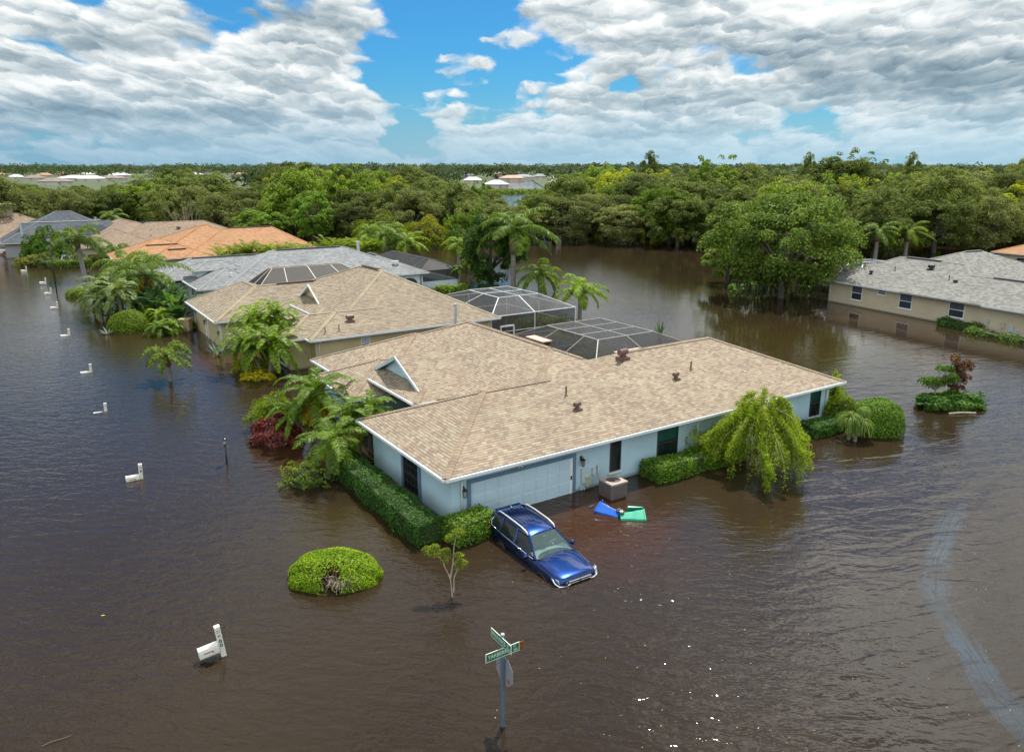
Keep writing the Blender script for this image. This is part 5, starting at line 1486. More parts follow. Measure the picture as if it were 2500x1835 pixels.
dome_bush('grassy_plants', 'spiky green and yellow plants by the silver pickup', at(78, 648), 1.7, 1.5, 1.1, 1800, .3, leafmat('spiky_leaf', (.12, .13, .02), (.22, .23, .06), .5, .3, 1.0), wob=.4)
dome_bush('grassy_plants', 'pale leafy plants behind the spiky bed at the silver pickup', at(112, 648), 1.6, 1.5, 1.4, 1800, .3, leafmat('pale_plant_leaf', (.10, .13, .04), (.19, .22, .08), .5, .3, 1.0), wob=.4)
hedge_along('clipped_hedge', 'low clipped hedge in front of the silver pickup', [at(122, 655), at(220, 648)], 2.6, .95, 60, .22, topi_leaf)
hedge_along('clipped_hedge', 'dull brown green hedge at the beige garage wall', [at(222, 644), at(292, 638)], 1.6, 1.2, 60, .22, leafmat('dull_leaf', (.055, .075, .02), (.10, .12, .03), .5, .2, 1.0))
hedge_along('clipped_hedge', 'bright low hedge by the white knee wall at the lake', [at(1068, 716), at(1136, 712)], 1.5, .85, 90, .17, hedge_lime)
hedge_along('clipped_hedge', 'dark low hedge under the broad lake tree', [at(1172, 706), at(1215, 703)], 1.2, .5, 90, .17, hedge_dark)
hedge_along('clipped_hedge', 'green hedge against the beige house wall left of the air conditioner', [hw(HR, 13.6, -.2), hw(HR, 17.1, -.25)], 1.1, .62, 160, .14, hedge_leaf, wob=.12)
hedge_along('clipped_hedge', 'light green hedge before the far air conditioner and meters', [hw(HR, 16.9, -1.3), hw(HR, 24.0, -1.2)], 1.0, .40, 160, .14, leafmat('hedge_mid', (.06, .12, .012), (.15, .215, .03), .35, .25, 1.6), wob=.12)
for k, (x, y, rr, hh_, lab) in enumerate(((1310, 808, 1.6, 1.1, 'yellow green shrub inside the white pool cage, nearest one'), (1370, 800, 1.5, .9, 'yellow green shrub inside the white pool cage, lake side'), (1350, 845, 1.5, .9, 'yellow green shrub seen through the grey mesh cage'), (1380, 850, 1.2, .8, 'lower yellow green shrub inside the grey mesh cage'), (1460, 872, 1.6, .6, 'low green shrub inside the grey mesh cage by the roof'))):
    dome_bush('cage_shrub', lab, at(x, y), rr, 1.0, hh_, 1500, .16, leafmat('cage_shrub_leaf', (.10, .12, .01), (.20, .21, .02), .45, .3, 1.6), wob=.35)

# weeping tree by the right wall
def weeping(label, c, h, r, n, leafm, seed, lean=(0, 0), lbl='weeping_tree', small=1.0):
    rg = np.random.default_rng(seed); t = thing(lbl, label, 'tree', (c.x, c.y, 0))
    V = []; m = MB()
    m.tube([(0, 0, -.6), (.05, 0, h * .4), (lean[0] * .5, lean[1] * .5, h * .8)], [.12 * small, .10 * small, .05 * small], 8)
    for i in range(n):
        az = rg.uniform(0, 6.283); rr = r * math.sqrt(rg.uniform(.03, 1.0)) * (1 + .22 * math.sin(az * 3 + seed) + .16 * math.sin(az * 7 + 1)); az = az + .12 * math.sin(az * 9)
        topz = h * (1 - .42 * (rr / r) ** 2.2) * rg.uniform(.72, 1.08) * (1 + .10 * math.sin(az * 5 + rr * 3))
        low = rg.uniform(.05, .45) * h if rr > r * .5 else topz * rg.uniform(.55, .8)
        o_ = np.array([math.cos(az), math.sin(az), 0])
        p0 = np.array([lean[0] * .5, lean[1] * .5, h * .72]); p1 = o_ * rr * .75 + np.array([lean[0], lean[1], topz]); p2 = o_ * rr + np.array([lean[0], lean[1], topz * .8]); p3 = o_ * rr * 1.05 + np.array([lean[0], lean[1], low])
        tt = np.linspace(0, 1, 46)[:, None]
        curve = (1 - tt) ** 3 * p0 + 3 * (1 - tt) ** 2 * tt * p1 + 3 * (1 - tt) * tt ** 2 * p2 + tt ** 3 * p3
        if i % 4 == 0: m.tube([tuple(x) for x in curve[::9]], [.028 * small, .022 * small, .014 * small, .01 * small, .006, .004], 4, cap=False)
        c_ = curve[12:].repeat(4, 0); c_ = c_ + rg.normal(scale=.055 * small, size=c_.shape)
        tang = unit(np.gradient(curve, axis=0))[12:].repeat(4, 0)
        nn = unit(rg.normal(size=c_.shape)); dd = unit(tang * .9 + nn); b = unit(np.cross(dd, rg.normal(size=dd.shape)))
        L_ = .11 * small * rg.uniform(.7, 1.3, (len(c_), 1))
        V.append(np.stack([c_, c_ + dd * L_ * .5 + b * L_ * .17, c_ + dd * L_, c_ + dd * L_ * .5 - b * L_ * .17], 1).reshape(-1, 3))
    m.build('trunk', twig_pale, t)
    V = np.concatenate(V); obj('crown', npmesh('crown', V, np.arange(len(V)).reshape(-1, 4), leafm), t)
    return t


weep_leaf = leafmat('weeping_leaf', (.085, .135, .008), (.215, .275, .022), .4, .33, 1.2, spec=.5)
P = at(1858, 1148); weeping('large weeping bottlebrush tree with yellow green strands by the right wall', P, 3.95, 2.35, 430, weep_leaf, 31, (-.2, 0))
P = at(668, 1040); weeping('yellow green weeping shrub hanging over the red shrub', P, 2.0, 1.35, 120, weep_leaf, 33, (0, .1), 'weeping_shrub', .9)

# ponytail palms
pony_leaf = leafmat('ponytail_leaf', (.07, .12, .02), (.15, .20, .045), .4, .3, 2.0)
def ponytail(label, c, h, r, ln, group=None, lean=0.0):
    t = thing('ponytail_palm', label, 'plant', (c.x, c.y, 0), 0, group); rg = np.random.default_rng(int(c.x * 10)); V = []
    m = MB(); m.tube([(0, 0, -.4), (.04, 0, h * .4), (lean, 0, h)], [.13, .08, .05], 8); m.build('trunk', pale_bark, t, smooth=True)
    for i in range(150):
        az = rg.uniform(0, 6.28); e = rg.uniform(-.1, 1.3); s = np.linspace(0, 1, 6); a = e - (e + 1.45) * s ** .6
        rr = np.concatenate([[0], np.cumsum(np.cos(a[:-1]))]) * ln / 5; z = np.concatenate([[0], np.cumsum(np.sin(a[:-1]))]) * ln / 5
        p = np.stack([lean + rr * math.cos(az) * r, rr * math.sin(az) * r, h + z], 1); w_ = np.array([-math.sin(az), math.cos(az), 0]) * .016
        for q in range(5): V.append(np.stack([p[q] - w_, p[q] + w_, p[q + 1] + w_, p[q + 1] - w_]))
    V = np.concatenate(V); obj('leaves', npmesh('leaves', V, np.arange(len(V)).reshape(-1, 4), pony_leaf), t)
ponytail('ponytail palm with a drooping head left of the round dark bush', at(2070, 1072), 1.15, 1.0, 1.15)
ponytail('ponytail palm with a drooping head touching the round dark bush', at(2086, 1076), .95, .9, .95, lean=.32)
ponytail('small ponytail palm tuft between the two larger heads and the bush', at(2103, 1062), 1.35, .8, .7)

# leaning sapling in front of the hedge corner
sap = leafmat('sapling_leaf', (.10, .145, .012), (.22, .25, .03), .4, .35, 2.0)
P = at(1108, 1458); t = thing('sapling', 'thin two stemmed sapling with yellow green leaf tufts in the water by the hedge', 'tree', P)
st = [[(0, 0, -.5), (-.10, 0, .7), (-.42, .15, 1.35), (-.60, .2, 1.65)], [(-.10, 0, .7), (-.02, .1, 1.1), (.02, .3, 1.7), (.10, .45, 2.05)], [(0, 0, .2), (.02, .05, .7), (.16, .1, 1.05)], [(-.3, .1, 1.1), (-.25, .2, 1.5)], [(-.02, .1, 1.1), (.18, .2, 1.35)], [(-.42, .15, 1.35), (-.75, .1, 1.5)]]
m = MB()
for s_ in st: m.tube(s_, [.028, .02, .014, .008][:len(s_)] if len(s_) > 2 else [.014, .007], 6)
m.build('trunk', twig_pale, t)
cc = np.array([s_[-1] for s_ in st] + [(-.5, .1, 1.5), (-.28, .2, 1.25), (.28, .15, 1.15), (-.85, .15, 1.6), (.2, .4, 2.1), (-.1, .3, 1.95)])
V, F = clump_leaves(cc, np.full(len(cc), .19), 120, .085, .035, jit=.7); obj('crown', npmesh('crown', V, F, sap), t)

# planted island at the right
isl = leafmat('island_leaf', (.030, .085, .012), (.100, .175, .025), .33, .2, 1.6, spec=.6)
P = at(2318, 992)
t = dome_bush('island_plants', 'mound of deep green big leaved plants in a bed amid the water', P, 1.62, 1.0, .75, 3600, .2, isl, wob=.2, under=.0)
for k in range(9):
    q = at(2258 + k * 15 + random.uniform(-4, 4), 985 + random.uniform(-6, 16)); AGm = palm_crown(300 + k, 11, .85, .1, 1.2, 1.3, 14, .26, .05, .1, .3, .1)
    d = thing('philodendron', 'split leaf philodendron in the planted island bed', 'plant', q, 0, 'philodendrons in the island bed'); c = obj('leaves', npmesh('leaves', *AGm, isl), d); c.location = (0, 0, .25)
    m = MB(); m.tube([(0, 0, -.3), (0, 0, .3)], [.06, .04], 6); m.build('stem', twig, d)
m = MB(); m.tube([(x_, math.sin(x_ * 2) * .06, .05 + .02 * math.cos(x_ * 3)) for x_ in [-.7 + .2 * k for k in range(9)]], .05, 6); g = at(2345, 1010); o = m.build('bed_edging', plain('edging', (.42, .34, .26), .9)); o.location = (g.x, g.y, 0); tag(o, 'pale curved edging stones along the front of the island bed', 'edging')
def young_tree(label, P, h, leafm, cents, rads, per, L, tr):
    t = thing('young_tree', label, 'tree', P); m = MB(); m.tube([(0, 0, -.4), (.03, 0, h * .35), (0, .05, h * .75)], [tr, tr * .8, tr * .4], 7)
    for c in cents: m.tube([(0, .02, h * .38), (c[0] * .5, c[1] * .5, h * .38 + (c[2] - h * .38) * .6), c], [tr * .5, tr * .35, .008], 5)
    m.build('trunk', pale_bark, t); V, F = clump_leaves(np.array(cents), np.array(rads), per, L, L * .5, jit=.7); obj('crown', npmesh('crown', V, F, leafm), t)
r2 = random.Random(4)
young_tree('young green tree with a pale stem on the planted island', at(2278, 988), 2.3, leafmat('young_leaf', (.06, .12, .012), (.15, .21, .03), .35, .3, 1.6, spec=.5), [(r2.uniform(-.85, .85), r2.uniform(-.5, .5), r2.uniform(1.05, 2.3)) for _ in range(22)], [.30] * 22, 120, .13, .05)
young_tree('young tree with dark bronze red leaves on the planted island', at(2332, 982), 2.5, leafmat('bronze_leaf', (.045, .024, .014), (.120, .058, .028), .35, .2, 1.6, spec=.5), [(r2.uniform(-.72, .72) * (1 - abs(q - 11) / 26), r2.uniform(-.4, .4), .75 + q * .082) for q in range(24)], [.28] * 24, 115, .15, .05)

# big trees
GREENS = leafmat('lake_tree_leaf', (.072, .118, .018), (.180, .225, .050), .45, .28, .4)
P = at(1905, 728); ms = oak_meshes(131, GREENS, 7.6, 11.2, 150, 230, L=.32, ragged=.35, skirt=.5, trunk_h=3.0, moss=8)
make_tree('oak_tree', 'largest oak, broad and leafy, standing alone in the lake left of the beige house', ms, P)
P = at(1762, 700); ms2 = oak_meshes(132, GREENS, 3.4, 6.0, 50, 200, L=.32, ragged=.4, skirt=.3)
make_tree('oak_tree', 'drooping side crown of leaves left of the largest oak', ms2[:2], (P.x + 1.5, P.y + 3, 0))
q = at(1835, 722); dome_bush('water_weeds', 'bright green plants at the foot of the largest oak', at(1838, 708), 2.2, 1.2, .7, 1400, .3, hedge_leaf, wob=.4)
dome_bush('water_weeds', 'pale green plants in the water beside the beige house corner', at(2005, 705), 2.0, 1.4, .9, 1600, .28, leafmat('weed_leaf', (.10, .15, .05), (.19, .25, .09), .5, .3, 1.0), wob=.4)
P = at(1198, 696); ms3 = oak_meshes(133, leafmat('dark_tree_leaf', (.035, .078, .012), (.105, .165, .028), .4, .25, .5, spec=.5), 4.3, 8.6, 95, 230, L=.28, ragged=.3, skirt=.45, trunk_h=1.9)
make_tree('shade_tree', 'dense dark green tree behind the tallest lake palm', ms3[:2], P, .4, (1, 1, 1.0))
P = at(1140, 648); make_tree('shade_tree', 'tall leafy tree left of the tallest lake palm near the pond', BRIGHT[0][:2], P, 1.0, (.6, .6, .9))
P = at(765, 592); ms4 = oak_meshes(134, leafmat('sunny_tree_leaf', (.060, .120, .012), (.150, .230, .030), .4, .3, .5), 4.7, 9.2, 80, 230, L=.32, ragged=.25)
make_tree('shade_tree', 'round sunlit green tree behind the areca row', ms4[:2], P)
P = at(640, 588); make_tree('shade_tree', 'low sunlit green tree left of the round sunlit tree', ms4[:2], P, 2.0, (1.0, 1.0, .62))
# bird of paradise clump with paddle leaves
pad = leafmat('paddle_leaf', (.030, .075, .018), (.085, .150, .040), .28, .25, 1.0, spec=.7)
def paddle(label, P, h, n, seed, L=1.5, group=None):
    rg = np.random.default_rng(seed); t = thing('bird_of_paradise', label, 'plant', P, 0, group); V = []; m = MB()
    for i in range(n):
        az = rg.uniform(0, 6.28); e = rg.uniform(.8, 1.45); hh_ = h * rg.uniform(.45, 1.0); r_ = hh_ / math.tan(e) * .6
        o_ = np.array([math.cos(az) * r_, math.sin(az) * r_, hh_ * .62]); d = np.array([math.cos(az) * math.cos(e), math.sin(az) * math.cos(e), math.sin(e)])
        m.tube([(0, 0, -.4), tuple(o_ * .5 * np.array([.8, .8, 1.05])), tuple(o_)], [.05, .04, .03], 5)
        s = np.linspace(0, 1, 6); sd_ = np.array([-math.sin(az), math.cos(az), 0]); w = np.sin(np.pi * (s * .9 + .07)) ** .7 * L * .2
        pts = o_ + d * (s * L)[:, None]; pts[:, 2] -= s ** 2 * L * .5
        for sg in (-1, 1):
            for q in range(5):
                V.append(np.stack([pts[q], pts[q] + sg * sd_ * w[q] + np.array([0, 0, .08]) * w[q], pts[q + 1] + sg * sd_ * w[q + 1] + np.array([0, 0, .08]) * w[q + 1], pts[q + 1]]))
    m.build('stems', plain('paddle_stem', (.10, .13, .04), .5), t); V = np.concatenate(V); obj('leaves', npmesh('leaves', V, np.arange(len(V)).reshape(-1, 4), pad), t)
for k, (x, y, h_, n_, lab) in enumerate(((425, 785, 3.6, 34, 'tall bird of paradise clump beside the grey house entry'), (405, 775, 3.8, 34, 'bird of paradise clump behind the yellow frond palm trunk'), (380, 782, 2.8, 30, 'bird of paradise clump left of the grey palm trunk'), (440, 800, 2.2, 20, 'low bird of paradise leaves by the courtyard wall'), (352, 770, 2.6, 26, 'bird of paradise clump behind the round topiary bush'))):
    paddle(lab, at(x, y), h_, n_, 50 + k, 1.7)
for k, (x, y, sc, lab) in enumerate(((395, 818, .85, 'ferny cycad at the water right of the topiary bush'), (425, 812, .75, 'ferny cycad nearest the courtyard wall'), (362, 786, .7, 'ferny cycad behind the topiary bush'), (338, 768, .7, 'ferny cycad between palm trunks in the left bed'), (290, 768, .7, 'dark cycad under the pale date palms'))):
    P = at(x, y); t = thing('cycad', lab, 'plant', P); c = obj('crown', npmesh('crown', *DATE[k % 2], date_leaf), t); c.location = (0, 0, .5); c.scale = (sc, sc, sc); m = MB(); m.tube([(0, 0, -.4), (0, 0, .55)], [.2, .16], 8); m.build('trunk', palm_bark, t)
# yucca and agave
def spikes(name, label, P, n, L, w, leafm, e0=.3, e1=1.4, seed=1):
    rg = np.random.default_rng(seed); t = thing(name, label, 'plant', P); V = []
    for i in range(n):
        az = rg.uniform(0, 6.28); e = rg.uniform(e0, e1); d = np.array([math.cos(az) * math.cos(e), math.sin(az) * math.cos(e), math.sin(e)]); s_ = np.array([-math.sin(az), math.cos(az), 0]) * w; l_ = L * rg.uniform(.7, 1.1)
        V.append(np.stack([-s_ * .6, s_ * .6, d * l_ * .5 + s_, d * l_ * .5 - s_])); V.append(np.stack([d * l_ * .5 - s_, d * l_ * .5 + s_, d * l_ + s_ * .05, d * l_ - s_ * .05]))
    V = np.concatenate(V); c = obj('leaves', npmesh('leaves', V, np.arange(len(V)).reshape(-1, 4), leafm), t); m = MB(); m.tube([(0, 0, -.5), (0, 0, .15)], [.12, .08], 7); m.build('stem', twig, t); return t
spikes('yucca', 'spiky yellow green yucca at the tip of the left bed', at(238, 775), 60, 1.6, .045, leafmat('yucca_leaf', (.13, .13, .012), (.26, .24, .03), .4, .3, 1.5), .3, 1.45, 2)
spikes('agave', 'blue grey agave beside the topiary bush', at(264, 816), 9, .85, .07, leafmat('agave_leaf', (.12, .17, .17), (.22, .28, .27), .45, .1, 1.5), .3, 1.3, 3)
spikes('agave', 'blue grey agave at the tan garage wall', at(532, 868), 18, 1.1, .08, MATS['agave_leaf'], .4, 1.35, 4)
spikes('bromeliad', 'spiky dark red plant under the garage eave', at(912, 1122), 22, .7, .035, leafmat('bromeliad_leaf', (.10, .05, .04), (.20, .12, .07), .4, .2, 1.5), .2, 1.3, 6)
spikes('bromeliad', 'spiky pale green plant at the corner of the blue garage wall', at(922, 1128), 24, .8, .04, leafmat('spider_leaf', (.12, .15, .06), (.24, .27, .12), .4, .2, 1.5), .2, 1.3, 7)
spikes('spider_lily', 'small strappy plant in the red tinted shallow water by the hedge', at(830, 1142), 22, .4, .02, MATS['spider_leaf'], .3, 1.3, 8)
spikes('banana_plant', 'green banana leaf sticking up behind the grey mesh cage', at(1612, 822), 5, 1.6, .12, pad, .9, 1.45, 5)
dome_bush('entry_shrub', 'bright green shrub under the large date palm', at(765, 1030), .7, .6, 1.0, 1500, .11, hedge_leaf, wob=.3)
dome_bush('entry_shrub', 'dark shrub by the blue entry wall', at(850, 1060), .9, .7, .9, 1500, .12, hedge_dark, wob=.3)
# dead bamboo
m = MB(); r_ = random.Random(12)
for q in range(60):
    x0 = r_.uniform(-1.5, 1.5); l_ = r_.uniform(3.5, 7.5); a = r_.uniform(-.35, .35)
    m.tube([(x0, r_.uniform(-.6, .6), 0), (x0 + a * l_ * .5, 0, l_ * .5), (x0 + a * l_ * 1.3, r_.uniform(-.5, .5), l_)], [.05, .035, .012], 4)
P = at(458, 586); o = m.build('dead_bamboo', plain('straw', (.33, .26, .17), .8)); o.location = P; tag(o, 'bare tan dead bamboo canes before the dark oaks', 'bamboo')
m = MB()
for q in range(16):
    x0 = r_.uniform(-.4, .4); m.tube([(0, 0, -.2), (x0, 0, 2.5), (x0 * 3 + r_.uniform(-.6, .6), 0, r_.uniform(5, 7.5))], [.09, .05, .015], 5)
P = at(1242, 560); o = m.build('bare_tree', plain('dead_wood', (.22, .17, .13), .9)); o.location = P; tag(o, 'bare dead tree standing before the far pond', 'tree')
# =================================================================== VEHICLES, STREET FURNITURE, FLOATING THINGS
def paint(name, col, metal=.55, rough=.32):
    m, T, b = pbsdf(name)
    geo = T.node('ShaderNodeTexCoord').outputs['Object']
    T.put(b.inputs['Base Color'], T.ramp(T.noise(geo, 2.0, 4, .6), [(.3, tuple(c * .93 for c in col)), (.7, tuple(min(1, c * 1.05) for c in col))]))
    b.inputs['Metallic'].default_value = metal; b.inputs['Roughness'].default_value = rough
    b.inputs['Coat Weight'].default_value = 1.0; b.inputs['Coat Roughness'].default_value = .03
    return m


def clear_glass(name, tint=(.55, .72, .70), k=.72):
    m, T, b = pbsdf(name)
    b.inputs['Base Color'].default_value = (.02, .03, .03, 1) if k < .5 else (.16, .24, .235, 1); b.inputs['Roughness'].default_value = .03; b.inputs['Specular IOR Level'].default_value = .8
    tr = T.node('ShaderNodeBsdfTransparent'); tr.inputs[0].default_value = (*tint, 1)
    mx = T.node('ShaderNodeMixShader'); mx.inputs[0].default_value = k
    T.l.new(b.outputs[0], mx.inputs[1]); T.l.new(tr.outputs[0], mx.inputs[2]); T.l.new(mx.outputs[0], T.n['Material Output'].inputs[0])
    return m


car_blue = paint('metallic_blue', (.0012, .024, .140), .85, .22)
car_white = paint('car_white', (.70, .70, .70), .0, .35)
car_silver = paint('car_silver', (.42, .47, .54), .6, .35)
chrome = plain('chrome', (.74, .75, .76), .12, 1.0, var=.03)
satin = plain('satin_rail', (.74, .72, .72), .30, .35, var=.05)
car_black = plain('car_black', (.014, .014, .015), .4, var=.2)
tyre_m = plain('tyre_rubber', (.018, .018, .018), .85, var=.3)
rim_m = plain('alloy', (.35, .36, .38), .3, .9)
seat_m = plain('seat_fabric', (.055, .055, .057), .8)
dash_m = plain('dash_grey', (.30, .34, .33), .7)
head_m = glassmat('headlamp_glass', (.32, .42, .50), .05)
red_lens = plain('red_lens', (.30, .010, .012), .15, var=.1)
screen_gl = clear_glass('windscreen_glass', (.74, .90, .88), .66)
side_gl = clear_glass('tinted_glass', (.30, .36, .36), .45)


def sub(o, lv=2):
    s = o.modifiers.new('subsurf', 'SUBSURF'); s.levels = lv; s.render_levels = lv
    return o


def loft(mb, secs, close_ends=True):
    n = len(secs[0]); rings = [[mb._p(p) for p in s] for s in secs]
    for a, b in zip(rings, rings[1:]):
        for j in range(n):
            mb.f.append([a[j], a[(j + 1) % n], b[(j + 1) % n], b[j]]); mb.uv.append(None); mb.mi.append(0)
    if close_ends:
        for r_ in (rings[0][::-1], rings[-1]): mb.f.append(r_); mb.uv.append(None); mb.mi.append(0)


def wheel(t, x, y, r_=.36):
    w = MB(); w.M = Matrix.Translation((x, y, r_)) @ Matrix.Rotation(R(90), 4, 'X')
    w.lathe([(r_ * .62, -.11), (r_ * .95, -.11), (r_, -.07), (r_, .07), (r_ * .95, .11), (r_ * .62, .11)], 24)
    o = w.build('wheel', tyre_m, t, smooth=True)
    m = MB(); m.M = Matrix.Translation((x, y + (.10 if y > 0 else -.10), r_)) @ Matrix.Rotation(R(90), 4, 'X')
    m.lathe([(r_ * .60, -.02), (r_ * .62, .02)], 20)
    for k in range(5):
        a = k * 2 * math.pi / 5; m.beam((0, 0, .0), (r_ * .58 * math.cos(a), r_ * .58 * math.sin(a), 0), .06, .06)
    m.build('rim', rim_m, o)


def make_suv():
    P = Vector((.98, 25.10, -.66))
    t = thing('suv', 'blue car with silver roof rails stranded nose down in the flood by the garage', 'car', P, R(-57.5))
    t.rotation_euler = (0, R(1.6), R(-57.5))
    def sec(x, hw_, zb, zs, zt, crown):
        pts = [(hw_ * .80, zb), (hw_ * .96, zb + .08), (hw_, zb + (zs - zb) * .55), (hw_ * .985, zs - .10), (hw_ * .95, zs), (hw_ * .84, zt - .02), (hw_ * .45, zt + crown * .7), (0, zt + crown)]
        full = [(x, y, z) for y, z in pts] + [(x, -y, z) for y, z in pts[::-1][1:]]
        return full
    b = MB()
    loft(b, [sec(2.37, .60, .36, .80, .885, .015), sec(2.345, .74, .30, .85, .94, .02), sec(2.24, .84, .25, .90, .985, .025), sec(1.9, .895, .22, .96, 1.02, .035), sec(1.35, .905, .21, 1.01, 1.07, .045), sec(.92, .905, .21, 1.04, 1.095, .04),
             sec(.70, .905, .21, 1.05, 1.06, .0), sec(0, .905, .21, 1.06, 1.05, -.02), sec(-.9, .905, .21, 1.08, 1.06, -.02), sec(-1.6, .90, .22, 1.10, 1.08, -.02), sec(-2.05, .875, .27, 1.10, 1.08, -.01), sec(-2.28, .82, .36, 1.06, 1.07, -.01), sec(-2.36, .70, .44, .98, 1.03, -.01)])
    sub(b.build('body', car_blue, t, smooth=True, weld=True))
    # roof shell
    xs = [.18, -.05, -.5, -1.1, -1.7, -2.02, -2.16]; zt = [1.545, 1.615, 1.665, 1.668, 1.635, 1.585, 1.53]; hy = [.585, .60, .612, .612, .60, .585, .56]
    ys = [-1, -.9, -.55, 0, .55, .9, 1]; dz = [-.075, -.03, .0, .012, .0, -.03, -.075]
    r_ = MB(); G = [[r_._p((x + (-.03 if abs(yy) < .6 else 0) * (1 if k == 0 else 0), yy * h_, z + d_)) for yy, d_ in zip(ys, dz)] for k, (x, z, h_) in enumerate(zip(xs, zt, hy))]
    for a, c in zip(G, G[1:]):
        for j in range(len(ys) - 1): r_.f.append([a[j], a[j + 1], c[j + 1], c[j]]); r_.uv.append(None); r_.mi.append(0)
    ro = sub(r_.build('roof', car_blue, t, smooth=True)); so = ro.modifiers.new('solid', 'SOLIDIFY'); so.thickness = .03
    rb = MB()
    for k in range(-3, 4):
        rb.beam((-.55, k * .14, 1.682 - abs(k) * .004), (-1.75, k * .14, 1.648 - abs(k) * .004), .018, .012)
    rb.build('roof_rib', car_blue, t)
    a_ = MB(); a_.tube([(-1.88, .0, 1.62), (-1.95, .0, 1.66), (-2.05, 0, 1.74)], [.04, .03, .012], 6); a_.build('fin_antenna', plain('antenna_teal', (.02, .10, .16), .3), t)
    sp = MB(); sp.beam((-2.12, -.55, 1.56), (-2.12, .55, 1.56), .22, .05); sp.build('spoiler', car_blue, t, bevel=.02)
    # pillars
    pl = MB()
    for s in (-1, 1):
        pl.beam((.92, s * .80, 1.06), (.16, s * .575, 1.53), .075, .05)            # front
        pl.beam((-.42, s * .835, 1.06), (-.50, s * .60, 1.60), .09, .05)
        pl.beam((-1.42, s * .835, 1.08), (-1.46, s * .60, 1.59), .09, .05)
        pl.beam((-2.02, s * .82, 1.08), (-2.06, s * .575, 1.54), .30, .06, up=(0, s, .3))
        pl.beam((.9, s * .845, 1.075), (-2.0, s * .845, 1.10), .04, .05)
        pl.beam((.14, s * .592, 1.555), (-2.02, s * .595, 1.56), .07, .05)
    pl.build('pillar', car_blue, t, bevel=.012)
    g = MB()
    n = 8; F = []
    for k in range(n + 1):
        y = -1 + 2 * k / n
        F.append(((.985 - .10 * y * y, y * .80, 1.085), (.60 - .08 * y * y, y * .70, 1.325), (.19 - .04 * y * y, y * .575, 1.555 - .02 * y * y)))
    for A_, B_ in zip(F, F[1:]):
        for q in range(2): g.poly([A_[q], B_[q], B_[q + 1], A_[q + 1]])
    g.build('windscreen', screen_gl, t, smooth=True)
    g = MB()
    for s in (-1, 1):
        for (x0, x1, z0, x2, x3) in ((.80, -.38, 1.09, -.46, .18), (-.47, -1.38, 1.10, -1.42, -.54), (-1.47, -1.95, 1.12, -1.90, -1.50)):
            g.poly([(x0, s * .838, z0), (x1, s * .838, z0 + .01), (x2, s * .606, 1.555), (x3, s * .60, 1.54)])
    g.build('side_glass', side_gl, t)
    g = MB(); g.poly([(-2.29, -.70, 1.12), (-2.29, .70, 1.12), (-2.14, .54, 1.52), (-2.14, -.54, 1.52)]); g.build('rear_glass', side_gl, t)
    # bright trim under the windows and round the rear quarter
    c_ = MB()
    for s in (-1, 1):
        c_.tube([(.84, s * .868, 1.075), (-.5, s * .868, 1.085), (-1.5, s * .862, 1.10), (-1.95, s * .850, 1.15), (-2.03, s * .80, 1.27), (-1.99, s * .70, 1.43)], .013, 6)
    c_.build('window_trim', chrome, t, smooth=True)
    for s in (-1, 1):
        m = MB(); m.tube([(.12, s * .575, 1.545), (.02, s * .585, 1.645), (-.35, s * .59, 1.705), (-1.2, s * .59, 1.715), (-1.75, s * .585, 1.69), (-1.95, s * .575, 1.60)], [.020, .027, .027, .027, .024, .014], 8); m.build('roof_rail', satin, t, smooth=True)
        m = MB(); m.lathe([(.0, -.10), (.07, -.085), (.095, 0), (.08, .08), (0, .10)], 12, (0, 0, 0)); m.M = None
        o = m.build('wing_mirror', car_blue, t, smooth=True); o.location = (.62, s * 1.01, 1.10); o.scale = (.9, 1.15, .85)
        m = MB(); m.beam((.66, s * .86, 1.06), (.63, s * .97, 1.08), .05, .04); m.build('mirror_arm', car_black, t)
        for hx in (-.25, -1.25):
            m = MB(); m.beam((hx, s * .915, .96), (hx - .2, s * .915, .965), .03, .035); m.build('door_handle', car_blue, t, bevel=.008)
        # head lamp, chrome frame, tail lamp
        m = MB(); loft(m, [[(2.16, s * .80, .82), (2.28, s * .44, .80), (2.25, s * .44, .90), (2.10, s * .82, .93)], [(2.30, s * .775, .80), (2.395, s * .44, .785), (2.375, s * .44, .875), (2.22, s * .80, .905)]]); m.build('headlight', head_m, t, bevel=.01)
        m = MB(); m.tube([(2.02, s * .905, .95), (2.20, s * .87, .80), (2.32, s * .78, .72), (2.40, s * .50, .70)], [.020, .034, .04, .035], 8); m.tube([(2.40, s * .50, .70), (2.425, s * .42, .80)], [.035, .03], 6); m.build('chrome_bracket', chrome, t, smooth=True)
        m = MB(); m.beam((-2.26, s * .80, 1.08), (-2.37, s * .55, 1.05), .10, .17); m.beam((-2.02, s * .90, 1.10), (-2.29, s * .83, 1.09), .07, .18); m.build('tail_light', red_lens, t, bevel=.015)
        for wx in (1.42, -1.28):
            wheel(t, wx, s * .80)
            m = MB(); pts = [(wx + .43 * math.cos(a), s * .905, .36 + .43 * math.sin(a)) for a in [math.pi * k / 10 for k in range(11)]]; m.tube(pts, .03, 5); m.build('arch_trim', car_black, t, smooth=True)
    m = MB()
    m.beam((2.415, -.46, .865), (2.415, .46, .865), .05, .045); m.beam((2.42, -.44, .79), (2.42, .44, .79), .04, .045)
    m.beam((2.42, -.60, .685), (2.42, .60, .685), .09, .075); m.build('grille_bar', chrome, t, bevel=.01)
    m = MB(); m.beam((2.385, -.48, .80), (2.385, .48, .80), .04, .17); m.beam((2.38, -.6, .56), (2.38, .6, .56), .05, .16); m.build('grille', car_black, t)
    m = MB(); m.M = Matrix.Translation((2.452, 0, .83)) @ Matrix.Rotation(R(90), 4, 'Y')
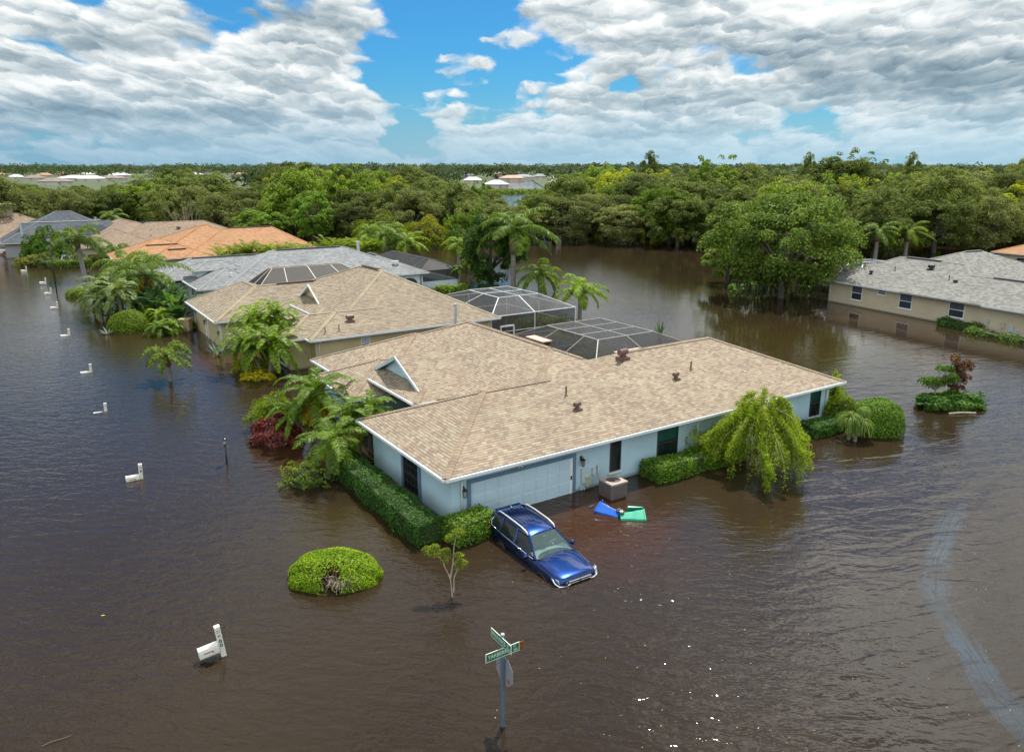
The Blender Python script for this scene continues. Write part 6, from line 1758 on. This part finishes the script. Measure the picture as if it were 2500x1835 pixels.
    for k in range(3):
        a = R(180 + 120 * k); d_ = Vector((math.cos(a), math.sin(a), 0)); p_ = Vector((-d_.y, d_.x, 0)); m.poly([(0, 0, 0), tuple(d_ * .042 + p_ * .024), tuple(d_ * .085), tuple(d_ * .042 - p_ * .024)])
    m.build('front_emblem', chrome, t)
    # interior
    m = MB(); m.box(-1.9, -.78, .5, .75, .78, .80); m.build('cabin_floor', seat_m, t)
    m = MB(); loft(m, [[(.98, -.74, .95), (.98, .74, .95), (.98, .74, 1.075), (.98, -.74, 1.075)], [(.45, -.76, .85), (.45, .76, .85), (.40, .76, 1.06), (.40, -.76, 1.06)]]); m.build('dashboard', dash_m, t, bevel=.02)
    for s in (-1, 1):
        m = MB(); m.beam((-.05, s * .37, .90), (-.60, s * .37, .92), .5, .16); m.beam((-.50, s * .37, .92), (-.72, s * .37, 1.42), .46, .14, up=(1, 0, 0)); m.beam((-.74, s * .37, 1.44), (-.78, s * .37, 1.58), .24, .1, up=(1, 0, 0)); m.build('seat', seat_m, t, bevel=.04)
    m = MB(); m.beam((-1.35, -.7, .95), (-1.35, .7, .95), .3, .2); m.beam((-1.55, -.7, 1.2), (-1.55, .7, 1.2), .14, .5); m.build('rear_seat', seat_m, t, bevel=.04)
    m = MB(); pts = [(.30 + .06 * math.sin(a), .37 + .18 * math.cos(a), 1.08 + .17 * math.sin(a)) for a in [2 * math.pi * k / 18 for k in range(19)]]; m.tube(pts, .016, 6); m.lathe([(0, 1.04), (.06, 1.06), (.06, 1.1), (0, 1.12)], 10, (.30, .37, 0)); m.build('steering_wheel', plain('wheel_grey', (.30, .32, .32), .5), t)
    m = MB(); m.beam((.30, -.10, 1.44), (.30, .10, 1.44), .10, .09); m.build('mirror_housing', car_black, t, bevel=.02)
    m = MB(); m.beam((1.0, -.62, 1.10), (1.02, .02, 1.11), .02, .02); m.beam((1.02, .0, 1.10), (.97, .62, 1.11), .02, .02); m.beam((1.0, -.74, 1.085), (1.0, .74, 1.085), .10, .03); m.build('wiper', car_black, t)
    return t


make_suv()


def pickup(name, label, P, rot, pm, sink=.45):
    t = thing(name, label, 'pickup truck', (P.x, P.y, -sink), R(rot))
    b = MB()
    def sec(x, w_, z0, z1): return [(x, w_, z0), (x, w_ * 1.02, z0 + (z1 - z0) * .5), (x, w_ * .97, z1), (x, -w_ * .97, z1), (x, -w_ * 1.02, z0 + (z1 - z0) * .5), (x, -w_, z0)]
    loft(b, [sec(2.85, .80, .55, 1.05), sec(2.75, .92, .45, 1.14), sec(1.3, .96, .45, 1.20), sec(1.25, .96, .45, 1.16), sec(-.95, .96, .45, 1.16), sec(-1.0, .96, .45, 1.20), sec(-2.75, .96, .5, 1.20), sec(-2.85, .9, .6, 1.12)])
    b.build('body', pm, t, bevel=.05)
    m = MB(); m.box(-2.7, -.78, 1.17, -1.1, .78, 1.212); m.build('truck_bed', car_black, t)
    c_ = MB(); loft(c_, [[(1.28, .84, 1.15), (1.28, -.84, 1.15), (.55, -.68, 1.74), (.55, .68, 1.74)], [(-1.0, .84, 1.15), (-1.0, -.84, 1.15), (-.75, -.68, 1.78), (-.75, .68, 1.78)]]); c_.build('cab', pm, t, bevel=.05)
    g = MB()
    for s in (-1, 1):
        g.poly([(1.05, s * .835, 1.24), (.22, s * .842, 1.24), (.22, s * .71, 1.68), (.55, s * .70, 1.68)]); g.poly([(.12, s * .842, 1.24), (-.80, s * .842, 1.24), (-.68, s * .71, 1.68), (.12, s * .71, 1.68)])
    g.poly([(1.19, .74, 1.26), (1.19, -.74, 1.26), (.64, -.62, 1.70), (.64, .62, 1.70)]); g.poly([(-.985, .7, 1.26), (-.985, -.7, 1.26), (-.80, -.6, 1.68), (-.80, .6, 1.68)])
    g.build('window_glass', dark_glass, t)
    for s in (-1, 1):
        for wx in (1.85, -1.75): wheel(t, wx, s * .87, .41)
        m = MB(); m.box(.98, s * 1.05 - .09, 1.2, 1.12, s * 1.05 + .09, 1.42); m.build('wing_mirror', car_black, t, bevel=.02)
        m = MB(); m.box(2.74, s * .7 - .16, .86, 2.87, s * .7 + .16, 1.06); m.build('headlight', head_m, t, bevel=.02)
        m = MB(); m.box(-2.88, s * .82 - .07, .78, -2.78, s * .82 + .07, 1.1); m.build('tail_light', red_lens, t, bevel=.02)
    m = MB(); m.box(2.8, -.6, .7, 2.88, .6, 1.02); m.build('grille', chrome, t, bevel=.02)
    m = MB(); m.box(-.98, -1.0, .46, 1.2, -.95, .54); m.box(-.98, .95, .46, 1.2, 1.0, .54); m.build('running_board', chrome, t)
    return t


pickup('pickup_truck', 'white pickup truck on the driveway cut by the left picture edge', at(50, 620), 14, car_white, .25)
pickup('pickup_truck', 'silver blue pickup truck standing behind the low clipped hedge', at(168, 642), 33, car_silver, .62)
P = at(150, 640); t = thing('golf_cart', 'golf cart with a cream roof parked beside the silver pickup', 'golf cart', (P.x + .6, P.y + 2.6, -.5), R(28))
m = MB(); m.box(-1.3, -.65, .3, 1.2, .65, .75); m.build('body', car_white, t, bevel=.06)
m = MB(); m.box(-1.35, -.72, 1.86, 1.15, .72, 1.95); m.build('canopy', plain('cart_cream', (.62, .59, .50), .5), t, bevel=.03)
m = MB()
for x in (-1.2, 1.0):
    for y in (-.62, .62): m.tube([(x, y, .7), (x, y, 1.88)], .025, 6)
m.build('roof_post', car_black, t)
m = MB(); m.box(-.9, -.6, .75, -.3, .6, 1.0); m.box(-.98, -.6, 1.0, -.85, .6, 1.4); m.box(.1, -.6, .75, .5, .6, .95); m.build('seat', seat_m, t, bevel=.04)
for x in (-.9, .85):
    for y in (-.6, .6): wheel(t, x, y, .24)
P = at(48, 612); t = thing('driveway_gate', 'white framed dark screen door beside the white pickup', 'garage screen', (P.x, P.y + 2.0, 0), R(33))
m = MB(); m.beam((-2.2, 0, -.5), (-2.2, 0, 2.1), .14, .14, up=(1, 0, 0)); m.beam((2.2, 0, -.5), (2.2, 0, 2.1), .14, .14, up=(1, 0, 0)); m.beam((-2.2, 0, 2.1), (2.2, 0, 2.1), .16, .16); m.build('frame', fr_white, t)
m = MB(); m.box(-2.13, -.02, -.5, 2.13, .02, 2.03); m.build('screen_panel', plain('screen_slate', (.045, .055, .07), .5), t)


# ------------------------------------------------------------------ lettering helper
def lettering(text, size, mat, parent, M, name='lettering', align='CENTER', sx=1.0, bold=.0):
    c = bpy.data.curves.new(name, 'FONT'); c.body = text; c.size = size; c.align_x = align; c.align_y = 'CENTER'; c.extrude = .001; c.offset = bold
    c.materials.append(mat)
    tmp = bpy.data.objects.new(name, c); COL.objects.link(tmp)
    me = bpy.data.meshes.new_from_object(tmp.evaluated_get(bpy.context.evaluated_depsgraph_get())); bpy.data.objects.remove(tmp)
    o = link(bpy.data.objects.new(name, me), parent)
    o.matrix_local = M @ Matrix.Diagonal((sx, 1, 1, 1))
    return o


sign_green = plain('sign_green', (.004, .150, .075), .35, var=.08)
sign_white = plain('sign_white', (.62, .72, .64), .4, var=.05)
sign_cream = plain('sign_edge', (.72, .74, .62), .4, var=.06)
galv = plain('galvanised_post', (.16, .22, .29), .45, .4, var=.2, scale=6)
sign_back = plain('sign_back', (.33, .34, .37), .45, .3, var=.1)
brown_plq = plain('brown_plaque', (.30, .085, .010), .5, var=.2)
ink = plain('black_ink', (.015, .016, .016), .6)


def make_sign():
    P = at(1228, 1772); t = thing('street_sign', 'green crossed street name signs on a post with the back of a stop sign', 'street sign', P)
    zt = height(1226, 1546, P); z1 = height(1226, 1562, P); z2 = height(1226, 1588, P)
    m = MB(); m.box(-.035, -.035, -.6, .035, .035, zt - .03); 
    for s in (-1, 1): m.box(s * .035 - .006, -.045, -.6, s * .035 + .006, .045, zt - .04)
    m.build('post', galv, t).rotation_euler.z = R(33)
    m = MB(); m.box(-.045, -.045, zt - .08, .045, .045, zt); m.build('post_cap', sign_back, t, bevel=.01)
    def blade(z, ang, x0, x1, h_, words, nm):
        Mz = Matrix.Rotation(R(ang), 4, 'Z') @ Matrix.Translation((0, -.045, z))
        m = MB(); m.M = Mz; m.box(x0, -.006, -h_ / 2, x1, .006, h_ / 2)
        b = m.build('name_blade', sign_green, t)
        m = MB(); m.M = Mz; e = .010
        m.box(x0 - e, -.008, -h_ / 2 - e, x1 + e, .008, -h_ / 2 + .004); m.box(x0 - e, -.008, h_ / 2 - .004, x1 + e, .008, h_ / 2 + e); m.box(x0 - e, -.0085, -h_ / 2 + .004, x0 + .005, .0085, h_ / 2 - .004); m.box(x1 - .005, -.0085, -h_ / 2 + .004, x1 + e, .0085, h_ / 2 - .004)
        m.build('blade_edge', sign_cream, b)
        for tx, sz, x, zz, sx in words:
            lettering(tx, sz, sign_white, b, Mz @ Matrix.Translation((x, -.0095, zz)) @ Matrix.Rotation(R(90), 4, 'X'), sx=sx, bold=.002)
        return b, Mz
    blade(z1, -57, -.44, .44, .215, [('PROVINCE', .150, -.10, -.0, .86), ('ST', .085, .325, .045, .9), ('8900', .075, .33, -.05, .9)], 'a')
    b, Mz = blade(z2, 33, -.50, .44, .215, [('YARBERRY', .150, -.14, -.0, .88), ('ST', .085, .315, .045, .9), ('300', .085, .33, -.05, .9)], 'b')
    m = MB(); m.M = Mz; m.box(.455, -.006, -.105, .565, .006, .105); m.build('brown_tailpiece', brown_plq, b)
    m = MB(); m.M = Mz
    for k in range(4): m.beam((.475 + k * .022, -.008, .08), (.485 + k * .022, -.008, -.0), .006, .004, up=(0, 1, 0))
    m.box(.47, -.0082, -.085, .55, -.0062, -.06); m.build('tailpiece_mark', plain('brown_dark', (.11, .02, .004), .6), b)
    zc = height(1229, 1637, P); rr = .375 / math.cos(R(22.5))
    Ms = Matrix.Rotation(R(-57), 4, 'Z') @ Matrix.Translation((0, .05, zc))
    m = MB(); m.M = Ms
    oc = [(rr * math.cos(R(22.5 + 45 * k)), rr * math.sin(R(22.5 + 45 * k))) for k in range(8)]
    m.poly([(x, -.003, z) for x, z in oc]); m.poly([(x, .003, z) for x, z in oc[::-1]])
    for k in range(8): a, c = oc[k], oc[(k + 1) % 8]; m.beam((a[0], 0, a[1]), (c[0], 0, c[1]), .010, .007, up=(0, 1, 0))
    o = m.build('stop_sign_back', sign_back, t)
    m = MB(); m.M = Ms; m.poly([(.19, -.005, -.30), (.245, -.005, -.22), (.19, -.005, -.14), (.135, -.005, -.22)]); m.build('red_sticker', plain('red_sticker', (.50, .03, .015), .5), o)


make_sign()

# ------------------------------------------------------------------ mailboxes along the street
mb_white = plain('mailbox_white', (.72, .70, .62), .4, var=.07)
flag_red = plain('flag_red', (.42, .02, .03), .4)
mb_stain = plain('tannin_stain', (.30, .19, .06), .6, var=.3)


def mailbox(P, top, digits, label, first=False, tilt=0.0, box_up=.33):
    t = thing('mailbox', label, 'mailbox', (P.x, P.y, 0), R(33), 'white mailboxes in a row along the flooded street')
    t.rotation_euler = (R(-2 + tilt), R(-6 if digits == '900' else 2), R(33))
    m = MB(); m.box(-.075, -.075, -.6, .075, .075, top - .05); m.lathe([(.106, top - .07), (.106, top - .045), (.085, top - .01), (.03, top)], 4, (0, 0, 0)) if False else m.box(-.082, -.082, top - .055, .082, .082, top)
    m.build('post', mb_white, t, bevel=.022)
    m = MB(); m.box(-.055, -.0785, top - .13, .055, -.0755, top - .118); m.box(-.055, -.0785, top - .185, .055, -.0755, top - .173); m.build('post_band', ink, t)
    zb = top - .47                                              # top of the box
    prof = [(.0, -.30), (.115, -.30), (.125, -.27), (.125, -.13), (.105, -.045), (.06, -.012), (0, 0)]
    full = [(y, z) for y, z in prof] + [(-y, z) for y, z in prof[::-1][1:-1]]
    m = MB(); loft(m, [[(-.08, y, zb + z) for y, z in full], [(-.60, y, zb + z) for y, z in full]]); b = m.build('letter_box', mb_white, t)
    m = MB(); loft(m, [[(-.60, y * 1.05, zb + z * 1.0 + .005) for y, z in full], [(-.625, y * 1.05, zb + z + .005) for y, z in full]]); m.build('box_door', mb_white, b)
    m = MB(); m.box(-.50, -.133, zb - .175, -.24, -.128, zb - .150); m.box(-.265, -.133, zb - .215, -.24, -.128, zb - .150); m.build('flag', flag_red, b)
    m = MB(); m.beam((-.25, 0, zb - .31), (0, 0, zb - .34), .10, .05); m.build('support_arm', mb_white, t)
    for k, dgt in enumerate(digits):
        lettering(dgt, .155, ink, t, Matrix.Translation((0, -.0785, top - .33 - k * .135)) @ Matrix.Rotation(R(90), 4, 'X'), name='number', bold=.004)
    return t


for k, (x, y, tp, dg, lab) in enumerate(((546, 1598, .97, '900', 'white mailbox numbered 900, nearest the street sign, red flag on its side'), (345, 1167, .68, '8', 'white mailbox with red flag and an 8 on its post, second from the front'), (258, 1003, .47, '', 'white mailbox sunk to its box lid left of the black garden lamp'), (222, 908, .56, '', 'white mailbox in open water left of the lone foxtail palm'),
                                         (169, 819, .58, '', 'white mailbox left of the round topiary bush'), (141, 753, .68, '', 'white mailbox beside the reflection of the tall street lamp'), (125, 718, .70, '', 'white mailbox just behind the foot of the tall street lamp'), (112, 694, .80, '', 'white mailbox left of the low hedge tip, next to last up the street'), (65, 663, .72, '', 'farthest white mailbox near the orange red flower bed'))):
    mailbox(at(x, y), tp, dg, lab)


# ------------------------------------------------------------------ lamps
def garden_lamp(name, label, P, h, s, r_):
    t = thing(name, label, 'lamp post', P)
    m = MB(); m.tube([(0, 0, -.6), (0, 0, h - .38 * s)], r_, 10); m.lathe([(r_, h - .44 * s), (r_ * 1.7, h - .40 * s), (r_ * 1.2, h - .36 * s)], 10); m.build('post', black_iron, t, smooth=True)
    m = MB(); m.lathe([(.04 * s, h - .36 * s), (.09 * s, h - .30 * s), (.105 * s, h - .13 * s)], 8); m.build('lamp_glass', lamp_glass, t)
    m = MB()
    for k in range(8):
        a = k * math.pi / 4; m.tube([(.045 * s * math.cos(a), .045 * s * math.sin(a), h - .36 * s), (.108 * s * math.cos(a), .108 * s * math.sin(a), h - .13 * s)], .008 * s, 4)
    m.lathe([(.125 * s, h - .135 * s), (.13 * s, h - .12 * s), (.09 * s, h - .06 * s), (.03 * s, h - .03 * s), (.012 * s, h + .05 * s)], 12); m.build('lamp_head', black_iron, t)
    return t


P = at(554, 1131); garden_lamp('garden_lamp', 'short black garden lamp post standing alone in the street water', P, height(551, 1067, P), 1.0, .042)
P = at(139, 716); garden_lamp('street_lamp', 'tall thin black street lamp with a pale lantern head on the left', P, height(125, 573, P), 2.2, .06)
P = at(217, 676); garden_lamp('garden_lamp', 'small black garden lamp beside the tallest left palm trunk', P, height(216, 656, P), 1.3, .05)

# ------------------------------------------------------------------ air conditioners
ac_body = plain('ac_taupe', (.165, .135, .125), .55, var=.08); ac_top = plain('ac_top', (.33, .285, .235), .5, var=.1); ac_dark = plain('ac_dark', (.012, .012, .012), .6)


def ac_unit(label, P, rot, s, top):
    t = thing('air_conditioner', label, 'air conditioner', P, rot)
    m = MB(); m.box(-s / 2, -s / 2, -.6, s / 2, s / 2, top - .06)
    m.build('cabinet', ac_body, t, bevel=.03)
    m = MB(); n = 24
    for k in range(n):
        x = -s / 2 + .04 + (s - .08) * k / (n - 1)
        m.box(x - .004, -s / 2 - .008, -.5, x + .004, -s / 2, top - .09); m.box(-s / 2 - .008, x - .004, -.5, -s / 2, x + .004, top - .09)
    m.build('louver', plain('ac_fin', (.125, .10, .095), .5), t)
    # top deck with a round opening
    m = MB(); ns = 32; q = s / 2 + .012; rr = s * .36
    def sq(a):
        c, s_ = math.cos(a), math.sin(a); k = q / max(abs(c), abs(s_)); return (c * k, s_ * k)
    for k in range(ns):
        a0, a1 = 2 * math.pi * k / ns + math.pi / 4, 2 * math.pi * (k + 1) / ns + math.pi / 4
        o0, o1 = sq(a0), sq(a1); i0, i1 = (rr * math.cos(a0), rr * math.sin(a0)), (rr * math.cos(a1), rr * math.sin(a1))
        m.poly([(*o0, top - .01), (*o1, top - .01), (*i1, top), (*i0, top)]); m.poly([(*o1, top - .01), (*o0, top - .01), (*o0, top - .08), (*o1, top - .08)]); m.poly([(*i0, top), (*i1, top), (*i1, top - .12), (*i0, top - .12)])
    m.build('top_deck', ac_top, t)
    m = MB()
    for r_ in (.08, .16, .24, .32):
        pts = [(s * r_ * 1.1 * math.cos(a), s * r_ * 1.1 * math.sin(a), top - .03) for a in [2 * math.pi * k / 20 for k in range(21)]]; m.tube(pts, .004, 4)
    for k in range(10): a = k * .628; m.tube([(0, 0, top - .03), (rr * math.cos(a), rr * math.sin(a), top - .03)], .004, 4)
    m.lathe([(.07, top - .12), (.07, top - .05), (0, top - .04)], 10); m.build('fan_grille', ac_dark, t)
    m = MB(); m.lathe([(rr * .99, top - .13), (rr * .99, top - .12)], 24); m.build('fan_well', ac_dark, t)
    return t


ac_unit('taupe air conditioner with a round fan on top beside the blue wall', hw(H1, 7.68, -.64), H1.rotation_euler.z, .86, .70)
t = ac_unit('air conditioner by the beige house wall across the lake, half sunk behind hedge', hw(HR, 17.75, -.35), HR.rotation_euler.z, .95, .36)
m = MB(); m.box(-.50, -.486, .05, -.40, -.480, .22); m.build('rating_label', white_al, t)

# ------------------------------------------------------------------ floating bins
bin_blue = plain('bin_blue', (.006, .100, .480), .32, var=.06); bin_green = plain('bin_green', (.004, .320, .190), .30, var=.06)


def bin_(name, label, P, rot, mat, roll, z, pitch, lid):
    t = thing(name, label, 'wheelie bin', (P.x, P.y, z), 0); t.rotation_euler = (R(roll), R(pitch), R(rot))
    b = MB()
    def sq(x, w_, h_): r_ = .06; return [(x, w_, -h_ + r_), (x, w_, h_ - r_), (x, w_ - r_, h_), (x, -w_ + r_, h_), (x, -w_, h_ - r_), (x, -w_, -h_ + r_), (x, -w_ + r_, -h_), (x, w_ - r_, -h_)]
    loft(b, [sq(0, .215, .22), sq(.52, .25, .26), sq(.66, .265, .30), sq(.90, .285, .32), sq(1.0, .29, .325)]); b.build('bin_body', mat, t, bevel=.012)
    m = MB(); loft(m, [sq(.96, .315, .35), sq(1.03, .315, .35)]); m.build('rim', mat, t, bevel=.012)
    m = MB(); m.tube([(.93, -.24, .36), (.99, -.24, .46), (.99, .24, .46), (.93, .24, .36)], .022, 8); m.build('handle', mat, t, smooth=True)
    m = MB(); m.box(.55, -.06, .255, .85, .06, .33); m.build('back_rib', mat, t, bevel=.02)
    if lid == 'open':
        m = MB(); loft(m, [[(1.0, -.31, .38), (1.0, .31, .38), (1.0, .31, .44), (1.0, -.31, .44)], [(.35, -.29, .42), (.35, .29, .42), (.35, .27, .52), (.35, -.27, .52)]]); m.build('lid', mat, t, bevel=.03)
    for s in (-1, 1):
        m = MB(); m.M = Matrix.Translation((.07, s * .27, .20)) @ Matrix.Rotation(R(90), 4, 'X'); m.lathe([(.06, -.03), (.13, -.03), (.13, .03), (.06, .03)], 16); o = m.build('wheel', tyre_m, t)
        m = MB(); m.M = Matrix.Translation((.07, s * .27, .20)) @ Matrix.Rotation(R(90), 4, 'X')
        for k in range(6): a = k * 1.047; m.beam((0, 0, .032), (.11 * math.cos(a), .11 * math.sin(a), .032), .015, .01); m.beam((0, 0, -.032), (.11 * math.cos(a), .11 * math.sin(a), -.032), .015, .01)
        m.build('hub', rim_m, o)
    return t


a, b = at(1513, 1259), at(1458, 1243); t = bin_('wheelie_bin', 'blue wheelie bin floating on its side, bottom against the green bin', a, math.degrees(math.atan2(b.y - a.y, b.x - a.x)), bin_blue, 60, -.06, -3, None); t.scale = (.97, .86, .86)
m = MB(); q0 = at(1434, 1240); pts = [(.06 * math.sin(k * .5), k * .06, 0) for k in range(7)]
P = at(1437, 1238); inv = t.matrix_basis.inverted(); m.tube([inv @ (P + Vector((.03 + k * .035, -.10 + k * .065 - .004 * k * k, .035))) for k in range(6)], .022, 6); m.build('lid', plain('bin_lid_blue', (.01, .15, .36), .35), t, smooth=True)
a, b = at(1513, 1264), at(1580, 1264); bin_('wheelie_bin', 'green wheelie bin floating on its side with lid flapped open, right of the blue one', a, math.degrees(math.atan2(b.y - a.y, b.x - a.x)) + 2, bin_green, -62, -.03, 0, 'open').scale = (.97, .86, .86)

# ------------------------------------------------------------------ on the water
rg = np.random.default_rng(17); n = 130
pxs = rg.uniform(1200, 2600, n); pys = rg.uniform(1150, 1900, n)
C = np.array([tuple(at(x, y, .006)) for x, y in zip(pxs, pys)]); N = np.tile(np.array([0, 0, 1.0]), (n, 1)) + rg.normal(scale=.15, size=(n, 3))
V, F = leaf_quads(C, unit(N), .042, .02, rg)
tag(obj('floating_leaves', npmesh('floating_leaves', V, F, leafmat('drift_leaf', (.34, .27, .06), (.62, .52, .20), .5, .1, 3.0))), 'tiny yellow leaves drifting on the brown water', 'leaves', kind='stuff')
P = at(251, 1502, .006); m = MB(); m.poly([(-.07, 0, .008), (0, -.03, .012), (.08, .01, .008), (0, .04, .012)]); o = m.build('fallen_leaf', MATS['drift_leaf']); o.location = P; tag(o, 'single yellow leaf floating left of the numbered mailbox', 'leaf')
P = at(140, 1810); m = MB(); m.tube([(-.28, -.16, .01), (-.12, -.02, .03), (.12, .10, .03), (.24, .20, .02)], [.012, .010, .008, .004], 5); m.tube([(.12, .10, .03), (.20, .12, .05)], [.006, .003], 4); o = m.build('floating_twig', twig); o.location = P; tag(o, 'bent brown twig floating at the bottom left of the water', 'twig')


def slick_mat():
    m, T, b = pbsdf('oil_slick')
    uv = T.node('ShaderNodeUVMap').outputs[0]; u, v, _ = T.sep(uv)
    geo = T.node('ShaderNodeNewGeometry').outputs['Position']
    n = T.noise(geo, 1.1, 6, .62, .6); st = T.noise(T.vm('MULTIPLY', uv, (5.0, .25, 1)), 2.0, 4, .6, .8)
    across = T.m('ABSOLUTE', T.m('SUBTRACT', u, .5))
    e = T.m('ADD', across, T.m('MULTIPLY', T.m('SUBTRACT', n, .5), .55))
    f = T.m('SUBTRACT', 1.0, T.ss(e, .16, .40)); f = T.m('MULTIPLY', f, T.ss(st, .32, .52))
    f = T.m('MULTIPLY', f, T.ss(v, .0, 2.5)); f = T.m('MULTIPLY', f, T.mr(T.noise(geo, .5, 3, .5), .3, .7, .05, .20))
    T.put(b.inputs['Base Color'], T.ramp(T.noise(geo, .35, 3, .5), [(.35, (.10, .19, .32)), (.65, (.12, .21, .27))]))
    b.inputs['Roughness'].default_value = .22
    tr = T.node('ShaderNodeBsdfTransparent'); mx = T.node('ShaderNodeMixShader'); T.put(mx.inputs[0], f)
    T.l.new(tr.outputs[0], mx.inputs[1]); T.l.new(b.outputs[0], mx.inputs[2]); T.l.new(mx.outputs[0], T.n['Material Output'].inputs[0])
    return m


pth = [(2345, 1215, 45), (2317, 1278, 60), (2298, 1338, 62), (2274, 1402, 70), (2290, 1462, 62), (2317, 1512, 64), (2342, 1555, 74), (2377, 1604, 76), (2412, 1668, 86), (2448, 1710, 100), (2500, 1764, 120), (2570, 1830, 140)]
m = MB(); prev = None; dist_ = 0; pc = None
for x, y, w_ in pth:
    l, r_ = at(x - w_ * .85, y, .004), at(x + w_ * .85, y, .004); c_ = (l + r_) / 2
    if prev: 
        d0 = dist_; dist_ += (c_ - pc).length
        m.poly([prev[0], prev[1], r_, l], [(0, d0), (1, d0), (1, dist_), (0, dist_)])
    prev = (l, r_); pc = c_
tag(m.build('oil_slick', slick_mat()), 'pale blue oily film trailing across the brown water at the lower right', 'oil film', kind='stuff')
